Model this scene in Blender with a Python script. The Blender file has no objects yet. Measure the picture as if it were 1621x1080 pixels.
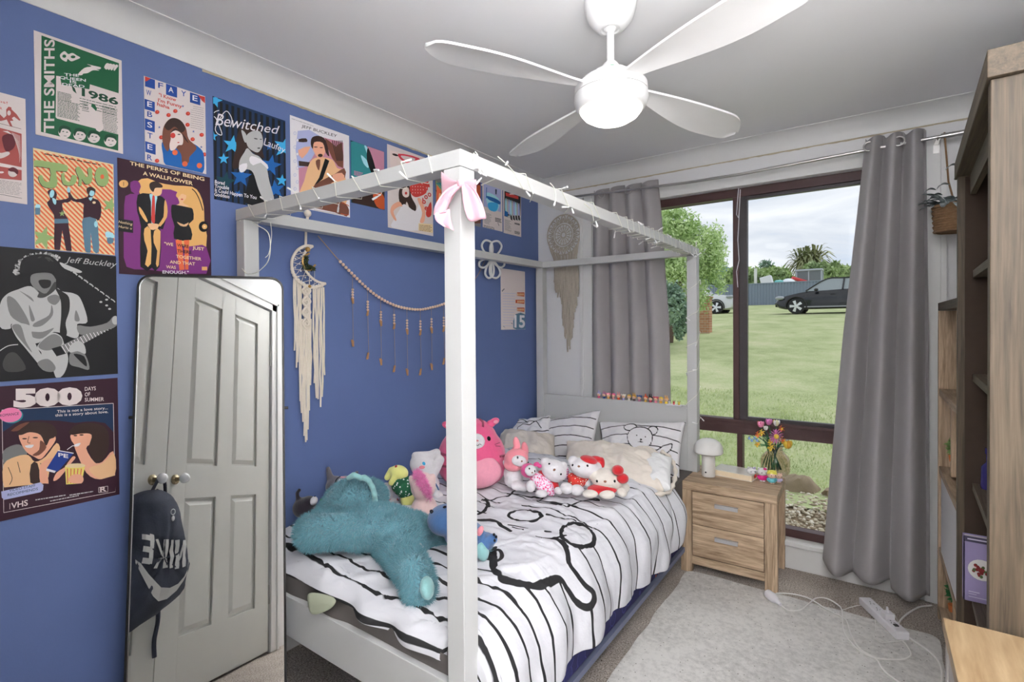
import bpy, bmesh, math, random
import numpy as np
from mathutils import Vector, Matrix, Euler, Quaternion
from mathutils.bvhtree import BVHTree
random.seed(7); rng = np.random.default_rng(7)
PI = math.pi
SC = bpy.context.scene
COL = SC.collection

# ---------------------------------------------------------------- camera calibration
IW, IH = 1621, 1080
FPX, YAW, PITCH, ROLL, SX, SY = 809.99, -.625697577, -.01121508, -.00769829, -14.225, -16.976
CAM = Vector((2.0, -3.22, 1.364))
def _basis():
    f = Vector((math.sin(YAW)*math.cos(PITCH), math.cos(YAW)*math.cos(PITCH), math.sin(PITCH)))
    r = Vector((math.cos(YAW), -math.sin(YAW), 0)); u = r.cross(f)
    c, s = math.cos(ROLL), math.sin(ROLL)
    return c*r+s*u, -s*r+c*u, f
CR, CU, CF = _basis()
def ray(px, py):
    return CF + CR*((px-IW/2-SX)/FPX) - CU*((py-IH/2-SY)/FPX)
def onX(px, py, v): d = ray(px, py); return CAM + d*((v-CAM.x)/d.x)
def onY(px, py, v): d = ray(px, py); return CAM + d*((v-CAM.y)/d.y)
def onZ(px, py, v): d = ray(px, py); return CAM + d*((v-CAM.z)/d.z)
def atD(px, py, D): return CAM + ray(px, py)*D        # D = distance along the view axis
def depth(P): return (Vector(P)-CAM).dot(CF)

# ---------------------------------------------------------------- colours and materials
def lin(c):
    c = c/255.0
    return c/12.92 if c <= .04045 else ((c+.055)/1.055)**2.4
def S(r, g, b, k=1.0): return (min(.92, lin(r)*k), min(.92, lin(g)*k), min(.92, lin(b)*k), 1)
def P(r, g, b, k=1.75): return S(r, g, b, k)
MATS = {}
def newmat(name):
    m = bpy.data.materials.new(name); m.use_nodes = True
    nt = m.node_tree; b = nt.nodes['Principled BSDF']
    return m, nt, b
def mat(name, col, rough=.6, metal=0, noise=0.0, nscale=30, bump=0, bscale=200, spec=.4, sheen=0, emit=None, estr=0, trans=0, alpha=1, coat=0):
    if name in MATS: return MATS[name]
    m, nt, b = newmat(name)
    b.inputs['Base Color'].default_value = col
    b.inputs['Roughness'].default_value = rough
    b.inputs['Metallic'].default_value = metal
    b.inputs['Specular IOR Level'].default_value = spec
    if sheen: b.inputs['Sheen Weight'].default_value = sheen
    if coat: b.inputs['Coat Weight'].default_value = coat
    if trans: b.inputs['Transmission Weight'].default_value = trans
    if emit:
        b.inputs['Emission Color'].default_value = emit; b.inputs['Emission Strength'].default_value = estr
    tc = nt.nodes.new('ShaderNodeTexCoord')
    if noise or True:
        n = nt.nodes.new('ShaderNodeTexNoise'); n.inputs['Scale'].default_value = nscale; n.inputs['Detail'].default_value = 4
        nt.links.new(tc.outputs['Object'], n.inputs['Vector'])
        mx = nt.nodes.new('ShaderNodeMix'); mx.data_type = 'RGBA'
        a = max(noise, .015)
        mx.inputs['A'].default_value = (col[0]*(1-a), col[1]*(1-a), col[2]*(1-a), 1)
        mx.inputs['B'].default_value = (min(1, col[0]*(1+a)), min(1, col[1]*(1+a)), min(1, col[2]*(1+a)), 1)
        nt.links.new(n.outputs['Fac'], mx.inputs['Factor']); nt.links.new(mx.outputs['Result'], b.inputs['Base Color'])
    if bump:
        n2 = nt.nodes.new('ShaderNodeTexNoise'); n2.inputs['Scale'].default_value = bscale; n2.inputs['Detail'].default_value = 3
        nt.links.new(tc.outputs['Object'], n2.inputs['Vector'])
        bp = nt.nodes.new('ShaderNodeBump'); bp.inputs['Strength'].default_value = bump; bp.inputs['Distance'].default_value = .004
        nt.links.new(n2.outputs['Fac'], bp.inputs['Height']); nt.links.new(bp.outputs['Normal'], b.inputs['Normal'])
    MATS[name] = m
    return m
def wood(name, c1, c2, grain=(1, 1, 12), scale=9, rough=.55, spec=.35):
    """streaky procedural wood; grain = stretch of the coordinates (small number = along the grain)"""
    if name in MATS: return MATS[name]
    m, nt, b = newmat(name)
    tc = nt.nodes.new('ShaderNodeTexCoord'); mp = nt.nodes.new('ShaderNodeMapping')
    mp.inputs['Scale'].default_value = grain
    nt.links.new(tc.outputs['Object'], mp.inputs['Vector'])
    n = nt.nodes.new('ShaderNodeTexNoise'); n.inputs['Scale'].default_value = scale; n.inputs['Detail'].default_value = 6; n.inputs['Roughness'].default_value = .65
    n.inputs['Distortion'].default_value = .6
    nt.links.new(mp.outputs['Vector'], n.inputs['Vector'])
    n3 = nt.nodes.new('ShaderNodeTexNoise'); n3.inputs['Scale'].default_value = scale*4; n3.inputs['Detail'].default_value = 2
    nt.links.new(mp.outputs['Vector'], n3.inputs['Vector'])
    ad = nt.nodes.new('ShaderNodeMath'); ad.operation = 'MULTIPLY_ADD'; ad.inputs[1].default_value = .35
    nt.links.new(n3.outputs['Fac'], ad.inputs[0]); nt.links.new(n.outputs['Fac'], ad.inputs[2])
    cr = nt.nodes.new('ShaderNodeValToRGB'); cr.color_ramp.elements[0].position = .48; cr.color_ramp.elements[1].position = .85
    cr.color_ramp.elements[0].color = c2; cr.color_ramp.elements[1].color = c1
    nt.links.new(ad.outputs[0], cr.inputs['Fac']); nt.links.new(cr.outputs['Color'], b.inputs['Base Color'])
    bp = nt.nodes.new('ShaderNodeBump'); bp.inputs['Strength'].default_value = .15; bp.inputs['Distance'].default_value = .002
    nt.links.new(ad.outputs[0], bp.inputs['Height']); nt.links.new(bp.outputs['Normal'], b.inputs['Normal'])
    b.inputs['Roughness'].default_value = rough; b.inputs['Specular IOR Level'].default_value = spec
    MATS[name] = m
    return m
def inkmat(name, base, ink, attr='ink', rough=.8, bump=.25, bscale=90, tint=None):
    """cloth with a printed line pattern: attribute holds the distance to the nearest printed line"""
    m, nt, b = newmat(name)
    at = nt.nodes.new('ShaderNodeAttribute'); at.attribute_name = attr
    mr = nt.nodes.new('ShaderNodeMapRange'); mr.inputs['From Min'].default_value = -.0008; mr.inputs['From Max'].default_value = .0008
    nt.links.new(at.outputs['Fac'], mr.inputs['Value'])
    mx = nt.nodes.new('ShaderNodeMix'); mx.data_type = 'RGBA'
    mx.inputs['A'].default_value = ink; mx.inputs['B'].default_value = base
    nt.links.new(mr.outputs['Result'], mx.inputs['Factor']); nt.links.new(mx.outputs['Result'], b.inputs['Base Color'])
    tc = nt.nodes.new('ShaderNodeTexCoord'); n = nt.nodes.new('ShaderNodeTexNoise'); n.inputs['Scale'].default_value = bscale; n.inputs['Detail'].default_value = 4
    nt.links.new(tc.outputs['Object'], n.inputs['Vector'])
    bp = nt.nodes.new('ShaderNodeBump'); bp.inputs['Strength'].default_value = bump; bp.inputs['Distance'].default_value = .004
    nt.links.new(n.outputs['Fac'], bp.inputs['Height']); nt.links.new(bp.outputs['Normal'], b.inputs['Normal'])
    b.inputs['Roughness'].default_value = rough; b.inputs['Specular IOR Level'].default_value = .15
    return m

# ---------------------------------------------------------------- object helpers
def tag(o, label=None, cat=None, group=None, kind=None):
    if label: o['label'] = label
    if cat: o['category'] = cat
    if group: o['group'] = group
    if kind: o['kind'] = kind
    return o
def empty(name, loc=(0, 0, 0), rz=0, label=None, cat=None, group=None, rot=None):
    o = bpy.data.objects.new(name, None); COL.objects.link(o)
    o.location = loc; o.rotation_euler = rot if rot else (0, 0, rz); o.empty_display_size = .02
    tag(o, label, cat, group); return o
def copy_tree(o, parent=None):
    c = o.copy(); COL.objects.link(c)
    if parent: c.parent = parent
    for ch in list(o.children): copy_tree(ch, c)
    return c
class MB:
    """mesh collector"""
    def __init__(s): s.v = []; s.f = []; s.m = []; s.cur = 0
    def add(s, vs, fs):
        b = len(s.v); s.v.extend([tuple(v) for v in vs]); s.f.extend([tuple(b+i for i in f) for f in fs]); s.m.extend([s.cur]*len(fs)); return s
    def box(s, a, b, M=None):
        x0, y0, z0 = a; x1, y1, z1 = b
        vs = [Vector(p) for p in ((x0,y0,z0),(x1,y0,z0),(x1,y1,z0),(x0,y1,z0),(x0,y0,z1),(x1,y0,z1),(x1,y1,z1),(x0,y1,z1))]
        if M: vs = [M @ v for v in vs]
        return s.add(vs, [(0,3,2,1),(4,5,6,7),(0,1,5,4),(1,2,6,5),(2,3,7,6),(3,0,4,7)])
    def tube(s, pts, r, n=8, cap=True, closed=False):
        pts = [Vector(p) for p in pts]; N = len(pts)
        rs = r if hasattr(r, '__len__') else [r]*N
        t0 = (pts[1]-pts[0]).normalized(); up = Vector((0,0,1)) if abs(t0.z) < .9 else Vector((1,0,0))
        nrm = t0.cross(up).normalized(); vs = []
        for i, p in enumerate(pts):
            if closed: t = (pts[(i+1) % N]-pts[i-1])
            else: t = (pts[min(i+1, N-1)]-pts[max(i-1, 0)])
            if t.length < 1e-9: t = t0
            t = t.normalized(); nrm = (nrm - t*nrm.dot(t))
            if nrm.length < 1e-6: nrm = t.orthogonal()
            nrm.normalize(); bn = t.cross(nrm)
            for k in range(n):
                a = 2*PI*k/n; vs.append(p + (nrm*math.cos(a)+bn*math.sin(a))*rs[i])
        fs = []
        for i in range(N if closed else N-1):
            j = (i+1) % N
            for k in range(n):
                k2 = (k+1) % n; fs.append((i*n+k, i*n+k2, j*n+k2, j*n+k))
        if cap and not closed:
            fs.append(tuple(range(n-1, -1, -1))); fs.append(tuple((N-1)*n+k for k in range(n)))
        return s.add(vs, fs)
    def lathe(s, prof, c=(0,0,0), n=32, M=None):
        vs = []; c = Vector(c)
        for r_, z in prof:
            for k in range(n):
                a = 2*PI*k/n; v = Vector((r_*math.cos(a), r_*math.sin(a), z)); vs.append((M @ v if M else v)+c)
        fs = []
        for i in range(len(prof)-1):
            for k in range(n):
                k2 = (k+1) % n; fs.append((i*n+k, i*n+k2, (i+1)*n+k2, (i+1)*n+k))
        if prof[0][0] > 1e-5: fs.append(tuple(range(n-1, -1, -1)))
        if prof[-1][0] > 1e-5: fs.append(tuple((len(prof)-1)*n+k for k in range(n)))
        return s.add(vs, fs)
    def ell(s, c, r, M=None, nu=16, nv=10):
        c = Vector(c); r = (r,)*3 if not hasattr(r, '__len__') else r; vs = []; fs = []
        for j in range(nv+1):
            ph = PI*j/nv
            for i in range(nu):
                th = 2*PI*i/nu; v = Vector((r[0]*math.sin(ph)*math.cos(th), r[1]*math.sin(ph)*math.sin(th), r[2]*math.cos(ph)))
                vs.append((M @ v if M else v)+c)
        for j in range(nv):
            for i in range(nu):
                i2 = (i+1) % nu; fs.append((j*nu+i, (j+1)*nu+i, (j+1)*nu+i2, j*nu+i2))
        return s.add(vs, fs)
    def prism(s, pts, d):
        """closed 3D polygon swept along vector d"""
        pts = [Vector(p) for p in pts]; d = Vector(d); n = len(pts)
        fs = [tuple(range(n-1, -1, -1)), tuple(range(n, 2*n))]+[(i, (i+1) % n, n+(i+1) % n, n+i) for i in range(n)]
        return s.add(pts+[p+d for p in pts], fs)
    def grid(s, fn, nu, nv):
        vs = [fn(i/nu, j/nv) for j in range(nv+1) for i in range(nu+1)]
        return s.add(vs, [(j*(nu+1)+i, j*(nu+1)+i+1, (j+1)*(nu+1)+i+1, (j+1)*(nu+1)+i) for j in range(nv) for i in range(nu)])
    def build(s, name, mats, parent=None, smooth=False, bevel=0, local=True, fixn=True, seg=2):
        me = bpy.data.meshes.new(name); me.from_pydata(s.v, [], s.f); me.update()
        if not isinstance(mats, (list, tuple)): mats = [mats]
        for m in mats: me.materials.append(m)
        me.polygons.foreach_set('material_index', s.m)
        if fixn:
            bm = bmesh.new(); bm.from_mesh(me); bmesh.ops.remove_doubles(bm, verts=bm.verts, dist=1e-6); bmesh.ops.recalc_face_normals(bm, faces=bm.faces); bm.to_mesh(me); bm.free()
        o = bpy.data.objects.new(name, me); COL.objects.link(o)
        return finish(o, parent, smooth, bevel, local, seg)
def finish(o, parent=None, smooth=False, bevel=0, local=True, seg=2):
    me = o.data
    if smooth:
        me.polygons.foreach_set('use_smooth', [True]*len(me.polygons))
        try: me.set_sharp_from_angle(angle=math.radians(smooth if smooth is not True else 50))
        except Exception: pass
    if parent:
        o.parent = parent
        if not local:
            Mi = world(parent).inverted(); me.transform(Mi)
    if bevel:
        b = o.modifiers.new('bevel', 'BEVEL'); b.width = bevel; b.segments = seg; b.limit_method = 'ANGLE'; b.angle_limit = math.radians(40)
        b.harden_normals = False
    return o
def world(o):
    M = Matrix.LocRotScale(o.location, o.rotation_euler, o.scale)
    return world(o.parent) @ M if o.parent else M
def npmesh(name, V, F, mats, parent=None, smooth=True, mi=None, local=True, attrs=None):
    me = bpy.data.meshes.new(name)
    V = np.asarray(V, dtype=np.float32); F = np.asarray(F, dtype=np.int32)
    me.vertices.add(len(V)); me.vertices.foreach_set('co', V.ravel())
    k = F.shape[1]; me.loops.add(F.size); me.loops.foreach_set('vertex_index', F.ravel())
    me.polygons.add(len(F)); me.polygons.foreach_set('loop_start', np.arange(len(F), dtype=np.int32)*k)
    if mi is not None: me.polygons.foreach_set('material_index', np.asarray(mi, dtype=np.int32))
    me.update(calc_edges=True); me.validate()
    if not isinstance(mats, (list, tuple)): mats = [mats]
    for m in mats: me.materials.append(m)
    if attrs:
        for an, av in attrs.items():
            a = me.attributes.new(an, 'FLOAT', 'POINT'); a.data.foreach_set('value', np.asarray(av, dtype=np.float32))
    if smooth: me.polygons.foreach_set('use_smooth', [True]*len(me.polygons))
    o = bpy.data.objects.new(name, me); COL.objects.link(o)
    if parent:
        o.parent = parent
        if not local: me.transform(world(parent).inverted())
    return o
def gridfaces(nu, nv):
    i, j = np.meshgrid(np.arange(nu), np.arange(nv)); a = (j*(nu+1)+i).ravel()
    return np.stack([a, a+1, a+nu+2, a+nu+1], 1)
def vnoise(x, y, z=0, seed=0):
    """smooth value noise, numpy"""
    x, y, z = np.broadcast_arrays(np.asarray(x, float), np.asarray(y, float), np.asarray(z, float))
    xi, yi, zi = np.floor(x).astype(np.int64), np.floor(y).astype(np.int64), np.floor(z).astype(np.int64)
    fx, fy, fz = x-xi, y-yi, z-zi
    fx, fy, fz = [t*t*t*(t*(t*6-15)+10) for t in (fx, fy, fz)]
    def h(a, b, c):
        n = (a*374761393 + b*668265263 + c*2147483647 + seed*144665) & 0x7fffffff
        n = ((n ^ (n >> 13))*1274126177) & 0x7fffffff
        return ((n ^ (n >> 16)) & 0xffff)/32767.5-1
    o = 0
    for dx in (0, 1):
        for dy in (0, 1):
            for dz in (0, 1):
                w = (fx if dx else 1-fx)*(fy if dy else 1-fy)*(fz if dz else 1-fz)
                o = o + w*h(xi+dx, yi+dy, zi+dz)
    return o
def fbm(x, y, z=0, o=3, seed=0):
    return sum(vnoise(x*2**k, y*2**k, z*2**k, seed+k)/2**k for k in range(o))
def smoothpts(pts, closed=True, n=6):
    P_ = [Vector(p) for p in pts]; N = len(P_); out = []
    for i in range(N if closed else N-1):
        g = lambda k: P_[k % N] if closed else P_[max(0, min(N-1, k))]
        a, b, c, d = g(i-1), g(i), g(i+1), g(i+2)
        for t in range(n):
            t /= n; out.append(.5*((2*b)+(c-a)*t+(2*a-5*b+4*c-d)*t*t+(3*b-a-3*c+d)*t**3))
    if not closed: out.append(P_[-1])
    return out
_tc = {}
def textmesh(s, shear=0, off=0):
    """verts (x,y) and faces of the lettering, baseline at y=0"""
    key = (s, shear, off)
    if key in _tc: return _tc[key]
    c = bpy.data.curves.new('t', 'FONT'); c.body = s; c.shear = shear; c.offset = off; c.resolution_u = 3
    o = bpy.data.objects.new('t', c); COL.objects.link(o)
    dg = bpy.context.evaluated_depsgraph_get(); me = bpy.data.meshes.new_from_object(o.evaluated_get(dg))
    vs = [(v.co.x, v.co.y) for v in me.vertices]; fs = [tuple(p.vertices) for p in me.polygons]
    bpy.data.objects.remove(o); bpy.data.curves.remove(c); bpy.data.meshes.remove(me)
    _tc[key] = (vs, fs); return _tc[key]
class Canvas(MB):
    """flat print on a real sheet: polygons and lettering given as points on a plane"""
    def __init__(s, fn, N, mats, step=.00003):
        super().__init__(); s.fn = fn; s.N = Vector(N); s.k = 1; s.mats = []; s.step = step; s.hold = False; s.clip = None
        s.names = {}
        for n_, c in mats.items(): s.names[n_] = len(s.mats); s.mats.append(mat('ink_'+n_, c, .55, spec=.3))
    def _off(s):
        if not s.hold: s.k += 1
        return s.N*(s.step*s.k)
    def put(s, pts, d):
        pts = [s.fn(p.x, p.y)+d for p in pts]
        if s.clip:
            y0, y1, z0, z1 = s.clip
            for ax, lim, sg in ((1, y0, 1), (1, y1, -1), (2, z0, 1), (2, z1, -1)):
                o = []
                for i in range(len(pts)):
                    p, q = pts[i], pts[(i+1) % len(pts)]; a, b = (p[ax]-lim)*sg, (q[ax]-lim)*sg
                    if a >= 0: o.append(p)
                    if (a >= 0) != (b >= 0): o.append(p.lerp(q, a/(a-b)))
                pts = o
                if len(pts) < 3: return
        s.add(pts, [tuple(range(len(pts)))])
    def poly(s, c, pts, sm=0):
        s.cur = s.names[c]; d = s._off()
        pts = [Vector((p[0], p[1], 0)) for p in pts]
        if sm: pts = smoothpts(pts, True, sm)
        s.put(pts, d); return s
    def rect(s, c, x0, y0, x1, y1): return s.poly(c, [(x0, y0), (x1, y0), (x1, y1), (x0, y1)])
    def ell(s, c, x, y, rx, ry, n=20, a=0):
        ca, sa = math.cos(a), math.sin(a)
        return s.poly(c, [(x+rx*math.cos(2*PI*k/n)*ca-ry*math.sin(2*PI*k/n)*sa, y+rx*math.cos(2*PI*k/n)*sa+ry*math.sin(2*PI*k/n)*ca) for k in range(n)])
    def line(s, c, pts, w, sm=0):
        s.cur = s.names[c]; d = s._off(); pts = [Vector((p[0], p[1], 0)) for p in pts]
        if sm: pts = smoothpts(pts, False, sm)
        vs = []; n = len(pts)
        for i, p in enumerate(pts):
            t = (pts[min(i+1, n-1)]-pts[max(i-1, 0)]).normalized(); nn = Vector((-t.y, t.x, 0))*(w/2)
            vs += [s.fn((p+nn).x, (p+nn).y)+d, s.fn((p-nn).x, (p-nn).y)+d]
        fs = [(2*i, 2*i+2, 2*i+3, 2*i+1) for i in range(n-1)]
        if s.clip: y0, y1, z0, z1 = s.clip; fs = [f for f in fs if all(y0 <= vs[k].y <= y1 and z0 <= vs[k].z <= z1 for k in f)]
        s.add(vs, fs); return s
    def star(s, c, x, y, r, a=0, sx=1, k=.42):
        return s.poly(c, [(x+sx*r*(1 if i % 2 == 0 else k)*math.sin(a+i*PI/5), y-r*(1 if i % 2 == 0 else k)*math.cos(a+i*PI/5)) for i in range(10)])
    def text(s, c, txt, a, b, h, shear=0, off=0, hb=None, center=False):
        """lettering with its baseline running from point a to point b, cap height h (picture units, upward = -y)"""
        s.cur = s.names[c]; d = s._off(); vs, fs = textmesh(txt, shear, off)
        if not vs: return s
        x0 = min(v[0] for v in vs); x1 = max(v[0] for v in vs)
        hb = h if hb is None else hb
        ax, ay = a; bx, by = b; L = math.hypot(bx-ax, by-ay) or 1; ux, uy = (bx-ax)/L, (by-ay)/L
        # "up" in the picture: perpendicular for steep baselines, vertical else
        upx, upy = (uy, -ux) if abs(uy) > abs(ux) else (0, -1)
        out = []
        for x, y in vs:
            t = (x-x0)/(x1-x0+1e-9); yy = y/.7*(h+(hb-h)*t)
            out.append(s.fn(ax+(bx-ax)*t+upx*yy, ay+(by-ay)*t+upy*yy)+d)
        s.add(out, fs); return s
_bvh = {}
def bvh(o):
    if o.name not in _bvh:
        M = world(o); _bvh[o.name] = BVHTree.FromPolygons([M @ v.co for v in o.data.vertices], [tuple(p.vertices) for p in o.data.polygons])
    return _bvh[o.name]
def hit(o, px, py):
    d = ray(px, py).normalized(); h = bvh(o).ray_cast(CAM, d)
    return (h[0], h[1]) if h[0] else (None, None)
def remesh(mb, name, material, parent, voxel=.006, smooth=6, lumps=0, dec=None):
    me = bpy.data.meshes.new('tmp'); me.from_pydata(mb.v, [], mb.f); me.update()
    bm = bmesh.new(); bm.from_mesh(me); bmesh.ops.remove_doubles(bm, verts=bm.verts, dist=1e-5); bmesh.ops.recalc_face_normals(bm, faces=bm.faces); bm.to_mesh(me); bm.free()
    o = bpy.data.objects.new('tmp', me); COL.objects.link(o)
    r = o.modifiers.new('r', 'REMESH'); r.mode = 'VOXEL'; r.voxel_size = voxel
    sm = o.modifiers.new('s', 'SMOOTH'); sm.iterations = smooth; sm.factor = .6
    dg = bpy.context.evaluated_depsgraph_get(); m2 = bpy.data.meshes.new_from_object(o.evaluated_get(dg))
    bpy.data.objects.remove(o); bpy.data.meshes.remove(me)
    m2.name = name; m2.materials.clear(); m2.materials.append(material)
    o2 = bpy.data.objects.new(name, m2); COL.objects.link(o2)
    m2.polygons.foreach_set('use_smooth', [True]*len(m2.polygons))
    if parent: o2.parent = parent; m2.transform(world(parent).inverted())
    return o2
CM = Matrix((CR, CF, CU)).transposed()           # columns: right, away, up as seen from the doorway
def viewell(mb, px, py, D, rx, ry, rd, a=0, nu=20, nv=12):
    """ellipsoid seen at (px,py), view distance D, half sizes rx, ry in pixels, rd in metres; a = lean in degrees"""
    k = D/FPX; M = CM @ Matrix.Rotation(math.radians(-a), 3, 'Y')
    mb.ell(atD(px, py, D), (rx*k, rd, ry*k), M, nu, nv)
def viewcap(mb, a, b, ra, rb, n=8):
    """tapering rounded limb from a=(px,py,D) to b, radii in metres"""
    A = atD(*a); B = atD(*b)
    for i in range(n+1):
        t = i/n; mb.ell(A.lerp(B, t), ra+(rb-ra)*t, None, 14, 8)
def furmesh(o, n, L, w, material, name='fur', seed=1, droop=.3, jit=.5):
    """short tufts growing from the surface of o"""
    me = o.data; me.calc_loop_triangles(); r = np.random.default_rng(seed)
    co = np.empty(len(me.vertices)*3); me.vertices.foreach_get('co', co); co = co.reshape(-1, 3)
    nr = np.empty(len(me.vertices)*3); me.vertices.foreach_get('normal', nr); nr = nr.reshape(-1, 3)
    tr = np.empty(len(me.loop_triangles)*3, dtype=np.int32); me.loop_triangles.foreach_get('vertices', tr); tr = tr.reshape(-1, 3)
    A, B, C_ = co[tr[:, 0]], co[tr[:, 1]], co[tr[:, 2]]; ar = np.linalg.norm(np.cross(B-A, C_-A), axis=1)
    idx = r.choice(len(tr), n, p=ar/ar.sum()); u = r.random(n); v = r.random(n); sw = u+v > 1; u[sw] = 1-u[sw]; v[sw] = 1-v[sw]
    Pp = A[idx]+(B-A)[idx]*u[:, None]+(C_-A)[idx]*v[:, None]
    N = nr[tr[idx, 0]]; flow = np.stack([vnoise(Pp[:, 0]*14, Pp[:, 1]*14, Pp[:, 2]*14, s) for s in (3, 4, 5)], 1)
    d = N+flow*.9+r.normal(0, jit*.5, (n, 3)); d[:, 2] -= droop; d /= np.linalg.norm(d, axis=1)[:, None]
    sd = np.cross(d, r.normal(0, 1, (n, 3))); sd /= np.linalg.norm(sd, axis=1)[:, None]
    l = L*(.6+.6*r.random(n))[:, None]
    V = np.stack([Pp-sd*w/2-N*.001, Pp+sd*w/2-N*.001, Pp+d*l], 1).reshape(-1, 3)
    f = np.arange(3*n).reshape(-1, 3)
    return npmesh(name, V, f, material, o.parent if o.parent else o, smooth=False)
# ================================================================= ROOM SHELL
H = 2.4; XR = 2.60; YF = -3.2; YA = -4.5
M_white = mat('white_paint', (.84, .84, .85, 1), .55, noise=.02, nscale=3)
M_ceil = mat('ceiling_paint', (.91, .91, .92, 1), .8, noise=.015, nscale=2, bump=.05)
M_blue = mat('blue_paint', P(86, 103, 147, 1.36), .6, noise=.06, nscale=4, bump=.08, bscale=120)
M_trim = mat('trim_gloss', (.82, .82, .81, 1), .35, noise=.015)
M_dirty = mat('old_plaster_edge', P(165, 155, 135, 1.5), .9, noise=.25, nscale=60)
M_brown = mat('brown_window_frame', P(66, 44, 44, 1.3), .45, noise=.1, nscale=20)
M_sash = mat('dark_sliding_sash', P(60, 56, 58, 1.3), .4, noise=.1)
M_grey_metal = mat('brushed_steel', (.55, .54, .53, 1), .3, metal=1)
M_black = mat('black_satin', (.012, .012, .013, 1), .35)

def carpet_mat(name, c1, c2, scale, bump, mixk=.6, rp=(.6, .98)):
    m, nt, b = newmat(name)
    tc = nt.nodes.new('ShaderNodeTexCoord')
    n1 = nt.nodes.new('ShaderNodeTexNoise'); n1.inputs['Scale'].default_value = scale; n1.inputs['Detail'].default_value = 5; n1.inputs['Roughness'].default_value = .8
    n2 = nt.nodes.new('ShaderNodeTexNoise'); n2.inputs['Scale'].default_value = 2.5; n2.inputs['Detail'].default_value = 6; n2.inputs['Roughness'].default_value = .7
    v = nt.nodes.new('ShaderNodeTexVoronoi'); v.inputs['Scale'].default_value = 38
    for n in (n1, n2, v): nt.links.new(tc.outputs['Object'], n.inputs['Vector'])
    a = nt.nodes.new('ShaderNodeMath'); a.operation = 'MULTIPLY_ADD'; a.inputs[1].default_value = mixk
    nt.links.new(n2.outputs['Fac'], a.inputs[0]); nt.links.new(n1.outputs['Fac'], a.inputs[2])
    cr = nt.nodes.new('ShaderNodeValToRGB'); cr.color_ramp.elements[0].position = rp[0]; cr.color_ramp.elements[1].position = rp[1]
    cr.color_ramp.elements[0].color = c2; cr.color_ramp.elements[1].color = c1
    nt.links.new(a.outputs[0], cr.inputs['Fac'])
    lt = nt.nodes.new('ShaderNodeMath'); lt.operation = 'LESS_THAN'; lt.inputs[1].default_value = .09
    nt.links.new(v.outputs['Distance'], lt.inputs[0])
    mx = nt.nodes.new('ShaderNodeMix'); mx.data_type = 'RGBA'; mx.inputs['B'].default_value = (c2[0]*.35, c2[1]*.33, c2[2]*.3, 1)
    nt.links.new(lt.outputs[0], mx.inputs['Factor']); nt.links.new(cr.outputs['Color'], mx.inputs['A']); nt.links.new(mx.outputs['Result'], b.inputs['Base Color'])
    bp = nt.nodes.new('ShaderNodeBump'); bp.inputs['Strength'].default_value = bump; bp.inputs['Distance'].default_value = .006
    nt.links.new(n1.outputs['Fac'], bp.inputs['Height']); nt.links.new(bp.outputs['Normal'], b.inputs['Normal'])
    b.inputs['Roughness'].default_value = .95; b.inputs['Specular IOR Level'].default_value = .1
    return m
M_carpet = carpet_mat('carpet_beige_grey', P(190, 182, 174, 1.75), P(104, 94, 86, 1.6), 150, 1.0, .25, (.50, .80))
M_rug = carpet_mat('rug_pale_grey', P(186, 184, 181, 1.6), P(150, 148, 145, 1.6), 40, .2, .8, (.60, 1.05))

def struct(mb, name, m, **k):
    o = mb.build(name, m, **k); o['kind'] = 'structure'; return o
struct(MB().box((-.12, YA-.1, -.1), (XR+.1, .0, 0)), 'floor', M_carpet)
struct(MB().box((-.12, YA-.1, H), (XR+.1, .12, H+.1)), 'ceiling', M_ceil)
struct(MB().box((-.12, YF-.12, 0), (0, .12, H)), 'wall_left', M_blue)
struct(MB().box((XR, YA-.1, 0), (XR+.1, .12, H)), 'wall_right', M_white)
wb = MB()                                               # window wall with its opening
WX0, WX1, WZ0, WZ1 = .44, 2.205, .155, 2.155
wb.box((0, 0, 0), (WX0, .12, H)); wb.box((WX1, 0, 0), (XR, .12, H)); wb.box((WX0, 0, WZ1), (WX1, .12, H)); wb.box((WX0, 0, 0), (WX1, .12, .13))
struct(wb, 'wall_back', M_white)
wf = MB(); wf.box((-.12, YF-.12, 0), (.07, YF, H)); wf.box((.07, YF-.12, 2.06), (1.65, YF, H)); wf.box((1.65, YF-.12, 0), (1.80, YF, H))
wf.box((1.60, YA, 0), (1.72, YF-.12, H)); wf.box((-.12, YF-.7, 0), (1.60, YF-.6, H)); wf.box((1.72, YA-.1, 0), (XR, YA, H))
struct(wf, 'wall_front', M_white)
# cove cornices: quarter-hollow profile swept along the wall
def cove(a, b, inward, name):
    a = Vector(a); b = Vector(b); n = Vector(inward); c = .087; mb = MB()
    prof = [(0, 0), (.004, 0)] + [(c-(c-.004)*math.cos(t*PI/2/8), c*.96*math.sin(t*PI/2/8)) for t in range(9)] + [(c+.008, c*.96), (c+.008, c), (0, c)]
    z0 = H-c
    pa = [a+n*p[0]+Vector((0, 0, z0+p[1])) for p in prof]
    mb.prism(pa, b-a); o = struct(mb, name, M_trim, smooth=30); return o
cove((0, YF, 0), (0, 0, 0), (1, 0, 0), 'trim_1')
cove((0, 0, 0), (XR, 0, 0), (0, -1, 0), 'trim_2')
cove((0, YF, 0), (1.72, YF, 0), (0, 1, 0), 'trim_3')
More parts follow.
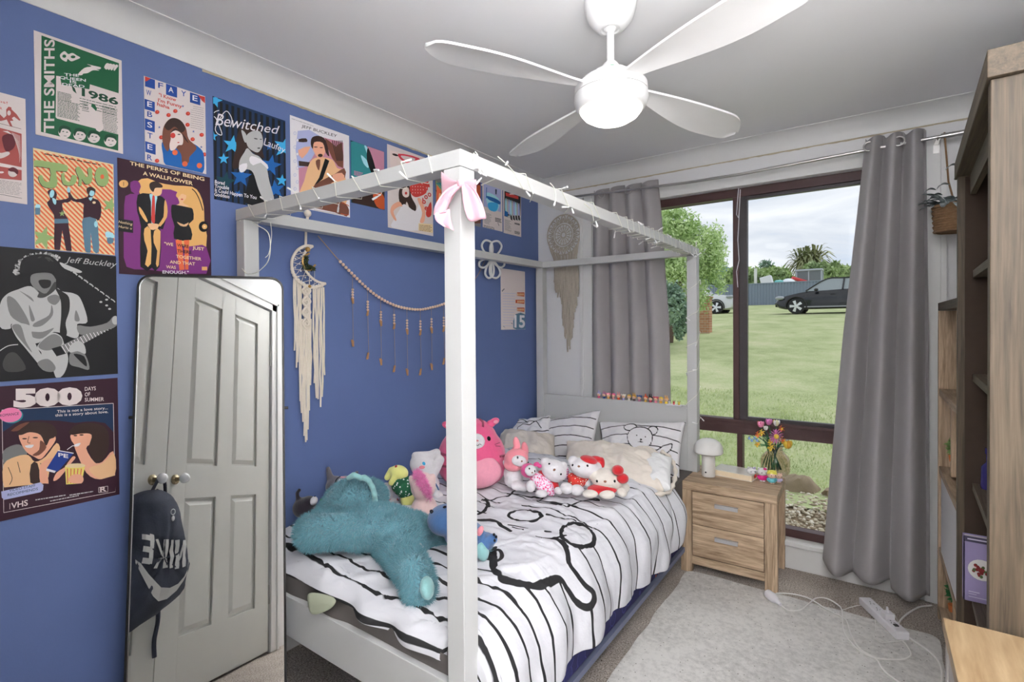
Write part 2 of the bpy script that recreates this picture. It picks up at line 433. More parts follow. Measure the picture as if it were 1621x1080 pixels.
# ragged plaster strip where the cornice meets the walls
def ragged(a, b, nrm, name, h=.011):
    a = Vector(a); b = Vector(b); nrm = Vector(nrm); N = 120; mb = MB(); r = random.Random(3)
    vs = []
    for i in range(N+1):
        p = a.lerp(b, i/N); lo = r.uniform(-.002, .002)
        vs += [p+nrm*.002+Vector((0, 0, -h/2+lo)), p+nrm*.002+Vector((0, 0, h/2)), p+Vector((0, 0, h/2)), p+Vector((0, 0, -h/2+lo))]
    fs = []
    for i in range(N):
        for k in range(4): fs.append((4*i+k, 4*i+(k+1) % 4, 4*i+4+(k+1) % 4, 4*i+4+k))
    mb.add(vs, fs); struct(mb, name, M_dirty)
ragged((0, -2.33, H-.09), (0, -.01, H-.09), (1, 0, 0), 'trim_4')
ragged((.01, 0, H-.09), (XR, 0, H-.09), (0, -1, 0), 'trim_5', .009)
# architraves of the window, sill
tr = MB(); tr.box((.352, -.016, 0), (.438, 0, 2.24)); tr.box((.352, -.022, 0), (.372, 0, 2.24))
struct(tr, 'trim_6', M_trim, bevel=.002)
tr = MB(); tr.box((2.207, -.016, 0), (2.285, 0, 2.24)); tr.box((2.262, -.024, 0), (2.285, 0, 2.24))
struct(tr, 'trim_7', M_trim, bevel=.002)
struct(MB().box((.438, -.012, 2.155), (2.207, 0, 2.225)), 'trim_8', M_trim, bevel=.002)
struct(MB().box((.438, -.03, .13), (2.207, .06, .155)), 'trim_9', M_trim, bevel=.003)
struct(MB().box((.438, -.01, 0), (2.6, 0, .128)), 'baseboard_back', M_trim, bevel=.003)
struct(MB().box((0, YF, 0), (.012, 0, .09)), 'baseboard_left', M_trim, bevel=.003)
# window: outer frame + panes
wroot = empty('window_1', (0, .06, 0)); wroot['kind'] = 'structure'
fr = MB(); y0, y1 = .045, .11
fr.box((WX0, y0, WZ0), (WX1, y1, .2)); fr.box((WX0, y0, 2.105), (WX1, y1, WZ1)); fr.box((WX0, y0, .2), (.49, y1, 2.105)); fr.box((2.155, y0, .2), (WX1, y1, 2.105))
fr.box((.49, y0, .705), (2.155, y1, .79)); fr.box((1.327, y0, .79), (1.36, y1, 2.105)); fr.box((1.347, y0, .2), (1.377, y1, .705))
fr.box((.49, y0-.012, .772), (2.155, y0, .79))
o = fr.build('window_frame', M_brown, wroot, local=False, bevel=.003); o['kind'] = 'structure'
sa = MB(); sa.box((1.361, .055, .792), (1.403, .085, 2.104)); sa.box((2.125, .055, .792), (2.154, .085, 2.104)); sa.box((1.403, .055, .792), (2.125, .085, .81)); sa.box((1.403, .055, 2.085), (2.125, .085, 2.104))
o = sa.build('sliding_sash', M_sash, wroot, local=False, bevel=.002); o['kind'] = 'structure'
m, nt, b = newmat('window_glass'); MATS['window_glass'] = m
nt.nodes.remove(b); out = nt.nodes['Material Output']; tr_ = nt.nodes.new('ShaderNodeBsdfTransparent'); tr_.inputs[0].default_value = (.96, .975, .965, 1)
gl = nt.nodes.new('ShaderNodeBsdfGlossy'); gl.inputs['Roughness'].default_value = .02; fz = nt.nodes.new('ShaderNodeFresnel'); fz.inputs[0].default_value = 1.16
ms = nt.nodes.new('ShaderNodeMixShader'); nt.links.new(fz.outputs[0], ms.inputs[0]); nt.links.new(tr_.outputs[0], ms.inputs[1]); nt.links.new(gl.outputs[0], ms.inputs[2]); nt.links.new(ms.outputs[0], out.inputs[0])
M_glass = m
for a in ((.49, .79, 1.327, 2.105), (1.403, .81, 2.125, 2.085), (.49, .2, 1.347, .705), (1.377, .2, 2.155, .705)):
    o = MB().box((a[0]-.004, .069, a[1]-.004), (a[2]+.004, .072, a[3]+.004)).build('pane', M_glass, wroot, local=False); o['kind'] = 'structure'
# thin loose string hanging in the window
o = MB().tube([onY(*q, .02) for q in ((1171, 287), (1169, 300), (1166, 340), (1169, 345), (1172, 300), (1168, 380), (1170, 412), (1166, 430), (1168, 455))], .0025, 5).build('loose_cord', mat('cord_white', (.8, .8, .82, 1), .7), None)
tag(o, 'thin loose white cord dangling in front of the window mullion', 'cord')

# closet double doors with raised panels, seen in the standing mirror
M_door = mat('door_paint', (.70, .70, .66, 1), .4, noise=.02, nscale=5)
def door(name, x0, x1, knobx):
    r = empty(name, (x0, YF, 0)); r['kind'] = 'structure'; yb, yf = YF-.03, YF+.005
    mb = MB(); w = x1-x0; s = .118; c = .11; pw = (w-2*s-c)/2
    xs = [(x0+s, x0+s+pw), (x1-s-pw, x1-s)]; zs = [(.255, .86), (1.02, 1.92)]
    mb.box((x0, yb, .012), (x1, yf-.012, 2.04))
    for a, b_ in ((x0, x0+s), (xs[0][1], xs[1][0]), (x1-s, x1)): mb.box((a, yf-.012, .012), (b_, yf, 2.04))
    for a, b_ in ((.012, zs[0][0]), (zs[0][1], zs[1][0]), (zs[1][1], 2.04)):
        for q in xs: mb.box((q[0], yf-.012, a), (q[1], yf, b_))
    for q in xs:
        for z in zs:
            g = .012; k = .034; a = (q[0]+g, z[0]+g, q[1]-g, z[1]-g); bb = (q[0]+k, z[0]+k, q[1]-k, z[1]-k)
            yl, yh = yf-.012, yf-.001
            vs = [(a[0], yl, a[1]), (a[2], yl, a[1]), (a[2], yl, a[3]), (a[0], yl, a[3]), (bb[0], yh, bb[1]), (bb[2], yh, bb[1]), (bb[2], yh, bb[3]), (bb[0], yh, bb[3])]
            mb.add(vs, [(4, 5, 6, 7), (0, 1, 5, 4), (1, 2, 6, 5), (2, 3, 7, 6), (3, 0, 4, 7)])
    o = mb.build('door_leaf', M_door, r, local=False, bevel=.0015); o['kind'] = 'structure'
    Ry = Matrix.Rotation(-PI/2, 3, 'X')
    kb = MB(); kb.lathe([(.024, 0), (.024, .004), (.011, .008), (.009, .03), (.012, .034)], (knobx, yf, .952), 20, Ry)
    k = kb.build('door_knob_stem', mat('brass_plate', (.45, .38, .26, 1), .25, metal=1), r, local=False, smooth=True); k['kind'] = 'structure'
    kb = MB(); kb.ell((knobx, yf+.054, .952), (.024, .022, .024)); k = kb.build('door_knob', mat('white_porcelain', (.85, .85, .86, 1), .12, coat=.5), r, local=False, smooth=True); k['kind'] = 'structure'
    return r
door('door_1', .09, .858, .785); door('door_2', .862, 1.63, .914)
hg = MB(); hg.box((1.631, YF, 1.66), (1.64, YF+.012, 1.76)); hg.box((1.631, YF, .25), (1.64, YF+.012, .35)); struct(hg, 'trim_10', M_grey_metal)
tr = MB()
for (a, b_) in (((.02, YF, 0), (.085, YF+.018, 2.115)), ((1.64, YF, 0), (1.705, YF+.018, 2.115)), ((.02, YF, 2.05), (1.705, YF+.018, 2.115)),
                ((.02, YF, 0), (.04, YF+.026, 2.115)), ((1.685, YF, 0), (1.705, YF+.026, 2.115)), ((.02, YF, 2.095), (1.705, YF+.026, 2.115))): tr.box(a, b_)
struct(tr, 'trim_11', M_trim, bevel=.002)

# rug
pts = []
def rr(x0, y0, x1, y1, r, n=8):
    o = []
    for cx, cy, a0 in ((x1-r, y1-r, 0), (x0+r, y1-r, 90), (x0+r, y0+r, 180), (x1-r, y0+r, 270)):
        for k in range(n+1):
            a = math.radians(a0+90*k/n); o.append((cx+r*math.cos(a), cy+r*math.sin(a)))
    return o
base = rr(1.175, -2.75, 2.235, -.355, .05)
dense = []
for i in range(len(base)):
    a = Vector(base[i]); b_ = Vector(base[(i+1) % len(base)]); n = max(1, int((b_-a).length/.03))
    dense += [a.lerp(b_, k/n) for k in range(n)]
w_ = [Vector((p.x+.008*float(vnoise(p.x*9, p.y*9)), p.y+.008*float(vnoise(p.x*9+5, p.y*9)), .0006)) for p in dense]
o = MB().prism(w_, (0, 0, .007)).build('rug', M_rug, None, bevel=.002); tag(o, 'pale grey flat rug on the carpet beside the bed', 'rug')

# ------------------------------------------------ lights, world
def sky_world():
    w = bpy.data.worlds.new('sky'); SC.world = w; w.use_nodes = True; nt = w.node_tree; bg = nt.nodes['Background']
    tc = nt.nodes.new('ShaderNodeTexCoord'); mp = nt.nodes.new('ShaderNodeMapping'); mp.inputs['Scale'].default_value = (1, 1, 3.2)
    n = nt.nodes.new('ShaderNodeTexNoise'); n.inputs['Scale'].default_value = 2.6; n.inputs['Detail'].default_value = 8; n.inputs['Roughness'].default_value = .55; n.inputs['Distortion'].default_value = .5
    nt.links.new(tc.outputs['Generated'], mp.inputs['Vector']); nt.links.new(mp.outputs['Vector'], n.inputs['Vector'])
    cr = nt.nodes.new('ShaderNodeValToRGB'); e = cr.color_ramp.elements
    e[0].position = .34; e[0].color = (.50, .60, .78, 1); e[1].position = .62; e[1].color = (.95, .95, 1.0, 1)
    x = cr.color_ramp.elements.new(.47); x.color = (.70, .73, .82, 1)
    nt.links.new(n.outputs['Fac'], cr.inputs['Fac']); nt.links.new(cr.outputs['Color'], bg.inputs['Color'])
    bg.inputs['Strength'].default_value = WORLD
WORLD = 1.2
sky_world()
def area(name, loc, rot, sx, sy, power, col=(1, 1, 1), portal=False, spread=180):
    l = bpy.data.lights.new(name, 'AREA'); l.shape = 'RECTANGLE'; l.size = sx; l.size_y = sy; l.energy = power; l.color = col; l.spread = math.radians(spread)
    if portal: l.cycles.is_portal = True
    o = bpy.data.objects.new(name, l); COL.objects.link(o); o.location = loc; o.rotation_euler = rot; return o
area('window_portal', (1.32, .13, 1.15), (math.radians(-90), 0, 0), 1.8, 2.05, 1, portal=True)
area('added_bounce_fill', (2.2, -3.85, 1.15), (math.radians(169), 0, math.radians(14)), .8, .8, 140, (1, .99, .985), spread=122)  # unseen uplight added behind the camera, bounced off the ceiling as fill
s = bpy.data.lights.new('sun', 'SUN'); s.energy = 1.0; s.angle = math.radians(25); s.color = (1, .97, .92)
so = bpy.data.objects.new('sun', s); COL.objects.link(so); so.rotation_euler = (math.radians(38), 0, math.radians(150))
SC.view_settings.view_transform = 'Standard'; SC.view_settings.look = 'None'; SC.view_settings.exposure = -.02; SC.view_settings.gamma = 1

cam = bpy.data.cameras.new('camera'); co = bpy.data.objects.new('camera', cam); COL.objects.link(co); SC.camera = co
cam.sensor_width = 36; cam.sensor_fit = 'HORIZONTAL'; cam.lens = FPX/IW*36; cam.clip_start = .02; cam.clip_end = 400
cam.shift_x = -SX/IW; cam.shift_y = SY/IW
R3 = Matrix((CR, CU, -CF)).transposed(); co.matrix_world = Matrix.Translation(CAM) @ R3.to_4x4()
# ================================================================= CEILING FAN
FX, FY = 1.32, -1.68
fan = empty('ceiling_fan', (FX, FY, H), label='white four-blade ceiling fan with a round lit lamp, hanging from the ceiling', cat='ceiling fan')
M_fan = mat('fan_white', (.84, .84, .84, 1), .35, noise=.01)
def L(prof, name, m=M_fan, p=fan, sm=40): return MB().lathe([(r, z) for r, z in prof], (FX, FY, 0), 48).build(name, m, p, local=False, smooth=sm)
L([(.082, 2.40), (.083, 2.385), (.080, 2.365), (.070, 2.335), (.052, 2.312), (.036, 2.303), (.030, 2.303), (.027, 2.308)], 'canopy')
L([(.0115, 2.31), (.0115, 2.195)], 'downrod'); L([(.018, 2.316), (.020, 2.306), (.013, 2.296)], 'ball_joint')
L([(.012, 2.205), (.022, 2.195), (.035, 2.178), (.055, 2.168), (.062, 2.158), (.088, 2.146), (.098, 2.138), (.1, 2.134)], 'motor_cover')
L([(.1, 2.135), (.114, 2.122), (.1155, 2.098)], 'motor_housing')
L([(.110, 2.099), (.110, 2.094)], 'seam_ring', mat('tan_seam', P(200, 175, 140, 1.4), .5))
L([(.1155, 2.096), (.117, 2.08), (.113, 2.062), (.104, 2.05), (.099, 2.048)], 'lamp_ring')
M_lamp = mat('lamp_glow', (1, 1, 1, 1), .4, emit=(1, .95, .86, 1), estr=7)
L([(.099, 2.051), (.096, 2.042), (.085, 2.028), (.062, 2.014), (.034, 2.007), (.0001, 2.005)], 'lamp_diffuser', M_lamp)
lb = MB(); c = Canvas(lambda x, y: Vector((FX, FY, 2.1))+Matrix.Rotation(math.radians(-62+x), 3, 'Z') @ Vector((.067+(y)*.0008, 0, .060-y*.0008)), (.4, -.7, .5), {'sticker_green': P(120, 190, 150, 1), 'sticker_dark': P(90, 95, 95, 1)}, .0004)
c.ell('sticker_green', 0, 3, 5, 3.4)
for i in range(5): c.rect('sticker_dark', 12+i*5, 1, 14.5+i*5, 3.5)
c.build('rating_sticker', c.mats, fan, local=False)
def blade(ang):
    mb = MB(); n = 40; vs = []; Lr = .625
    def sec(t):
        r = .095+(Lr-.095)*t
        w = .045+.10*math.sin(min(1, t/.72)*PI/2)**1.3 if t < .72 else .145*math.sqrt(max(.0, 1-((t-.72)/.281)**2.4))
        lead = -.030-.012*math.sin(PI*t)+(.075*max(0, (t-.74)/.26)**2.5)
        return r, lead, max(w, .004)
    th = math.radians(11)
    rows = []
    for i in range(n+1):
        t = i/n; r, l0, w = sec(t); row = []
        for j in range(7):
            s_ = j/6; cy = l0+w*s_; zc = -math.sin(th)*(cy+.03)*(1-.35*t)+.006*math.sin(PI*s_)-.022*t
            row.append((r, cy*math.cos(th), zc))
        rows.append(row)
    top = [p for row in rows for p in row]; bot = [(p[0], p[1], p[2]-.007) for p in top]; K = 7; N = len(top)
    fs = [(i*K+j, (i+1)*K+j, (i+1)*K+j+1, i*K+j+1) for i in range(n) for j in range(K-1)]
    fs += [tuple(N+k for k in reversed(f)) for f in list(fs)]
    ring = [j for j in range(K)]+[i*K+K-1 for i in range(1, n+1)]+[n*K+j for j in range(K-2, -1, -1)]+[i*K for i in range(n-1, 0, -1)]
    fs += [(ring[k], ring[(k+1) % len(ring)], N+ring[(k+1) % len(ring)], N+ring[k]) for k in range(len(ring))]
    Mz = Matrix.Translation((FX, FY, 2.125)) @ Matrix.Rotation(math.radians(ang), 4, 'Z')
    mb.add([Mz @ Vector(p) for p in top+bot], fs)
    return mb.build('blade', M_fan, fan, local=False, smooth=45)
for a in (-30, 61, 148, 240.5): blade(a)
# ================================================================= OUTSIDE THE WINDOW
def leafcloud(name, blobs, n, size, material, parent=None, seed=1, elong=1.6, shell=.5):
    r = np.random.default_rng(seed); V = []
    vol = np.array([b[1][0]*b[1][1]*b[1][2] for b in blobs]); cnt = (n*vol/vol.sum()).astype(int)
    for (c, rad), k in zip(blobs, cnt):
        d = r.normal(0, 1, (k, 3)); d /= np.linalg.norm(d, axis=1)[:, None]
        rr_ = (shell+(1-shell)*r.random(k))[:, None]; p = np.array(c)+d*rr_*np.array(rad)*(1+.22*fbm(d[:, 0]*2.5, d[:, 1]*2.5, d[:, 2]*2.5, 2, seed)[:, None])
        a = r.normal(0, 1, (k, 3)); a /= np.linalg.norm(a, axis=1)[:, None]; b = np.cross(a, r.normal(0, 1, (k, 3))); b /= np.linalg.norm(b, axis=1)[:, None]
        s_ = size*(.6+.8*r.random(k))[:, None]
        V.append(np.stack([p-a*s_*elong, p+b*s_*.6, p+a*s_*elong, p-b*s_*.6], 1))
    V = np.concatenate(V).reshape(-1, 3); F = np.arange(len(V)).reshape(-1, 4)
    return npmesh(name, V, F, material, parent, smooth=False, local=False)
def leafmat(name, c1, c2, sc=1.5):
    m, nt, b = newmat(name); tc = nt.nodes.new('ShaderNodeTexCoord'); n = nt.nodes.new('ShaderNodeTexNoise'); n.inputs['Scale'].default_value = sc; n.inputs['Detail'].default_value = 5
    nt.links.new(tc.outputs['Object'], n.inputs['Vector']); mx = nt.nodes.new('ShaderNodeMix'); mx.data_type = 'RGBA'; mx.inputs['A'].default_value = c1; mx.inputs['B'].default_value = c2
    mr = nt.nodes.new('ShaderNodeMapRange'); mr.inputs['From Min'].default_value = .35; mr.inputs['From Max'].default_value = .65
    nt.links.new(n.outputs['Fac'], mr.inputs['Value']); nt.links.new(mr.outputs[0], mx.inputs['Factor']); nt.links.new(mx.outputs['Result'], b.inputs['Base Color'])
    b.inputs['Roughness'].default_value = .6; b.inputs['Transmission Weight'].default_value = 0; b.inputs['Subsurface Weight'].default_value = 0
    return m
M_leafA = leafmat('leaf_light_green', P(135, 162, 100, 1.35), P(196, 215, 160, 1.4), 2.2)
M_leafB = leafmat('leaf_blue_green', P(100, 125, 108, 1.3), P(150, 172, 150, 1.3), 2)
M_leafC = leafmat('leaf_hedge', P(120, 140, 95, 1.3), P(170, 190, 125, 1.3), .4)
M_palm = leafmat('palm_fronds', P(105, 115, 75, 1.3), P(150, 150, 110, 1.3), .5)
M_bark = mat('bark', P(85, 70, 60, 1.3), .9, noise=.3, nscale=9)
M_brick = None
def gz(y):
    pts_ = [(0, -.04), (1.55, -.03), (2.2, .02), (8, .55), (15, 1.2), (21.8, 1.715), (25, 1.84), (37.8, 2.64), (46, 2.9), (120, 4.0)]
    return float(np.interp(y, [p[0] for p in pts_], [p[1] for p in pts_]))
# lawn
m, nt, b = newmat('lawn_grass'); tc = nt.nodes.new('ShaderNodeTexCoord')
n1 = nt.nodes.new('ShaderNodeTexNoise'); n1.inputs['Scale'].default_value = .9; n1.inputs['Detail'].default_value = 10; n1.inputs['Roughness'].default_value = .72
n2 = nt.nodes.new('ShaderNodeTexNoise'); n2.inputs['Scale'].default_value = 30; n2.inputs['Detail'].default_value = 5
mp = nt.nodes.new('ShaderNodeMapping'); mp.inputs['Scale'].default_value = (1, 1, 1)
nt.links.new(tc.outputs['Object'], mp.inputs['Vector']); nt.links.new(mp.outputs[0], n1.inputs['Vector']); nt.links.new(tc.outputs['Object'], n2.inputs['Vector'])
ad = nt.nodes.new('ShaderNodeMath'); ad.operation = 'MULTIPLY_ADD'; ad.inputs[1].default_value = .35; nt.links.new(n2.outputs['Fac'], ad.inputs[0]); nt.links.new(n1.outputs['Fac'], ad.inputs[2])
cr = nt.nodes.new('ShaderNodeValToRGB'); e = cr.color_ramp.elements; e[0].position = .45; e[0].color = P(134, 144, 104, 1.15); e[1].position = .95; e[1].color = P(198, 194, 162, 1.15)
x_ = e.new(.66); x_.color = P(168, 177, 132, 1.15)
nt.links.new(ad.outputs[0], cr.inputs['Fac']); nt.links.new(cr.outputs[0], b.inputs['Base Color']); b.inputs['Roughness'].default_value = 1; b.inputs['Specular IOR Level'].default_value = .05
bp = nt.nodes.new('ShaderNodeBump'); bp.inputs['Strength'].default_value = .6; bp.inputs['Distance'].default_value = .03; nt.links.new(n2.outputs['Fac'], bp.inputs['Height']); nt.links.new(bp.outputs[0], b.inputs['Normal'])
M_lawn = m
ys = list(np.concatenate([np.linspace(1.2, 12, 60), np.linspace(12.5, 120, 60)])); nx = 60
V = [(-60+130*i/nx, y, gz(y)+.02*float(vnoise(i*.9, y*.8))) for y in ys for i in range(nx+1)]
F = [(j*(nx+1)+i, j*(nx+1)+i+1, (j+1)*(nx+1)+i+1, (j+1)*(nx+1)+i) for j in range(len(ys)-1) for i in range(nx)]
o = npmesh('lawn', V, F, M_lawn); tag(o, 'broad mown lawn rising from the window towards the street', 'lawn', kind='structure')
# short grass near the window
r_ = np.random.default_rng(5); n = 26000
gx = r_.uniform(-1.2, 3.6, n); gy = 1.75+(r_.random(n)**1.4)*3.6; gzv = np.array([gz(y) for y in gy]); a = r_.uniform(0, PI, n); hgt = r_.uniform(.018, .045, n)
d = np.stack([np.cos(a), np.sin(a), 0*a], 1)*.004; base = np.stack([gx, gy, gzv-.004], 1); tip = base+np.stack([r_.normal(0, .014, n), r_.normal(0, .014, n), hgt], 1)
V = np.stack([base-d, base+d, tip], 1).reshape(-1, 3)
o = npmesh('grass_blades', V, np.arange(3*n).reshape(-1, 3), leafmat('grass_blade', P(140, 158, 100, 1.2), P(195, 205, 145, 1.2), 3), smooth=False); tag(o, 'short green grass blades at the near edge of the lawn', 'grass', kind='stuff')
# gravel strip
o = MB().box((-3, .12, -.2), (5, 1.75, -.045)).build('garden_bed', mat('soil', P(120, 105, 85, 1.3), 1, noise=.3, nscale=20)); o['kind'] = 'structure'
mb = MB(); rr2 = random.Random(9)
for i in range(4200):
    x, y = rr2.uniform(.9, 2.6), rr2.uniform(.2, 1.6); s_ = rr2.uniform(.007, .016)
    mb.cur = rr2.choice((0, 0, 1, 2)); mb.ell((x, y, -.04+rr2.uniform(0, .02)), (s_*rr2.uniform(.8, 1.5), s_*rr2.uniform(.7, 1.2), s_*.6), Matrix.Rotation(rr2.uniform(0, 3), 3, 'Z'), 6, 4)
o = mb.build('gravel', [mat('pebble_a', P(180, 170, 150, 1.2), .9, noise=.2), mat('pebble_b', P(150, 135, 115, 1.2), .9), mat('pebble_c', P(205, 198, 185, 1.2), .9)], fixn=False); tag(o, 'pale gravel filling the garden bed under the window', 'gravel', kind='stuff')
M_rock = mat('edge_rock', P(135, 120, 100, 1.3), .95, noise=.3, nscale=12, bump=.6, bscale=40)
for i, (x, w, y, h_) in enumerate(((.75, .17, 1.66, .07), (1.12, .17, 1.62, .08), (1.50, .15, 1.66, .11), (1.80, .11, 1.6, .06), (2.02, .1, 1.62, .05), (2.26, .12, 1.56, .09))):
    mb = MB(); mb.ell((x, y, -.03), (w, .12, h_), Matrix.Rotation(.2*i, 3, 'Z'), 18, 10)
    mb.v = [tuple(np.array(v)+.03*np.array([float(fbm(v[0]*16, v[1]*16, v[2]*16+i, 2, k)) for k in (1, 2, 3)])) for v in mb.v]
    o = mb.build('garden_rock', M_rock, smooth=60); tag(o, ['low brown rock far left along the gravel edge', 'long brown rock left of centre along the gravel edge', 'tall dark brown rock just right of the bedside table on the gravel edge', 'small brown rock in the gravel edge, second right of the tall one', 'smallest brown rock in the gravel edge near the curtain', 'pale brown rock at the foot of the right curtain, outside'][i], 'rock', 'rocks edging the garden bed')
# fence
M_fence = mat('fence_steel', P(120, 130, 145, 1.35), .6, noise=.04, nscale=.5)
fy = 37.5; mb = MB(); x0, x1 = -32, 14; N = int((x1-x0)/.19); pr_ = []
for i in range(N):
    x = x0+i*.19; pr_ += [(x, fy-.03), (x+.055, fy-.03), (x+.075, fy+.02), (x+.17, fy+.02)]
V = []; 
for (x, y) in pr_: V += [(x, y, 2.5), (x, y, onY(1190, 449, fy).z)]
mb.add(V, [(2*i, 2*i+2, 2*i+3, 2*i+1) for i in range(len(pr_)-1)]); zt = onY(1190, 449, fy).z
fe = empty('metal_fence', (0, fy, 2.6), label='long grey corrugated metal fence across the street', cat='fence')
mb.build('fence_sheet', M_fence, fe, local=False)
MB().box((x0, fy-.05, zt-.06), (x1, fy+.04, zt)).build('top_rail', M_fence, fe, local=False)
# hedge, trees beyond
def hedge(name, px0, px1, pyt, D, mt, n, size, seed, label, cat, bot=None, wob=.6):
    bl = []; rr3 = random.Random(seed); k = max(3, int((px1-px0)/16))
    for i in range(k):
        px = px0+(px1-px0)*(i+.5)/k; t = atD(px, pyt+rr3.uniform(-3, 5), D); g = gz(t.y); h_ = (t.z-g); bl.append(((t.x, t.y+rr3.uniform(-1, 1), g+h_*.5), (22*D/FPX*.8, 1.3, h_*.5)))
    o = leafcloud(name, bl, n, size, mt, seed=seed, shell=.75); tag(o, label, cat); return o
hedge('hedge', 1158, 1248, 424, 46, M_leafC, 9000, .17, 3, 'leafy green hedge behind the metal fence, left half', 'hedge')
hedge('hedge', 1282, 1400, 418, 46, M_leafC, 9000, .17, 4, 'taller green hedge behind the metal fence, right half', 'hedge')
hedge('hedge', 980, 1150, 432, 48, M_leafB, 6000, .2, 5, 'dark hedge behind the fence and the white car', 'hedge')
# palm
t = atD(1280, 390, 52); g = gz(t.y); pl = empty('palm_tree', (t.x, t.y, g), label='shaggy grey-green palm rising above the hedge', cat='tree')
MB().tube([(t.x, t.y, g), (t.x, t.y, t.z-.6)], [.35, .25], 8).build('trunk', M_bark, pl, local=False)
V = []; r_ = np.random.default_rng(4)
for k in range(420):
    a = r_.uniform(0, 2*PI); el = r_.uniform(-1.2, 1.2); L_ = r_.uniform(1.4, 2.7); off = r_.uniform(-.9, .9); c0 = np.array([t.x+off, t.y+r_.uniform(-.5, .5), t.z-1.3+r_.uniform(-.6, .3)])
    dirv = np.array([math.cos(a)*math.cos(el), math.sin(a)*math.cos(el), math.sin(el)]); sd = np.cross(dirv, [0, 0, 1]); sd /= np.linalg.norm(sd)+1e-6
    m1 = c0+dirv*L_*.55; e1 = c0+dirv*L_*.85+np.array([0, 0, -.55*L_*.5])
    V += [c0-sd*.03, c0+sd*.03, m1+sd*.1, m1-sd*.1, m1-sd*.1, m1+sd*.1, e1+sd*.01, e1-sd*.01]
npmesh('fronds', V, np.arange(len(V)).reshape(-1, 4), M_palm, pl, smooth=False, local=False)
# small bare tree
t = atD(1213, 425, 47); sl = empty('small_tree', (t.x, t.y, gz(t.y)), label='small spindly tree poking above the hedge left of the palm', cat='tree')
MB().tube([(t.x, t.y, gz(t.y)), (t.x, t.y, t.z+.3)], .06, 6).build('trunk', M_bark, sl, local=False); leafcloud('leaves', [((t.x, t.y, t.z+.2), (.7, .5, .6))], 120, .16, M_leafB, sl, seed=8)
# big tree on the left
t = atD(1078, 405, 14); tr_e = empty('leafy_tree', (t.x, t.y, gz(t.y)), label='big leafy light green tree seen through the left pane', cat='tree')
g = gz(t.y); MB().tube(smoothpts([(t.x-.35, t.y, g), (t.x-.3, t.y+.1, g+.8), (t.x-.1, t.y, g+1.6), (t.x, t.y, g+2.6)], False), [.13]*19, 8).build('trunk', M_bark, tr_e, local=False)
def tp(px, py, D, rx, ry, rz=None): q = atD(px, py, D); k = D/FPX; return ((q.x, q.y, q.z), (rx*k, (rz or rx*k), ry*k))
leafcloud('crown', [tp(1075, 370, 14, 44, 34), tp(1125, 385, 13.6, 28, 32), tp(1118, 425, 14, 34, 30), tp(1060, 420, 14, 44, 44), tp(1100, 470, 14.2, 26, 32), tp(1030, 370, 14, 40, 44), tp(1138, 410, 13.4, 16, 22), tp(1140, 452, 13.6, 12, 18), tp(1060, 338, 14, 30, 10)], 26000, .030, M_leafA, tr_e, seed=11, shell=.25)
# shrubs
for i, (px, py, D, rx, ry, lab) in enumerate(((1060, 480, 12, 24, 34, 'blue-green shrub below the big tree, left of the canopy post'), (1085, 505, 12.5, 12, 22, 'smaller blue-green shrub beside the brick pier'))):
    o = leafcloud('shrub', [tp(px, py, D, rx, ry), tp(px-10, py+15, D, rx*.7, ry*.8)], 3800, .035, M_leafB, seed=20+i, shell=.4); tag(o, lab, 'shrub')
# brick piers
def brickmat():
    m, nt, b = newmat('red_brick'); tc = nt.nodes.new('ShaderNodeTexCoord'); br = nt.nodes.new('ShaderNodeTexBrick'); br.inputs['Scale'].default_value = 5.5
    br.inputs['Color1'].default_value = P(150, 100, 75, 1.25); br.inputs['Color2'].default_value = P(175, 130, 100, 1.25); br.inputs['Mortar'].default_value = P(175, 165, 150, 1.2); br.inputs['Mortar Size'].default_value = .03; br.inputs['Brick Width'].default_value = .9; br.inputs['Row Height'].default_value = .42
    mp = nt.nodes.new('ShaderNodeMapping'); mp.inputs['Rotation'].default_value = (PI/2, 0, 0); nt.links.new(tc.outputs['Object'], mp.inputs['Vector']); nt.links.new(mp.outputs[0], br.inputs['Vector']); nt.links.new(br.outputs[0], b.inputs['Base Color']); b.inputs['Roughness'].default_value = .9; return m
M_brick = brickmat()
for px, D, lab in ((1116, 16, 'square brick pier right of the canopy post, at the foot of the tree'), (1083, 16.5, 'square brick pier left of the canopy post, half behind the shrub')):
    q = atD(px, 472, D); g = gz(q.y); o = MB().box((q.x-.17, q.y-.17, g-.1), (q.x+.17, q.y+.17, q.z)).box((q.x-.2, q.y-.2, q.z), (q.x+.2, q.y+.2, q.z+.05)).build('brick_pier', M_brick, bevel=.01); tag(o, lab, 'pier')
# far house
q = atD(1150, 446, 62); q2 = atD(1168, 424, 62); hh = empty('house', (q.x, q.y, gz(q.y)), label='dark far house with a blue-grey roof behind the tree', cat='house')
MB().box((q.x-9, q.y, gz(q.y)), (q.x+1.2, q.y+6, q2.z-.6)).build('wall', mat('house_wall', P(80, 75, 78, 1.2), .8), hh, local=False)
MB().prism([(q.x-10, q.y-.6, q2.z-.7), (q.x+2.0, q.y-.6, q2.z-.7), (q.x-.5, q.y-.6, q2.z+.35), (q.x-8, q.y-.6, q2.z+.35)], (0, 7, 0)).build('roof', mat('house_roof', P(95, 125, 160, 1.2), .6), hh, local=False)
MB().box((q.x-.9, q.y-.03, q2.z-1.6), (q.x-.2, q.y+.01, q2.z-.9)).build('window', mat('house_window', P(170, 160, 150, 1.2), .3), hh, local=False)
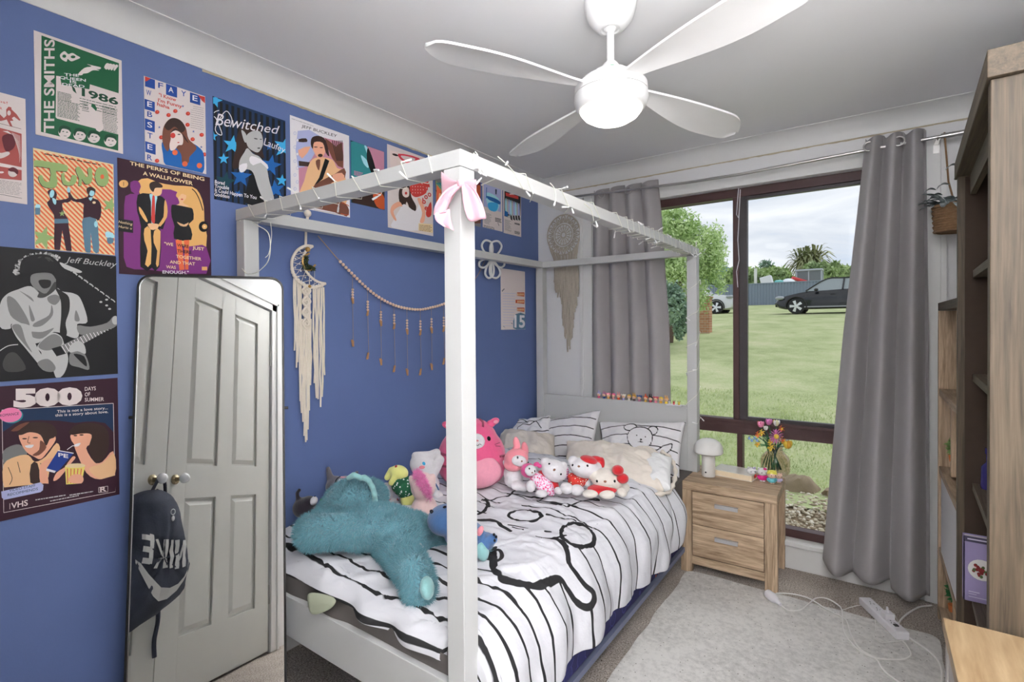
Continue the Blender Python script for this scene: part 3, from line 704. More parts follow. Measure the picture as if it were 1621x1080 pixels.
# things beyond the fence
k = 42/FPX
def yb(px, py, D): return atD(px, py, D)
q = yb(1280, 447, 42); g = gz(q.y); M_cab = mat('cab_grey_paint', P(165, 170, 178, 1.2), .5); M_dglass = mat('dark_glass', (.12, .14, .15, 1), .1, spec=.8)
cab = empty('tractor', (q.x, q.y, g), label='grey tractor cab with a red front loader behind the fence', cat='tractor')
w = 18*k; zt = yb(1280, 428, 42).z; zb = g+.9
mb = MB(); 
for sx in (-w, w-.1):
    for sy in (0, 1.3): mb.box((q.x+sx, q.y+sy, zb), (q.x+sx+.12, q.y+sy+.1, zt))
mb.box((q.x-.05, q.y, zb), (q.x+.05, q.y+.1, zt)); mb.box((q.x-w-.05, q.y-.1, zt-.05), (q.x+w+.05, q.y+1.5, zt+.1)); mb.box((q.x-w, q.y, zb-.3), (q.x+w, q.y+1.4, zb+.25)); mb.build('cab_frame', M_cab, cab, local=False, bevel=.04)
MB().box((q.x-w+.08, q.y+.04, zb+.25), (q.x+w-.08, q.y+.06, zt-.05)).build('windscreen', M_dglass, cab, local=False)
a = yb(1254, 440, 42); c_ = yb(1275, 446, 42); MB().tube([a, c_, c_+Vector((.5, 0, -.3))], .14, 8).build('loader_arm', mat('loader_red', P(200, 70, 75, 1.2), .5), cab, local=False)
MB().ell((q.x-w*.5, q.y, g+.55), (.55, .25, .55)).ell((q.x+w*.7, q.y, g+.55), (.55, .25, .55)).build('wheel', M_black, cab, local=False)
q = yb(1248, 448, 42); g = gz(q.y); bt = empty('covered_boat', (q.x, q.y, g), label='white tarpaulin-covered boat behind the fence beside the tractor', cat='boat')
mb = MB(); mb.ell((q.x, q.y, q.z-.1), (11*k, .8, 9*k), None, 16, 8); mb.ell((q.x, q.y, g+.5), (12*k, .7, .5)); mb.build('hull', mat('tarp_white', P(215, 220, 228, 1.2), .6, noise=.1, nscale=3), bt, local=False, smooth=True)
q = yb(1214, 446, 42); g = gz(q.y)
o = MB().box((-.42, -.4, g-q.z), (.42, .4, .42), Matrix.Translation((0, 0, 0)) @ Matrix.Rotation(-.25, 4, 'Y')).build('white_crate', mat('crate_white', P(215, 215, 222, 1.2), .6), bevel=.05); o.location = q; tag(o, 'tilted white crate with a grey band behind the fence', 'crate')
q = yb(1233, 446, 42); o = MB().lathe([(.3, gz(q.y)-q.z), (.34, .05), (.2, .12), (.0, .14)], n=16).build('water_drum', mat('drum_teal', P(120, 190, 190, 1.2), .5)); o.location = q; tag(o, 'small teal drum between the crate and the boat', 'drum')
q = yb(1196, 440, 43); o = MB().box((q.x-.1, q.y-.1, gz(q.y)), (q.x+.1, q.y+.1, yb(1196, 425, 43).z)).build('white_post', mat('post_white', P(210, 210, 205, 1.2), .6)); tag(o, 'short white post standing in front of the hedge', 'post')

# cars: side profile along +x is forward before mirroring
def car(name, loc, yaw, paint, label, suv=False):
    root = empty(name, loc, yaw, label, 'car')
    Lc, Wc = 4.45, 1.78; Hc = 1.66 if suv else 1.46
    n = 44
    def low(t):   # belt line height (hood, sides, tail)
        x = [0, .03, .10, .22, .32, .40, .8, .93, 1]; z = ([.55, .82, .93, 1.0, 1.06, 1.08, 1.12, 1.08, .75] if suv else [.45, .66, .78, .90, .97, 1.0, 1.04, 1.0, .70])
        return float(np.interp(t, x, z))
    def bot(t): return float(np.interp(t, [0, .04, .1, .9, 1], [.42, .26, .2, .22, .4]))
    def wid(t): return Wc/2*float(np.interp(t, [0, .03, .12, .3, .85, .97, 1], [.62, .8, .95, 1, 1, .9, .74]))
    rows = []; K = 12
    for i in range(n+1):
        t = i/n; x = Lc*(.5-t); zl, zh, w = bot(t), low(t), wid(t); row = []
        for j in range(K+1):
            s_ = j/K; a = (s_-.5)*PI; 
            yy = math.copysign(abs(math.sin(a))**.35, math.sin(a))*w; row.append((x, yy*(.93 if 0 else 1), zl+(zh-zl)*(math.cos(a)**.5 if abs(math.cos(a)) > 1e-6 else 0)*0+0))
        rows.append((x, zl, zh, w))
    mb = MB(); V = []; prof = []
    for (x, zl, zh, w) in rows:
        V += [(x, -w*.8, zl), (x, -w*.98, zl+.06), (x, -w, zl+(zh-zl)*.45), (x, -w*.97, zl+(zh-zl)*.78), (x, -w*.86, zh), (x, 0, zh+.035), (x, w*.86, zh), (x, w*.97, zl+(zh-zl)*.78), (x, w, zl+(zh-zl)*.45), (x, w*.98, zl+.06), (x, w*.8, zl)]
    k_ = 11; F = [(i*k_+j, i*k_+(j+1) % k_, (i+1)*k_+(j+1) % k_, (i+1)*k_+j) for i in range(n) for j in range(k_)]+[tuple(range(k_)), tuple(n*k_+j for j in range(k_))]
    mb.add(V, F); mb.build('body', paint, root, smooth=38)
    # greenhouse
    gp = ([(.86, 1.04), (.35, Hc-.04), (-.2, Hc), (-1.35, Hc-.06), (-2.0, 1.1)] if suv else [(1.02, .95), (.30, Hc-.04), (-.25, Hc), (-1.1, Hc-.07), (-1.85, 1.0)])
    def gh(sc, name, mt, zs=0, inset=0):
        mb = MB(); P_ = smoothpts([(x, 0, z) for x, z in gp], False, 5); V = []
        for p in P_:
            tt = (p.z-.95)/(Hc-.95); w = Wc/2*(.9-.17*max(0, tt))-inset; V += [(p.x, -w, p.z+zs), (p.x, w, p.z+zs)]
        m_ = len(P_); F = [(2*i, 2*i+2, 2*i+3, 2*i+1) for i in range(m_-1)]; F += [tuple(2*i for i in range(m_)), tuple(2*i+1 for i in reversed(range(m_)))]; F.append((0, 1, 2*m_-1, 2*m_-2)); mb.add(V, F); return mb.build(name, mt, root, smooth=30)
    gh(1, 'cabin', M_carglass, 0, .01)
    roof = MB(); P_ = smoothpts([(x, 0, z) for x, z in gp], False, 5); 
    for sg in (-1, 1):
        top = [Vector((p.x, sg*(Wc/2*(.9-.17*max(0, (p.z-.95)/(Hc-.95)))), p.z+.012)) for p in P_]; roof.tube(top, .028, 6)
        for px_ in ((-.35, -1.25) if not suv else (-.3, -1.2)):
            roof.tube([(px_+.05, sg*Wc/2*.9, 1.0), (px_, sg*Wc/2*.74, Hc-.03)], .035, 6)
    roof.grid(lambda a_, b_: (.22-1.5*a_, (b_-.5)*Wc*.72, Hc+.012+.025*math.sin(PI*b_)-(.05*max(0, a_-.6))-.05*max(0, .15-a_)), 8, 6)
    roof.build('roof', paint, root, smooth=40)
    for wx in (Lc*.5-.86, -Lc*.5+.92):
        for sg in (-1, 1):
            wl = empty('wheel', (wx, sg*(Wc/2-.1), .33)); wl.parent = root
            Mx = Matrix.Rotation(PI/2, 3, 'X')
            MB().lathe([(.20, -.1), (.31, -.1), (.335, -.07), (.335, .07), (.31, .1), (.20, .1)], n=28, M=Mx).build('tyre', mat('tyre_rubber', (.025, .025, .027, 1), .8), wl, smooth=40)
            rm = MB()
            for q5 in range(5):
                a5 = q5*2*PI/5; ca, sa = math.cos(a5), math.sin(a5)
                for sgn in (-1, 1):
                    rm.add([Vector((ca*r__-sa*w__, sg*dd, sa*r__+ca*w__)) for r__, w__, dd in ((.03, -.035, .116), (.24, -.06, .106), (.24, .06, .106), (.03, .035, .116))], [(0, 1, 2, 3)])
            rm.lathe([(.235, -.09), (.245, -.1), (.255, -.09)], n=24, M=Mx); rm.lathe([(.235, .09), (.245, .1), (.255, .09)], n=24, M=Mx); rm.ell((0, sg*.1, 0), (.06, .02, .06)); rm.build('rim', mat('alloy', (.75, .76, .78, 1), .3, metal=.6), wl)
            MB().lathe([(.0, 0), (.22, 0)], (0, sg*.05, 0), 24, Mx).build('brake_disc', mat('wheel_dark', (.05, .05, .055, 1), .6), wl)
            MB().tube([(wx+.39*math.cos(a_), sg*(Wc/2-.01), .33+.39*math.sin(a_)) for a_ in np.linspace(-.2, PI+.2, 16)], .03, 6).build('wheel_arch', M_black, root)
    for sg in (-1, 1):
        MB().ell((Lc/2-.22, sg*(Wc/2-.17), .70 if not suv else .85), (.2, .1, .085), Matrix.Rotation(-sg*.35, 3, 'Z')).build('headlight', mat('headlight_lens', (.35, .37, .4, 1), .1, spec=.8), root, smooth=True)
        MB().ell((.62, sg*(Wc/2+.09), 1.0 if not suv else 1.12), (.08, .1, .07)).build('wing_mirror', paint, root, smooth=True)
        MB().box((-.05, sg*(Wc/2-.0)-.012, .80), (.12, sg*(Wc/2)+.02, .83)).build('door_handle', paint, root)
        MB().box((-1.5, sg*(Wc/2*.98)-.01, .26), (1.25, sg*(Wc/2*.98)+.015, .32)).build('side_skirt', M_black if suv else mat('skirt_grey', (.3, .3, .32, 1), .4), root)
    MB().box((Lc/2-.12, -.5, .32), (Lc/2-.02, .5, .46)).build('grille', M_black, root)
    return root
M_carglass = mat('car_glass', (.30, .34, .37, 1), .08, spec=.9)
M_blackpaint = mat('car_black_paint', (.010, .011, .015, 1), .2, coat=.5, spec=.4)
M_whitepaint = mat('car_white_paint', (.72, .73, .75, 1), .2, coat=.8)
a = atD(1260.5, 497, 22)                      # front wheel contact
car('parked_car', (a.x+(4.45/2-.86), a.y+.8, a.z), PI, M_blackpaint, 'black hatchback parked on the street, nose to the left')
gz22 = a.z
a = atD(1134, 497, 26)
car('parked_car', (a.x-(4.45/2-.86), a.y+.8, a.z), 0, M_whitepaint, 'white car parked on the street behind the brick pier, nose to the right', True)
print('GZ', gz22, atD(1134, 497, 26), atD(1190, 483, 37.5), onZ(1260, 805, -.03), 'fence', onY(1190, 483, 37.5).z, onY(1190, 449, 37.5).z)
# ================================================================= BED
BX0, BX1, BY0, BY1, BH, PT = .078, 1.174, -2.252, -.105, 1.80, .056
M_bed = mat('bed_white_paint', (.60, .605, .60, 1), .38, noise=.012, nscale=4)
bed = empty('canopy_bed', (BX0, BY0, 0), label='white four-poster canopy bed frame with square posts against the blue wall', cat='bed')
for x in (BX0, BX1-PT):
    for y in (BY0, BY1-PT): MB().box((x, y, 0), (x+PT, y+PT, BH-.043)).build('post', M_bed, bed, local=False, bevel=.002)
zr = BH-.042
MB().box((BX0-.002, BY0-.001, zr), (BX1+.001, BY0+PT, BH)).build('top_rail', M_bed, bed, local=False, bevel=.002)
MB().box((BX0, BY1-PT, zr), (BX1, BY1, BH)).build('top_rail', M_bed, bed, local=False, bevel=.002)
for x in (BX0, BX1-PT): MB().box((x, BY0+PT+.001, zr), (x+PT, BY1-PT-.001, BH)).build('top_rail', M_bed, bed, local=False, bevel=.002)
MB().box((BX0+PT, BY1-.042, .30), (BX1-PT, BY1-.012, .877)).build('headboard', M_bed, bed, local=False, bevel=.003)
MB().box((BX0+PT, BY0+.004, .305), (BX1-PT, BY0+.026, .442)).build('footboard', M_bed, bed, local=False, bevel=.002)
MB().box((BX1-.03, -2.0, .105), (BX1-.012, BY1-PT, .129)).build('side_rail', mat('rail_blue_grey', P(90, 95, 115), .5), bed, local=False)
# navy base, mattress
m, nt, b = newmat('navy_print'); tc = nt.nodes.new('ShaderNodeTexCoord'); v = nt.nodes.new('ShaderNodeTexVoronoi'); v.inputs['Scale'].default_value = 14; nt.links.new(tc.outputs['Object'], v.inputs['Vector'])
cr = nt.nodes.new('ShaderNodeValToRGB'); cr.color_ramp.interpolation = 'CONSTANT'; e = cr.color_ramp.elements; e[0].color = P(190, 100, 60, 1.2); e[1].position = .13; e[1].color = P(40, 42, 95, 1.3); x_ = e.new(.44); x_.color = P(60, 62, 120, 1.3); x_ = e.new(.5); x_.color = P(38, 38, 85, 1.3)
nt.links.new(v.outputs['Distance'], cr.inputs['Fac']); nt.links.new(cr.outputs[0], b.inputs['Base Color']); b.inputs['Roughness'].default_value = .85
o = MB().box((.14, -1.99, .13), (1.150, -.17, .303)).build('bed_base', m, bevel=.01); tag(o, 'navy patterned fabric bed base showing below the duvet', 'bed base')
M_sheet = mat('sheet_dark_grey', P(82, 78, 76, 1.5), .9, noise=.1, nscale=10, bump=.3, bscale=30)
V = MB(); V.grid(lambda a, b_: Vector((.145+1.005*a, -2.222-.012*float(vnoise(a*9, b_*3))-.012*math.sin(PI*b_), .305+.195*b_)), 60, 10)
V.box((.145, -2.215, .305), (1.150, -.17, .50))
o = V.build('mattress', M_sheet, smooth=40); tag(o, 'mattress in a dark grey fitted sheet between duvet and footboard', 'mattress')
# sage cloth corner poking out
sg = MB(); K = [(483, 941), (489, 973), (497, 975), (530, 962)]
A = [onY(485, 938, -2.262), onY(487, 955, -2.266), onY(490, 973, -2.272)]; B = [onY(500, 938, -2.248), onY(505, 955, -2.268), onY(500, 974, -2.27)]; C3 = [onY(535, 945, -2.24), onY(528, 958, -2.262), onY(520, 967, -2.266)]
sg.add(A+B+C3, [(0, 3, 4, 1), (1, 4, 5, 2), (3, 6, 7, 4), (4, 7, 8, 5)])
o = sg.build('pillowcase', mat('sage_cloth', P(150, 155, 135, 1.5), .9, bump=.2), smooth=True); sd = o.modifiers.new('s', 'SUBSURF'); sd.levels = sd.render_levels = 2; so_ = o.modifiers.new('t', 'SOLIDIFY'); so_.thickness = .004
tag(o, 'sage green cloth corner hanging out over the footboard', 'cloth')

# ---- duvet
def segdist(X, Y, pts):
    d = np.full(X.shape, 9.0)
    for (ax, ay), (bx, by) in zip(pts[:-1], pts[1:]):
        dx, dy = bx-ax, by-ay; L2 = dx*dx+dy*dy+1e-12; t = np.clip(((X-ax)*dx+(Y-ay)*dy)/L2, 0, 1)
        d = np.minimum(d, np.hypot(X-ax-t*dx, Y-ay-t*dy))
    return d
def inside(X, Y, pts):
    c = np.zeros(X.shape, bool); n = len(pts)
    for i in range(n):
        x1, y1 = pts[i]; x2, y2 = pts[(i+1) % n]
        cond = ((y1 > Y) != (y2 > Y)) & (X < (x2-x1)*(Y-y1)/(y2-y1+1e-12)+x1); c ^= cond
    return c
def sm2(pts, closed=False, n=6): return [(p.x, p.y) for p in smoothpts([(a, b, 0) for a, b in pts], closed, n)]
NU, NV = 330, 470
LU, LV = 1.46, 1.75         # flat width (across, incl. side drop) and length (incl. foot drop)
u, v = np.meshgrid(np.linspace(0, LU, NU+1), np.linspace(0, LV, NV+1))
XL, XE, RD = .105, 1.10, .085; YH, YE = -.62, -2.165
top_u = XE-XL; top_v = YH-YE
def roll(s, R, extra):      # arc-length s past the edge -> (outward, down)
    a = np.clip(s/R, 0, PI/2); out = R*np.sin(a); dn = R*(1-np.cos(a)); rest = np.clip(s-R*PI/2, 0, None); return out+rest*extra, dn+rest
su = np.clip(u-top_u, 0, None); sv = np.clip(v-top_v, 0, None)
yflat = YH-np.minimum(v, top_v)
# hem: the side hangs lower near the head
side_len = np.interp(v, [0, .25, 1.0, 1.5, 1.75], [.30, .345, .30, .27, .30])
su = su*(side_len/(LU-top_u)*1.0)/(.42/(LU-top_u))*(.42/(LU-top_u))*((LU-top_u)/.42) if False else su*side_len/(LU-top_u)
foot_len = np.interp(u, [0, .3, .7, 1.0], [.065, .07, .085, .10]); sv = sv*foot_len/(LV-top_v)
ou, du = roll(su, RD, .06); ov, dv = roll(sv, .05, .03)
X = XL+np.minimum(u, top_u)+ou; Y = yflat-ov; Z = .562-du-dv
cornerin = np.clip((X-1.08)/.06, 0, 1); Y = Y+cornerin*np.clip(-(Y)-2.17, 0, None)*.0
Y = np.where((X > 1.07), np.maximum(Y, -2.185-.0*X), Y)
crown = .028*np.sin(PI*np.clip((u+.05)/(top_u+.15), 0, 1))*np.sin(PI*np.clip((v+.3)/(top_v+.42), 0, 1)); Z += crown-.01
Z += np.where(su > 0, 0, 1)*0
# softness: quilting wrinkles
wr = .010*fbm(u*5, v*5, 0, 3, 2)+.016*vnoise(u*2.2, v*2.6, 0, 9)
rid = 1-np.abs(fbm(u*3.2+.5*v, v*7, 0, 3, 21)); wr += .010*rid**3
rid2 = 1-np.abs(fbm((u+v)*6, (u-v)*4, 0, 2, 33)); wr += .006*rid2**4
rid3 = 1-np.abs(fbm(u*13+v*3, v*9-u*4, 0, 2, 61)); wr += .0028*rid3**4
flat = np.clip(1-du/.05, 0, 1)*np.clip(1-dv/.05, 0, 1)
Z += wr*flat*1.1-.006
side = np.clip(du/.10, 0, 1); drop = np.clip(du/.35, 0, 1)
fold = .020*np.sin(yflat*26+2.2*vnoise(yflat*3, du*3, 0, 5))*(.25+.75*drop)+.012*fbm(yflat*9, du*4, 0, 3, 8)+.018*vnoise(yflat*3, du*5, 0, 15)
X += side*(fold+.012+.02*np.sin(PI*np.clip(du/.36, 0, 1)))
sf = np.clip(dv/.05, 0, 1); Y += sf*np.where(X > 1.08, 0, 1)*(.010*np.sin(X*30+2*vnoise(X*4, dv*5, 0, 3))-.012+.008*fbm(X*9, dv*9, 0, 2, 4))
Z += sf*.012*vnoise(X*5, 0, 0, 44)+side*.018*vnoise(yflat*4, 0, 0, 45)*drop
X = np.where(side > 0, np.maximum(X, 1.1+.0*X), X)
# lift beneath the head end (pillows) and slump by the wall
DX, DY, DZ = X, Y, Z
pu = XL+np.minimum(u, top_u)+su; pv = YH-np.minimum(v, top_v)-sv                                       # flat pattern coordinates
V3 = np.stack([DX, DY, DZ], -1)
_DB = BVHTree.FromPolygons([tuple(p) for p in V3.reshape(-1, 3)], [tuple(int(k) for k in f) for f in gridfaces(NU, NV)])
def c3(x, y):
    h = _DB.ray_cast(CAM, ray(740+.2963*x, 760+.2963*y).normalized())
    j, i = divmod(h[2], NU); return (float(pu[j, i]), float(pv[j, i]))
def ellp(cx, cy, rx, ry, a=0, n=24): 
    ca, sa = math.cos(a), math.sin(a)
    return [(cx+rx*math.cos(2*PI*k/n)*ca-ry*math.sin(2*PI*k/n)*sa, cy+rx*math.cos(2*PI*k/n)*sa+ry*math.sin(2*PI*k/n)*ca) for k in range(n+1)]
strokes = []; masks = []
def st(pts, w, closed=False, smooth=True):
    q = [c3(*p) for p in pts]; q = sm2(q, closed, 5) if smooth else q
    if closed: q = q+[q[0]]
    strokes.append((q, w)); return q
e1 = st(ellp(310, 212, 88, 30)[:-1], .014, True); e2 = st(ellp(585, 315, 82, 60, .25)[:-1], .016, True)
bd = [(470, 335), (512, 365), (522, 420), (535, 478), (600, 560), (655, 612), (652, 662), (618, 684), (560, 650), (512, 590), (470, 540), (400, 568), (330, 587), (240, 572), (172, 540), (142, 480), (140, 420), (150, 385)]
st(bd, .021); st([(50, 238), (120, 236), (165, 252), (235, 298)], .016); st([(400, 334), (470, 335), (530, 320)], .012); st([(425, 205), (500, 226), (570, 240)], .012)
st([(125, 425), (140, 405), (175, 400), (188, 425), (175, 452), (145, 458), (125, 440)], .016, True)
st([(95, 125), (105, 160), (90, 190), (55, 206)], .018); st([(80, 125), (160, 115), (230, 100), (275, 62)], .011); st([(215, 95), (330, 108), (410, 115), (370, 135), (490, 150), (540, 163), (600, 137), (700, 131)], .010)
st([(220, 262), (270, 272), (322, 282)], .007); st([(240, 275), (300, 290)], .007); st([(414, 300), (440, 301)], .014); st([(360, 325), (470, 345), (530, 378)], .007)
st([(645, 92), (690, 122)], .016); st([(50, 55), (100, 38)], .010)
masks = [[c3(*p) for p in [(60, 238), (235, 100), (320, 180), (500, 226), (545, 320), (470, 335)]+bd[1:-1]+[(60, 480)]], e1, e2]
wv = .0018*fbm(pu*9, pv*9, 0, 2, 77)
ink = np.full(pu.shape, 9.0)
per = .094; yy = np.where(pv < -1.85, -1.85+(pv+1.85)*1.5, pv)+.012*vnoise(pu*2, pv*.8, 0, 50)+wv
k_ = np.abs(((yy/per) % 1)-.5)*per; k_ = per/2-k_             # distance to the stripe line
hw = np.interp(-pv, [.6, 1.5, 1.85, 1.9, 2.1], [.0032, .0045, .0056, .0072, .0076])
sd_ = k_-hw
msk = np.zeros(pu.shape, bool)
for q in masks: msk |= inside(pu, pv, q)
face = inside(pu, pv, [c3(*p) for p in [(60, 238), (215, 90), (560, 200), (540, 330), (470, 335), (360, 325), (200, 300)]])
ink = np.where(msk, 9.0, sd_)
for q, w_ in strokes:
    ink = np.minimum(ink, segdist(pu, pv, q)+wv*.3-w_/2)
M_duvet = inkmat('duvet_print', P(203, 203, 208, 1.28), (.03, .03, .032, 1), bump=.55, bscale=38)
# thickness: fold a hem back underneath
V3 = np.stack([DX, DY, DZ], -1)
o = npmesh('duvet', V3.reshape(-1, 3), gridfaces(NU, NV), M_duvet, attrs={'ink': ink.ravel()})
o.modifiers.new('t', 'SOLIDIFY').thickness = .016; o.modifiers['t'].offset = -1
tag(o, 'white duvet printed with black wavy stripes and a big outlined animal', 'duvet')
DUV = o
def duvz(x, y):
    h = bvh(DUV).ray_cast(Vector((x, y, 1.5)), Vector((0, 0, -1))); return h[0].z if h[0] else .64

# ---- pillows defined by their four corners
def pillow(name, c, thick, material, label, cat='pillow', ink=None, seed=1, wr=.006, parent=None, pin=.10, n=70):
    TL, TR, BR, BL = [Vector(q) for q in c]; nrm = ((TR-TL).cross(BL-TL)).normalized()
    if nrm.dot(CAM-TL) < 0: nrm = -nrm
    W_ = (TR-TL).length; H_ = (BL-TL).length
    s_, t_ = np.meshgrid(np.linspace(-1, 1, n+1), np.linspace(-1, 1, n+1))
    S_ = s_*(1-pin*(1-t_**2)*np.abs(s_)**2*.6); T_ = t_*(1-pin*(1-s_**2)*np.abs(t_)**2*.6)
    a = (S_+1)/2; b_ = (T_+1)/2
    def bil(k): return (TL[k]*(1-a)+TR[k]*a)*(1-b_)+(BL[k]*(1-a)+BR[k]*a)*b_
    base = np.stack([bil(0), bil(1), bil(2)], -1)
    th = thick/2*((1-s_**2).clip(0)**.42)*((1-t_**2).clip(0)**.42)
    wn = wr*fbm(a*W_*16, b_*H_*16, seed, 3, seed)+wr*1.6*(1-np.abs(fbm(a*W_*7, b_*H_*5, seed, 2, seed+9)))**3*.7
    edge = np.clip(th/(thick*.12), 0, 1)
    N = np.array(nrm); F1 = base+N*(th+wn*edge)[..., None]; F2 = base-N*(th*.8)[..., None]
    G = gridfaces(n, n); V = np.concatenate([F1.reshape(-1, 3), F2.reshape(-1, 3)]); FF = np.concatenate([G, G[:, ::-1]+(n+1)**2])
    at = None
    if ink: f = ink((S_)*W_/2, (-T_)*H_/2, W_, H_); at = {'ink': np.concatenate([f.ravel(), np.full(f.size, 9.0)])}
    o = npmesh(name, V, FF, material, parent, attrs=at, local=False)
    bm = bmesh.new(); bm.from_mesh(o.data); bmesh.ops.remove_doubles(bm, verts=bm.verts, dist=.0004); bmesh.ops.recalc_face_normals(bm, faces=bm.faces); bm.to_mesh(o.data); bm.free()
    if label: tag(o, label, cat)
    return o
def stripes(per, w, curve=0):
    def f(X, Y, W_, H_): yy = Y+curve*X*X; k_ = per/2-np.abs(((yy/per) % 1)-.5)*per; return k_-w/2
    return f
def bearprint(X, Y, W_, H_):
    d = stripes(.062, .006, .35)(X, Y, W_, H_); cx, cy = .02, .02
    cy = .06; parts = [(ellp(cx, cy-.02, .082, .074), 1), (ellp(cx-.068, cy+.05, .038, .025, .2), 1), (ellp(cx+.076, cy+.03, .033, .030), 1)]
    m_ = np.zeros(X.shape, bool)
    for q, _ in parts: m_ |= inside(X, Y, q)
    body = sm2([(cx-.05, cy-.07), (cx-.16, cy-.14), (cx-.2, cy-.3), (cx+.2, cy-.3), (cx+.13, cy-.16), (cx+.19, cy-.08), (cx+.2, cy-.04), (cx+.16, cy-.055), (cx+.11, cy-.09), (cx+.05, cy-.07)], True); m_ |= inside(X, Y, body)
    d = np.where(m_, 9, d)
    inh = inside(X, Y, parts[0][0])
    for i, (q, _) in enumerate(parts):
        dd = segdist(X, Y, q)-.0035
        if i: dd = np.where(inh, 9, dd)
        d = np.minimum(d, dd)
    d = np.minimum(d, np.where(inh, 9, segdist(X, Y, body+[body[0]])-.0035))
    for ex, ey, er in ((-.022, -.005, .005), (.036, -.012, .005)): d = np.minimum(d, np.hypot(X-cx-ex, Y-cy-ey)-er)
    for q in ([(0, -.03), (.006, -.024), (.014, -.03), (.006, -.036), (0, -.03)], [(.006, -.036), (.004, -.046), (-.012, -.048)], [(.006, -.036), (.012, -.048), (.024, -.045)]):
        d = np.minimum(d, segdist(X, Y, [(cx+a, cy+b) for a, b in q])-.0022)
    return d
M_pillP = inkmat('pillow_print', P(200, 198, 200, 1.6), (.035, .035, .037, 1), bump=.3)
M_cream = mat('cream_muslin', P(198, 190, 180, 1.55), .9, noise=.08, nscale=9, bump=.8, bscale=28)
M_whitepil = mat('white_cotton', P(205, 208, 215, 1.6), .9, noise=.03, bump=.3, bscale=50)
pillow('pillow', [onY(948, 668, -.185), onY(1086, 668, -.175), onY(1076, 762, -.34), onY(955, 745, -.36)], .12, M_pillP, 'white striped pillow with an outlined animal face, upright at the right of the headboard', ink=bearprint, seed=3)
pillow('pillow', [onY(842, 668, -.20), onY(951, 650, -.185), onY(938, 730, -.36), onY(850, 735, -.36)], .11, M_pillP, 'white pillow with black curved stripes, standing left of centre at the headboard', ink=stripes(.065, .006, .5), seed=4)
def doodle(X, Y, W_, H_):
    d = stripes(.085, .006, -1.2)(X, Y+.02, W_, H_); d = np.minimum(d, segdist(X, Y, sm2([(-.05, .0), (-.02, .05), (.04, .04), (.08, .07), (.12, .02)], False))-.003)
    return np.minimum(d, segdist(X, Y, sm2([(-.15, .12), (-.1, .06), (-.04, .1), (.02, .06)], False))-.003)
pillow('pillow', [onY(805, 668, -.23), onY(872, 658, -.22), onY(875, 715, -.38), onY(800, 715, -.38)], .12, M_pillP, 'rumpled white pillow with black doodle lines in the corner by the blue wall', ink=doodle, seed=5, wr=.012)
pillow('pillow', [onY(790, 678, -.40), onY(878, 690, -.40), onY(886, 768, -.74), onY(792, 760, -.72)], .17, M_cream, 'creased cream pillow behind the pink bunny plush', seed=6, wr=.009)
pillow('pillow', [onY(762, 683, -.40), onY(800, 672, -.32), onY(812, 740, -.5), onY(778, 745, -.5)], .08, M_cream, 'cream pillow corner peeking out beside the round pink plush', seed=9, wr=.008)
cp = pillow('pillow', [onY(897, 700, -.45), onY(1042, 716, -.45), onY(1052, 778, -.80), onY(888, 770, -.80)], .19, M_cream, 'long cream pillow in front, a white pillow showing at its open right end', seed=7, wr=.010)
pillow('inner_pillow', [onY(1018, 722, -.47), onY(1064, 726, -.45), onY(1062, 775, -.78), onY(1012, 778, -.80)], .135, M_whitepil, None, seed=8, parent=cp, wr=.007)
a = [onY(1046, 714, -.44), onY(1062, 726, -.43), onY(1069, 745, -.48), onY(1066, 766, -.62), onY(1056, 780, -.76), onY(1030, 783, -.85), onY(1004, 783, -.86)]
MB().tube(smoothpts(a, False), [.010+.004*math.sin(i*1.7) for i in range(37)], 8).build('frill_edge', M_cream, cp, local=False, smooth=True)
# ================================================================= CURTAINS
M_curt = mat('curtain_grey', P(128, 125, 126, 1.8), .9, noise=.04, nscale=25, bump=.15, bscale=300, sheen=.2)
def curtain(name, xt, xm, xb, zt, zb, ph, label, seed, yc=-.1, npl=4.5, pl=None, amp=.045):
    n, mz = 240, 70; s_, t_ = np.meshgrid(np.linspace(0, 1, n+1), np.linspace(0, 1, mz+1))
    x0 = np.interp(t_, [0, .45, 1], [xt[0], xm[0], xb[0]]); x1 = np.interp(t_, [0, .45, 1], [xt[1], xm[1], xb[1]])
    ph_ = s_*npl*2*PI+ph+.7*vnoise(s_*3, t_*1.3, 0, seed)*t_
    y = yc+amp*(.75+.4*t_)*np.sin(ph_)+.012*np.sin(2*ph_+1)+.008*fbm(s_*6, t_*5, 0, 2, seed+3)
    x = x0+(x1-x0)*(s_+.035*np.sin(ph_*1+1.2))
    zbv = zb(s_) if callable(zb) else zb
    z = zt+.012*np.sin(ph_+.8)*(1-t_)**6+(zbv-zt)*t_
    o = npmesh(name, np.stack([x, y, z], -1).reshape(-1, 3), gridfaces(n, mz), M_curt)
    o.modifiers.new('t', 'SOLIDIFY').thickness = .003
    tag(o, label, 'curtain'); return o
RZ = 2.205
c1 = curtain('curtain', (.452, .912), (.43, .972), (.43, .986), 2.255, .30, .6, 'grey curtain gathered at the left of the window behind the bed head', 3, npl=4.2, yc=-.058, amp=.036)
c2 = curtain('curtain', (1.975, 2.21), (1.885, 2.222), (1.80, 2.228), 2.265, lambda s: np.interp(s, [0, .12, .3, .62, .64, .8, 1], [.13, .085, .085, .09, .05, .05, .06]), 2.2, 'grey curtain hanging at the right side of the window beside the shelf', 8, npl=3.1, amp=.05, yc=-.115)
rod = empty('curtain_rod', (1.4, -.1, RZ), label='thin brushed steel curtain rod across the top of the window', cat='curtain rod')
MB().tube([(.33, -.1, 2.232), (1.1, -.1, 2.20), (1.4, -.1, 2.198), (2.0, -.1, 2.215), (2.42, -.1, 2.222)], .008, 12).build('rod', M_grey_metal, rod, local=False, smooth=True)
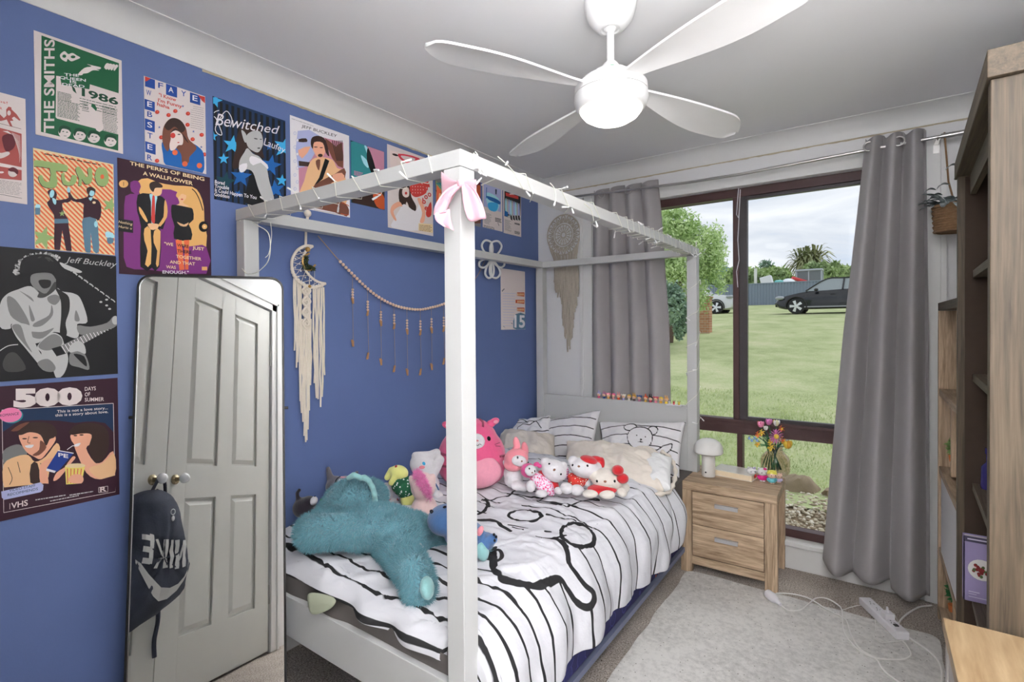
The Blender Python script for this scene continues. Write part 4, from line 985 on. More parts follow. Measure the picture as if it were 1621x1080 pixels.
MB().tube([(2.255, -.1, 2.219), (2.42, -.1, 2.222)], .013, 12).build('end_sleeve', M_grey_metal, rod, local=False, smooth=True)
for x in (.372, 2.245):
    z = 2.225; MB().box((x-.008, -.1, z-.02), (x+.008, 0, z-.008)).box((x-.011, -.02, z-.06), (x+.011, -.016, z+.01)).tube([(x, -.112, z-.01), (x, -.1, z-.018), (x, -.088, z-.01)], .004).build('bracket', M_grey_metal, rod, local=False)
for cu, xs, z in ((c1, (.555, .735), 2.213), (c2, (1.985, 2.10), 2.217)):
    for x in xs:
        e_ = MB().tube([(x+.002*math.sin(a), -.1-.065+.0*a+.021*math.cos(a)*.4, z+.021*math.sin(a)) for a in np.linspace(0, 2*PI, 25)[:-1]] if 0 else [(x+.021*math.cos(a), (-.152 if cu is c2 else -.099), z+.021*math.sin(a)) for a in np.linspace(0, 2*PI, 25)[:-1]], .0035, 8, closed=True).build('eyelet', M_grey_metal, cu, local=False, smooth=True)

# ================================================================= NIGHTSTAND
M_oak = wood('oak_grain_x', P(182, 160, 134, 1.45), P(118, 97, 76, 1.4), (1.2, 9, 16), 3.0)
M_oakv = wood('oak_grain_z', P(182, 160, 134, 1.45), P(118, 97, 76, 1.4), (16, 9, 1.0), 3.0)
M_oaky = wood('oak_grain_y', P(175, 155, 132, 1.3), P(116, 97, 78, 1.3), (9, 1.0, 16), 3.0)
M_alu = mat('brushed_alu', (.62, .62, .64, 1), .35, metal=.7)
NS = empty('bedside_table', (1.141, -.367, 0), math.radians(1.3), 'light oak bedside table with two drawers beside the bed', 'bedside table')
W_, D_, H_ = .473, .366, .496
MB().box((0, 0, H_-.045), (W_, D_, H_)).build('top', M_oak, NS, bevel=.002)
for x0, y0 in ((0, 0), (W_-.057, 0), (0, D_-.05), (W_-.057, D_-.05)): MB().box((x0, y0, 0), (x0+.057, y0+.05 if y0 else .045, H_-.0455)).build('leg', M_oakv, NS, bevel=.0015)
cb = MB(); cb.box((.058, .02, .085), (.064, D_-.06, H_-.046)); cb.box((W_-.064, .02, .085), (W_-.058, D_-.06, H_-.046)); cb.box((.064, D_-.07, .085), (W_-.064, D_-.06, H_-.046)); cb.box((.064, .02, .085), (W_-.064, D_-.07, .092)); cb.build('carcass', M_oak, NS)
MB().box((.058, .004, .048), (W_-.058, .02, .092)).build('plinth_rail', M_oak, NS, bevel=.001)
for z0, z1 in ((.097, .266), (.270, .446)):
    dr = MB().box((.061, .003, z0), (W_-.061, .022, z1)).box((.075, .022, z0+.02), (W_-.075, D_-.09, z1-.03)).build('drawer', M_oak, NS, bevel=.001)
    hz = z0+(z1-z0)*.68; MB().box((.178, -.013, hz-.010), (.292, -.009, hz+.010)).box((.178, -.009, hz+.006), (.292, .003, hz+.010)).build('handle', M_alu, dr)
# lamp, book
lx, ly = onZ(1128, 741, H_).x, onZ(1128, 741, H_).y; lx, ly = 1.245, -.195
lp = empty('table_lamp', (lx, ly, H_), label='small white mushroom-shaped table lamp on the bedside table', cat='lamp')
M_lampw = mat('lamp_white', P(195, 193, 190, 1.7), .3)
MB().lathe([(.034, 0), (.036, .003), (.036, .10), (.036, .135)], (lx, ly, H_), 32).build('base', M_lampw, lp, local=False, smooth=40)
MB().lathe([(.038, .125), (.068, .128), (.077, .135), (.078, .15), (.074, .172), (.062, .192), (.043, .206), (.02, .213), (.0001, .215)], (lx, ly, H_), 40).build('shade', M_lampw, lp, local=False, smooth=40)
q = Vector((lx, ly, 0))+Vector((-.02, -.03, 0)); MB().ell((lx-.006, ly-.0365, H_+.028), (.0045, .003, .0045)).build('switch', M_black, lp, local=False, smooth=True)
bk = empty('book', (0, 0, 0), label='closed book lying flat between lamp and vase on the bedside table', cat='book')
ang = math.radians(-14); bc = onZ(1178, 752, H_); Mb = Matrix.Translation((1.372, -.098, H_)) @ Matrix.Rotation(math.radians(-7), 4, 'Z')
MB().box((-.105, -.07, .003), (.103, .068, .030), Mb).build('pages', mat('page_edges', P(200, 185, 160, 1.5), .8, noise=.1, nscale=80), bk)
MB().box((-.108, -.073, 0), (.105, .072, .003), Mb).box((-.108, -.073, .030), (.105, .072, .033), Mb).box((-.108, .069, 0), (.105, .072, .033), Mb).build('cover', mat('book_cover', P(205, 200, 190, 1.4), .25, noise=.15, nscale=8), bk, bevel=.001)

# ================================================================= BOOKCASES, DESK
M_walnut = wood('grey_brown_oak_z', P(120, 105, 86, .64), P(74, 63, 51, .64), (22, 22, .8), 3)
M_walnuty = wood('grey_brown_oak_y', P(120, 105, 86, .64), P(74, 63, 51, .64), (22, .8, 22), 3)
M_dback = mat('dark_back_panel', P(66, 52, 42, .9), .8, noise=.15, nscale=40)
TX, TY0, TY1, TH = 2.19, -1.82, -.905, 1.9
bc = empty('bookcase', (TX, TY0, 0), math.radians(-2.6), 'tall grey-brown wooden bookcase standing nearest at the right edge', 'bookcase')
Lt = TY1-TY0; DP = .36
MB().box((-.006, -.012, TH-.055), (DP, Lt+.012, TH)).build('top_board', M_walnuty, bc, bevel=.002)
MB().box((0, 0, 0), (DP, .042, TH-.056)).build('side_panel', M_walnut, bc, bevel=.0015)
MB().box((0, Lt-.042, 0), (DP, Lt, TH-.056)).build('side_panel', M_walnut, bc, bevel=.0015)
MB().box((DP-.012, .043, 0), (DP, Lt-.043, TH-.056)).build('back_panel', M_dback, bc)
MB().box((.03, .043, TH-.12), (.045, Lt-.043, TH-.056)).build('front_rail', M_walnuty, bc)
for y in (Lt-.0445, .0425): MB().box((.018, y, .02), (DP-.013, y+.002, TH-.06)).build('shade_lining', M_dback, bc)  # thin dark sheets added inside: shade of the recess put into their colour
for z in (1.53, 1.19, .83, .45, .11): MB().box((.037, .046, z-.024), (DP-.013, Lt-.046, z)).build('shelf', M_walnuty, bc, bevel=.001)
MB().box((.02, .043, 0), (.035, Lt-.043, .09)).build('plinth', M_walnut, bc)
SXf, SY0, SY1, SH = 2.243, -.90, -.145, 1.447
sc_ = empty('shelf_unit', (SXf, SY0, 0), label='lower light oak cube shelf unit between the tall bookcase and the window', cat='shelf unit')
Ls = SY1-SY0; d2 = .33
MB().box((0, 0, SH-.035), (d2, Ls, SH)).build('top_board', M_walnuty, sc_, bevel=.001)
for y in (0, Ls-.03, ): MB().box((0, y, 0), (d2, y+.03, SH-.036)).build('side_panel', M_oakv, sc_, bevel=.001)
MB().box((.02, Ls*.52, 0), (d2-.01, Ls*.52+.03, .70)).build('divider', M_oakv, sc_, bevel=.001)
MB().box((.02, Ls*.62, .72), (d2-.01, Ls*.62+.03, 1.04)).build('divider', M_oakv, sc_, bevel=.001)
for z in (1.057, .705, .335, .06): MB().box((.002, .031, z-.03), (d2-.012, Ls-.031, z)).build('shelf', M_oaky, sc_, bevel=.001)
MB().box((d2-.01, .031, 0), (d2, Ls-.031, SH-.036)).build('back_panel', M_oakv, sc_)
q = MB().box((SXf+.004, SY1-.60, .338), (SXf+.018, SY1-.10, .672)).build('white_board', mat('canvas_white', P(178, 178, 180, 1.6), .7)); tag(q, 'plain white board standing in the light shelf unit', 'board')
# desk
M_desk = wood('light_oak_top', P(190, 164, 128, .78), P(158, 130, 96, .78), (9, 1.1, 9), 3.0, .4)
dk = empty('desk', (2.12, -2.95, 0), label='light oak topped desk with a grey side in the bottom right corner', cat='desk')
MB().box((2.118, -2.98, .722), (2.58, -1.835, .75)).build('desk_top', M_desk, dk, local=False, bevel=.0015)
M_dside = mat('desk_grey_side', P(150, 146, 142, 1.5), .6, noise=.05)
MB().box((2.122, -1.87, 0), (2.57, -1.84, .7215)).build('side_panel', M_dside, dk, local=False); MB().box((2.122, -2.97, 0), (2.57, -2.94, .7215)).build('side_panel', M_dside, dk, local=False)
MB().box((2.124, -2.939, .06), (2.15, -1.871, .7215)).build('front_panel', M_dside, dk, local=False)
# things on the shelves
Mt = Matrix.Translation((TX, TY0, 0)) @ Matrix.Rotation(math.radians(-2.6), 4, 'Z')
b1 = empty('book', (2.26, -.98, .452), math.radians(0), 'lilac book with a round berry picture standing in the tall bookcase', 'book')
p0 = Mt @ Vector((.075, Lt-.06, .112)); 
M_lil = mat('cover_lilac', P(128, 118, 152, 1.7), .35); M_pg = mat('pages', P(200, 195, 185, 1.4), .8)
xa, xb = 2.241, 2.335; yb_ = -.990; zz0, zz1 = .452, onY(1523, 847, yb_).z
MB().box((xa+.003, yb_+.003, zz0+.003), (xb-.003, yb_+.025, zz1-.004)).build('pages', M_pg, b1, local=False)
cv = Canvas(lambda x, y: Vector((xa+x*(xb-xa), yb_, zz1-y*(zz1-zz0))), (0, -1, 0), {'cover_dark': P(60, 55, 75, 1.5), 'plate_white': P(200, 198, 195, 1.6), 'berry': P(120, 45, 45, 1.6), 'greenleaf': P(80, 100, 60, 1.5), 'pale_print': P(185, 180, 195, 1.5), 'cover_lilac': P(128, 118, 152, 1.7)}, .0004)
cv.cur = cv.names['cover_lilac']; cv.box((xa, yb_, zz0), (xb, yb_+.003, zz1)).box((xa, yb_+.025, zz0), (xb, yb_+.028, zz1)).box((xa, yb_, zz0), (xa+.003, yb_+.028, zz1))
cv.rect('cover_dark', 0, 0, 1, .085); cv.rect('pale_print', .1, .03, .9, .05)
cv.ell('plate_white', .47, .49, .36, .16)
for k in range(26):
    a = rng.uniform(0, 2*PI); r = rng.uniform(0, 1); cv.ell('berry' if k % 4 else 'greenleaf', .47+.24*r*math.cos(a), .49+.10*r*math.sin(a), .045, .025, 8)
cv.text('pale_print', 'RECIPES' if 0 else ' ', (.1, .8), (.5, .8), .03)
cv.rect('pale_print', .12, .82, .4, .835); cv.rect('pale_print', .12, .90, .85, .91); cv.rect('pale_print', .12, .855, .32, .865)
cv.build('cover', cv.mats, b1, local=False, fixn=False)
v1 = Mt @ Vector((.075, Lt-.10, .83)); o = MB().lathe([(.022, 0), (.024, .01), (.022, .07), (.010, .085), (.010, .11), (.013, .112), (.013, .13), (.0001, .132)], n=20).build('bottle', mat('navy_glass', P(40, 35, 90, 1.4), .15), smooth=40); o.location = v1; tag(o, 'small navy blue bottle on the shelf of the tall bookcase', 'bottle')
o = MB().box((2.205, -1.16, .115), (2.275, -.96, .14)).build('dark_box', mat('box_charcoal', P(70, 68, 75, 1.5), .6), bevel=.002)
bpy.data.objects.remove(o)
b2 = onY(1500, 962, -1.2)
o = MB().box((2.135, -1.83, .0), (2.18, -1.55, .0)).build('x', M_black); bpy.data.objects.remove(o)
sx = SXf+.05
for i, (yy, z, col, h_, lab) in enumerate(((SY1-.07, .74, P(110, 140, 80, 1.5), .09, 'small flowering plant figure in the middle of the light shelf unit'), (SY1-.06, .065, P(45, 110, 60, 1.5), .14, 'small artificial green plant low in the light shelf unit'))):
    rt = empty('toy_plant', (sx, yy, z), label=lab, cat='ornament')
    MB().lathe([(.016, 0), (.02, .03)], (sx, yy, z), 14).build('pot', mat('pot_orange', P(200, 120, 70, 1.4), .6), rt, local=False)
    leafcloud('leaves', [((sx, yy, z+h_*.7), (.026, .026, h_*.45))], 160, .008, mat('toyleaf%d' % i, col, .5), rt, seed=i+60)

# ================================================================= HANGING BASKET
hb = onY(1500, 350, -.16)
bx, by, bz = 2.30, -.16, hb.z-.045
bs = empty('hanging_planter', (bx, by, bz), label='woven seagrass basket of dark leaves hanging from the curtain rod end', cat='plant basket')
M_sea = mat('seagrass', P(128, 100, 72, 1.15), .9, noise=.3, nscale=90, bump=.8, bscale=60)
mb = MB()
for k in range(11):
    z = bz+.011*k; r_ = .068+.0006*k
    mb.tube([(bx+(r_+.003*math.sin(9*a+k*PI))*math.cos(a), by+(r_+.003*math.sin(9*a+k*PI))*math.sin(a), z) for a in np.linspace(0, 2*PI, 41)[:-1]], .0075, 6, closed=True)
mb.lathe([(.0001, -.003), (.066, -.003), (.066, .09)], (bx, by, bz), 24); mb.build('basket', M_sea, bs, local=False, smooth=50)
MB().tube([(bx, by+.0, bz+.11), (bx-.02, -.13, 2.0), (2.268, -.1, 2.235)], .004, 6).build('cord', M_sea, bs, local=False)
lv = MB(); M_dl = leafmat('dark_silver_leaf', P(60, 72, 68, 1.5), P(150, 158, 160, 1.5), 40)
r5 = random.Random(12)
def leaf(mb, base, tip, w, curl=.01):
    base = Vector(base); tip = Vector(tip); d = tip-base; sd = d.cross(Vector((0, 0, 1))).normalized(); up = sd.cross(d).normalized(); n = 8; vs = []
    for i in range(n+1):
        t = i/n; ww = w*math.sin(PI*min(1, t*.97+.02))**.8; c_ = base+d*t+up*(curl*math.sin(PI*t)); vs += [c_-sd*ww+up*ww*.25, c_, c_+sd*ww+up*ww*.25]
    mb.add(vs, [f for i in range(n) for f in ((3*i, 3*i+1, 3*i+4, 3*i+3), (3*i+1, 3*i+2, 3*i+5, 3*i+4))])
for k in range(34):
    a = r5.uniform(0, 2*PI); L_ = r5.uniform(.05, .12); z0 = bz+.11; b0 = Vector((bx+.035*math.cos(a), by+.035*math.sin(a), z0)); t0 = b0+Vector((L_*math.cos(a)*1.0, L_*math.sin(a)*.75, r5.uniform(-.03, .07)))
    leaf(lv, b0, t0, r5.uniform(.014, .022), .015)
for k in range(9):
    px, py = ((1466, 322), (1462, 308), (1475, 330), (1490, 333), (1483, 300), (1497, 270), (1510, 285), (1472, 316), (1503, 322))[k]; t0 = onY(px, py, -.19); b0 = t0+Vector((.045, .01, .015)); leaf(lv, b0, t0, .02, .012)
lv.build('leaves', M_dl, bs, local=False, smooth=True)
# ================================================================= POSTERS ON THE BLUE WALL
WALLN = (1, 0, 0)
def Z(cx, cy, ox, oy, sc):                  # picture coordinates of one enlarged view -> point on the wall
    return lambda x, y: onX(ox+x*sc, oy+y*sc, .002)
INK = dict(white=P(200, 196, 200, 1.6), offw=P(190, 180, 178, 1.6), black=(.012, .012, .014, 1), green=P(25, 85, 55, 1.4), darkg=P(18, 62, 42, 1.4), red=P(175, 55, 50, 1.5), brick=P(150, 72, 68, 1.5), maroon=P(85, 30, 40, 1.5),
    blue=P(30, 62, 130, 1.6), cobalt=P(25, 85, 150, 1.5), orange=P(200, 95, 60, 1.5), cream=P(215, 185, 145, 1.5), sage=P(128, 150, 95, 1.6), plum=P(50, 25, 38, 1.4), purple=P(110, 45, 110, 1.5), gold=P(200, 155, 95, 1.5),
    skin=P(205, 150, 125, 1.5), skinl=P(215, 190, 185, 1.5), peach=P(215, 165, 125, 1.5), hair=P(52, 36, 32, 1.4), brown=P(105, 65, 52, 1.5), grey1=P(165, 165, 165, 1.5), grey2=P(110, 110, 110, 1.5), grey3=P(60, 60, 60, 1.4), grey4=P(32, 32, 32, 1.3),
    teal=P(45, 120, 125, 1.5), dteal=P(20, 60, 70, 1.4), sky=P(55, 150, 195, 1.5), navy=P(22, 32, 62, 1.5), pink=P(205, 110, 150, 1.5), mauve=P(175, 120, 140, 1.5), ice=P(150, 195, 205, 1.5), steel=P(80, 110, 130, 1.5), lilac=P(160, 165, 200, 1.4), pepsi=P(25, 50, 120, 1.5), yellow=P(215, 190, 100, 1.5), rose=P(190, 60, 75, 1.5), rust=P(170, 75, 40, 1.5), nightb=P(25, 45, 75, 1.4))
def poster(corners, base, label, fn, name='poster', group='posters on the blue wall'):
    """corners (y,z) rectangle on the wall: y0,y1,z0,z1"""
    y0, y1, z0, z1 = corners
    c = Canvas(fn, WALLN, INK)
    c.cur = c.names[base]; c.box((-.0005, y0, z0), (.002, y1, z1)); c.clip = (y0+.0008, y1-.0008, z0+.0008, z1-.0008)
    c.label = label; c.pname = name; c.group = group
    return c
def done(c):
    o = c.build(c.pname, c.mats, None, fixn=False); tag(o, c.label, 'poster', c.group); return o
def lines(c, col, x0, y0, x1, y1, n, slope=0, w=1.5, rag=.3, seed=1, words=True):
    """rows of small print"""
    r = random.Random(seed); c._off(); c.hold = True
    for i in range(n):
        y = y0+(y1-y0)*(i+.5)/n; xa = x0
        xe = x1-(x1-x0)*rag*r.random()
        while xa < xe:
            L_ = r.uniform(.04, .16)*(x1-x0) if words else xe-xa
            xb = min(xe, xa+L_); c.poly(col, [(xa, y+slope*(xa-x0)-w/2), (xb, y+slope*(xb-x0)-w/2), (xb, y+slope*(xb-x0)+w/2), (xa, y+slope*(xa-x0)+w/2)]); xa = xb+(x1-x0)*.02
    c.hold = False
# P1: partly cut, white with brick red figures  (view 0..295 of [0,120,60,340])
f = Z(0, 0, 0, 120, 60/295)
c = poster((-3.02, -2.818, 1.725, 2.031), 'offw', 'white poster printed in brick red, cut off at the left edge of the view', f)
c.poly('brick', [(-60, 300), (0, 300), (30, 330), (50, 310), (48, 262), (66, 240), (88, 246), (90, 262), (130, 300), (160, 345), (150, 350), (110, 318), (92, 330), (105, 350), (78, 352), (98, 396), (78, 392), (52, 340), (10, 352), (-60, 350)]); c.ell('offw', 70, 290, 14, 20)
c.line('maroon', [(-90, 348), (165, 414)], 3); c.text('red', 'ps!', (-10, 205), (58, 222), 20); c.text('red', 'R', (0, 262), (18, 266), 20)
c.poly('brick', [(-90, 400), (0, 405), (168, 452), (168, 712), (-90, 660)]); c.poly('offw', [(-60, 560), (0, 600), (60, 590), (75, 610), (20, 640), (-50, 640)], 4); c.poly('offw', [(60, 430), (100, 460), (70, 450), (20, 430)]); c.poly('maroon', [(20, 470), (90, 455), (120, 520), (100, 570), (50, 590), (25, 540)], 4)
for k in range(14): c.line('offw', [(90+k*5, 440+k*2), (110+k*4, 480+k*12), (150, 520+k*12)], 1.5)
c.poly('brick', [(-90, 690), (168, 735), (168, 815), (-90, 790)]); c.ell('offw', 100, 755, 38, 34); c.poly('maroon', [(62, 730), (100, 712), (140, 735), (136, 770), (110, 750), (80, 745)], 3); c.ell('offw', 10, 752, 20, 8)
lines(c, 'black', -90, 795, 170, 900, 9, .15, 2, .1); c.line('black', [(-90, 905), (170, 955)], 3)
done(c)
# P2 green and white
f = Z(0, 0, 50, 45, 150/790)
c = poster((-2.797, -2.580, 1.935, 2.240), 'offw', 'green and white poster with 1986 across its middle, top of the wall', f)
c.poly('green', [(82, 58), (728, 290), (722, 1020), (78, 862)])
c.text('offw', 'THE SMITHS', (186, 868), (190, 92), 84, off=.02)
c.poly('offw', [(205, 395), (240, 400), (250, 440), (480, 490), (486, 466), (728, 542), (724, 885), (212, 752), (200, 740)])
c.poly('green', [(232, 380), (455, 395), (486, 470), (482, 508), (250, 470)])
for t_, a, b_ in (('THE', (272, 394), (395, 404)), ('QUEEN', (232, 418), (452, 444)), ('IS', (318, 452), (375, 462)), ('DEAD', (255, 476), (442, 496))): c.text('white' if t_ in ('QUEEN', 'THE') else 'white', t_, a, b_, 22, off=.015)
c.text('darkg', '1986', (418, 560), (722, 640), 62, off=.03, hb=56)
for (x0, y0, x1, y1, n, s_) in ((215, 520, 335, 590, 7, .25), (215, 590, 405, 735, 14, .22), (400, 570, 715, 660, 4, .25), (590, 640, 720, 850, 16, .25), (420, 600, 480, 690, 6, .2)): lines(c, 'darkg', x0, y0, x1, y1, n, s_, 5, .12, n)
c.poly('green', [(500, 625), (530, 640), (545, 670), (520, 730), (490, 725), (495, 670)]); c.poly('offw', [(470, 640), (540, 850), (600, 830), (560, 720)], 3); c.poly('darkg', [(330, 470), (360, 500), (375, 545), (345, 520)])
c.poly('offw', [(240, 215), (275, 190), (305, 215), (340, 205), (375, 225), (405, 245), (370, 262), (330, 275), (300, 255), (290, 278), (255, 262), (238, 240)], 3); c.ell('green', 272, 232, 16, 14); c.ell('green', 345, 238, 20, 12)
c.poly('offw', [(385, 385), (440, 330), (500, 318), (460, 298), (520, 312), (575, 325), (570, 340), (540, 340), (565, 352), (510, 350), (470, 372), (430, 378), (420, 390)], 3)
for k in range(4): c.poly('offw', [(604+k*26, 325+k*6), (625+k*26, 290+k*4), (650+k*24, 298+k*5), (640+k*22, 320+k*5), (625+k*22, 345+k*3)], 2)
for i, (x, y) in enumerate(((275, 868), (400, 890), (518, 908), (655, 940))):
    c.ell('offw', x, y, 52, 48, a=.2); c.poly('darkg', [(x-50, y-12), (x-38, y-50), (x, y-58), (x+44, y-38), (x+50, y), (x+30, y-22), (x-20, y-30), (x-40, y+8)], 3); c.ell('darkg', x-12, y-8, 9, 4); c.ell('darkg', x+20, y-2, 9, 4); c.line('darkg', [(x-8, y+28), (x+16, y+30)], 4)
done(c)
# P3 white, blue squares and orange-red dots
f = Z(0, 0, 220, 110, 1/6)
c = poster((-2.517, -2.321, 1.929, 2.215), 'offw', 'white poster with blue lettered squares down its left edge and a long-haired figure in blue', f)
def sq(col, x0, y0, x1, y1, sl=.33): c.poly(col, [(x0, y0), (x1, y0+sl*(x1-x0)), (x1, y1+sl*(x1-x0)*.9), (x0, y1)])
for q in ((57, 68, 152, 160), (257, 134, 362, 238), (484, 216, 582, 312), (52, 278, 150, 375), (52, 462, 150, 570), (52, 678, 158, 780)): sq('blue', *q)
c.poly('red', [(57, 66), (112, 86), (72, 112), (57, 112)]); c.poly('red', [(560, 244), (634, 262), (632, 325), (600, 300)])
for ch, col, x, y in (('F', 'blue', 182, 172), ('A', 'white', 280, 212), ('Y', 'blue', 400, 248), ('E', 'white', 508, 292), ('W', 'blue', 68, 240), ('E', 'white', 78, 350), ('B', 'blue', 78, 445), ('S', 'white', 78, 545), ('T', 'blue', 80, 648), ('E', 'white', 80, 755), ('R', 'blue', 78, 855)): c.text(col, ch, (x, y), (x+48, y+12), 50, off=.01)
for t_, a, b_ in (('"I Know', (188, 256), (352, 305)), ("I'm Funny", (180, 305), (408, 368)), ('haha', (172, 342), (290, 378))): c.text('red', t_, a, b_, 32, off=.02)
for i, (x, y) in enumerate(((172, 405), (280, 434), (344, 396), (464, 420), (460, 526), (594, 622), (508, 664), (210, 646), (170, 868), (620, 808))): c.ell('red', x, y, 21, 19, 14); c.ell('orange', x+4, y-3, 8, 7, 8)
for x, y in ((192, 550), (416, 350), (516, 590), (590, 738)): c.star('blue', x, y, 15, k=.3)
lines(c, 'grey3', 512, 340, 616, 380, 2, .2, 2.5, .1, 3); lines(c, 'grey3', 490, 375, 616, 560, 9, .2, 2.5, .1, 4)
c.poly('cobalt', [(215, 700), (260, 680), (330, 720), (470, 690), (580, 750), (616, 830), (600, 990), (430, 950), (255, 912), (225, 800)], 3)
c.poly('brown', [(240, 530), (285, 475), (340, 462), (400, 490), (445, 560), (470, 660), (545, 745), (480, 830), (470, 885), (410, 890), (395, 800), (310, 720), (270, 780), (225, 700), (222, 600)], 4)
c.poly('hair', [(240, 540), (285, 478), (340, 464), (400, 492), (440, 560), (400, 600), (340, 545), (280, 580)], 4)
c.poly('skinl', [(300, 610), (345, 580), (400, 610), (418, 660), (410, 715), (370, 722), (340, 760), (300, 770), (288, 720), (300, 660)], 4); c.ell('red', 320, 628, 24, 26); c.ell('hair', 378, 618, 14, 5); c.ell('red', 372, 695, 10, 5); c.poly('hair', [(300, 600), (345, 560), (420, 620), (470, 700), (430, 660), (400, 600), (345, 580)], 3)
for x, y in ((340, 790), (434, 898), (572, 914)): c.ell('orange', x, y, 26, 26, 14)
done(c)
# P4 orange stripes
f = Z(0, 0, 45, 230, 145/870)
c = poster((-2.803, -2.607, 1.599, 1.894), 'cream', 'orange and cream diagonally striped poster with two dark figures clapping hands', f)
def clipq(pts, q):
    def cut(poly, a, b):
        o = []; ins = lambda p: (b[0]-a[0])*(p[1]-a[1])-(b[1]-a[1])*(p[0]-a[0]) >= 0
        for i in range(len(poly)):
            p, n = poly[i], poly[(i+1) % len(poly)]
            if ins(p): o.append(p)
            if ins(p) != ins(n):
                d1 = (b[0]-a[0])*(p[1]-a[1])-(b[1]-a[1])*(p[0]-a[0]); d2 = (b[0]-a[0])*(n[1]-a[1])-(b[1]-a[1])*(n[0]-a[0]); t = d1/(d1-d2); o.append((p[0]+(n[0]-p[0])*t, p[1]+(n[1]-p[1])*t))
        return o
    for i in range(4):
        pts = cut(pts, q[i], q[(i+1) % 4])
        if len(pts) < 3: return None
    return pts
Q = [(42, 46), (798, 190), (820, 1042), (72, 972)]
for k in range(-20, 40):
    x = k*47; pl = clipq([(x, 0), (x+22, 0), (x+22+1100, 1100), (x+1100, 1100)], Q)
    if pl: c.poly('orange', pl)
for q in ([(58, 142), (210, 160), (362, 190), (364, 250), (262, 245), (275, 330), (262, 395), (200, 408), (130, 385), (95, 320), (105, 285), (130, 290), (150, 335), (190, 350), (205, 320), (200, 218), (50, 200)], [(315, 270), (340, 265), (350, 330), (385, 350), (405, 320), (415, 285), (455, 290), (455, 340), (430, 375), (375, 385), (330, 370), (315, 320)],
          [(450, 215), (490, 208), (545, 300), (570, 285), (560, 225), (600, 215), (605, 330), (575, 368), (535, 365), (505, 320), (505, 380), (475, 380), (480, 320), (455, 260)], [(650, 225), (690, 208), (735, 225), (760, 290), (755, 360), (715, 392), (660, 375), (630, 300)]):
    c.poly('hair', [(x-5, y+5) for x, y in q], 2); c.poly('sage', q, 2)
c.ell('orange', 700, 300, 18, 22)
for x, y, s_ in ((140, 880, 150), (775, 570, 105)): c.star('sage', x, y, s_*.8, .3, k=.4)
for q, col in (([(190, 470), (180, 440), (210, 418), (250, 430), (270, 470), (262, 520), (330, 515), (380, 500), (372, 445), (395, 440), (405, 520), (370, 545), (320, 552), (335, 640), (375, 700), (380, 760), (410, 1000), (355, 995), (320, 810), (300, 990), (245, 985), (245, 760), (240, 660), (200, 600), (175, 545), (205, 515)], 'plum'),
               ([(560, 450), (552, 415), (590, 395), (632, 420), (628, 470), (600, 500), (660, 520), (690, 580), (685, 680), (655, 720), (640, 700), (520, 690), (525, 560), (450, 540), (405, 520), (390, 450), (412, 480), (450, 515), (560, 490)], 'plum'),
               ([(520, 692), (640, 700), (665, 860), (668, 1015), (615, 1005), (590, 830), (590, 1018), (540, 1008), (525, 900), (512, 780)], 'steel')): c.poly(col, q, 2)
c.ell('ice', 222, 462, 22, 38, a=.2); c.poly('ice', [(225, 500), (262, 520), (258, 565), (235, 550)], 2); c.ell('ice', 600, 455, 26, 30); c.poly('ice', [(365, 440), (372, 395), (395, 415), (392, 450)], 2); c.poly('ice', [(570, 500), (610, 495), (590, 530)], 2)
c.poly('hair', [(556, 450), (552, 412), (590, 395), (632, 418), (630, 440), (590, 430), (572, 470)], 3); c.star('sage', 318, 650, 30); c.ell('cream', 622, 545, 16, 12); c.ell('ice', 640, 750, 18, 30)
c.poly('steel', [(245, 700), (375, 700), (380, 740), (245, 745)]); c.ell('ice', 88, 580, 26, 20); c.rect('steel', 62, 595, 110, 660); c.poly('ice', [(735, 820), (800, 835), (812, 880), (735, 875)], 2); c.poly('steel', [(745, 880), (805, 885), (800, 930), (755, 935)], 2)
lines(c, 'hair', 150, 70, 690, 95, 1, .2, 9, .02, 6)
done(c)
# P5 maroon and purple
f = Z(0, 0, 180, 240, 160/864)
c = poster((-2.596, -2.308, 1.540, 1.919), 'plum', 'dark maroon and purple poster with a suited figure and a figure in a black dress', f)
c.poly('gold', [(200, 260), (290, 228), (370, 262), (520, 290), (670, 300), (735, 360), (770, 470), (775, 600), (790, 820), (560, 800), (420, 700), (240, 400)], 2)
c.poly('purple', [(143, 262), (205, 250), (232, 300), (215, 350), (250, 380), (420, 322), (540, 345), (565, 420), (540, 780), (700, 805), (792, 815), (792, 1045), (300, 1010), (110, 985), (85, 800), (88, 560), (100, 380), (180, 362), (150, 340)], 2)
c.text('cream', 'THE PERKS OF BEING', (138, 112), (775, 252), 30, off=.02); c.text('cream', 'A WALLFLOWER', (250, 200), (676, 288), 32, off=.02)
c.poly('black', [(205, 370), (300, 360), (380, 375), (440, 410), (450, 530), (420, 665), (350, 672), (345, 980), (228, 985), (232, 640), (200, 510)], 2); c.poly('black', [(330, 670), (400, 670), (392, 985), (320, 985)], 2)
c.poly('gold', [(440, 410), (458, 470), (455, 560), (400, 640), (385, 620), (425, 560), (430, 470)], 2); c.poly('gold', [(262, 660), (315, 665), (318, 960), (268, 965), (290, 850), (262, 760)], 2); c.poly('gold', [(345, 680), (400, 680), (385, 970), (360, 960), (372, 850), (342, 780)], 2); c.poly('gold', [(215, 470), (250, 510), (290, 590), (275, 600), (225, 530)], 2)
c.poly('ice', [(305, 365), (372, 372), (360, 450), (345, 620), (322, 610), (318, 430)], 2); c.poly('red', [(330, 385), (350, 385), (352, 600), (335, 612), (320, 580)], 2)
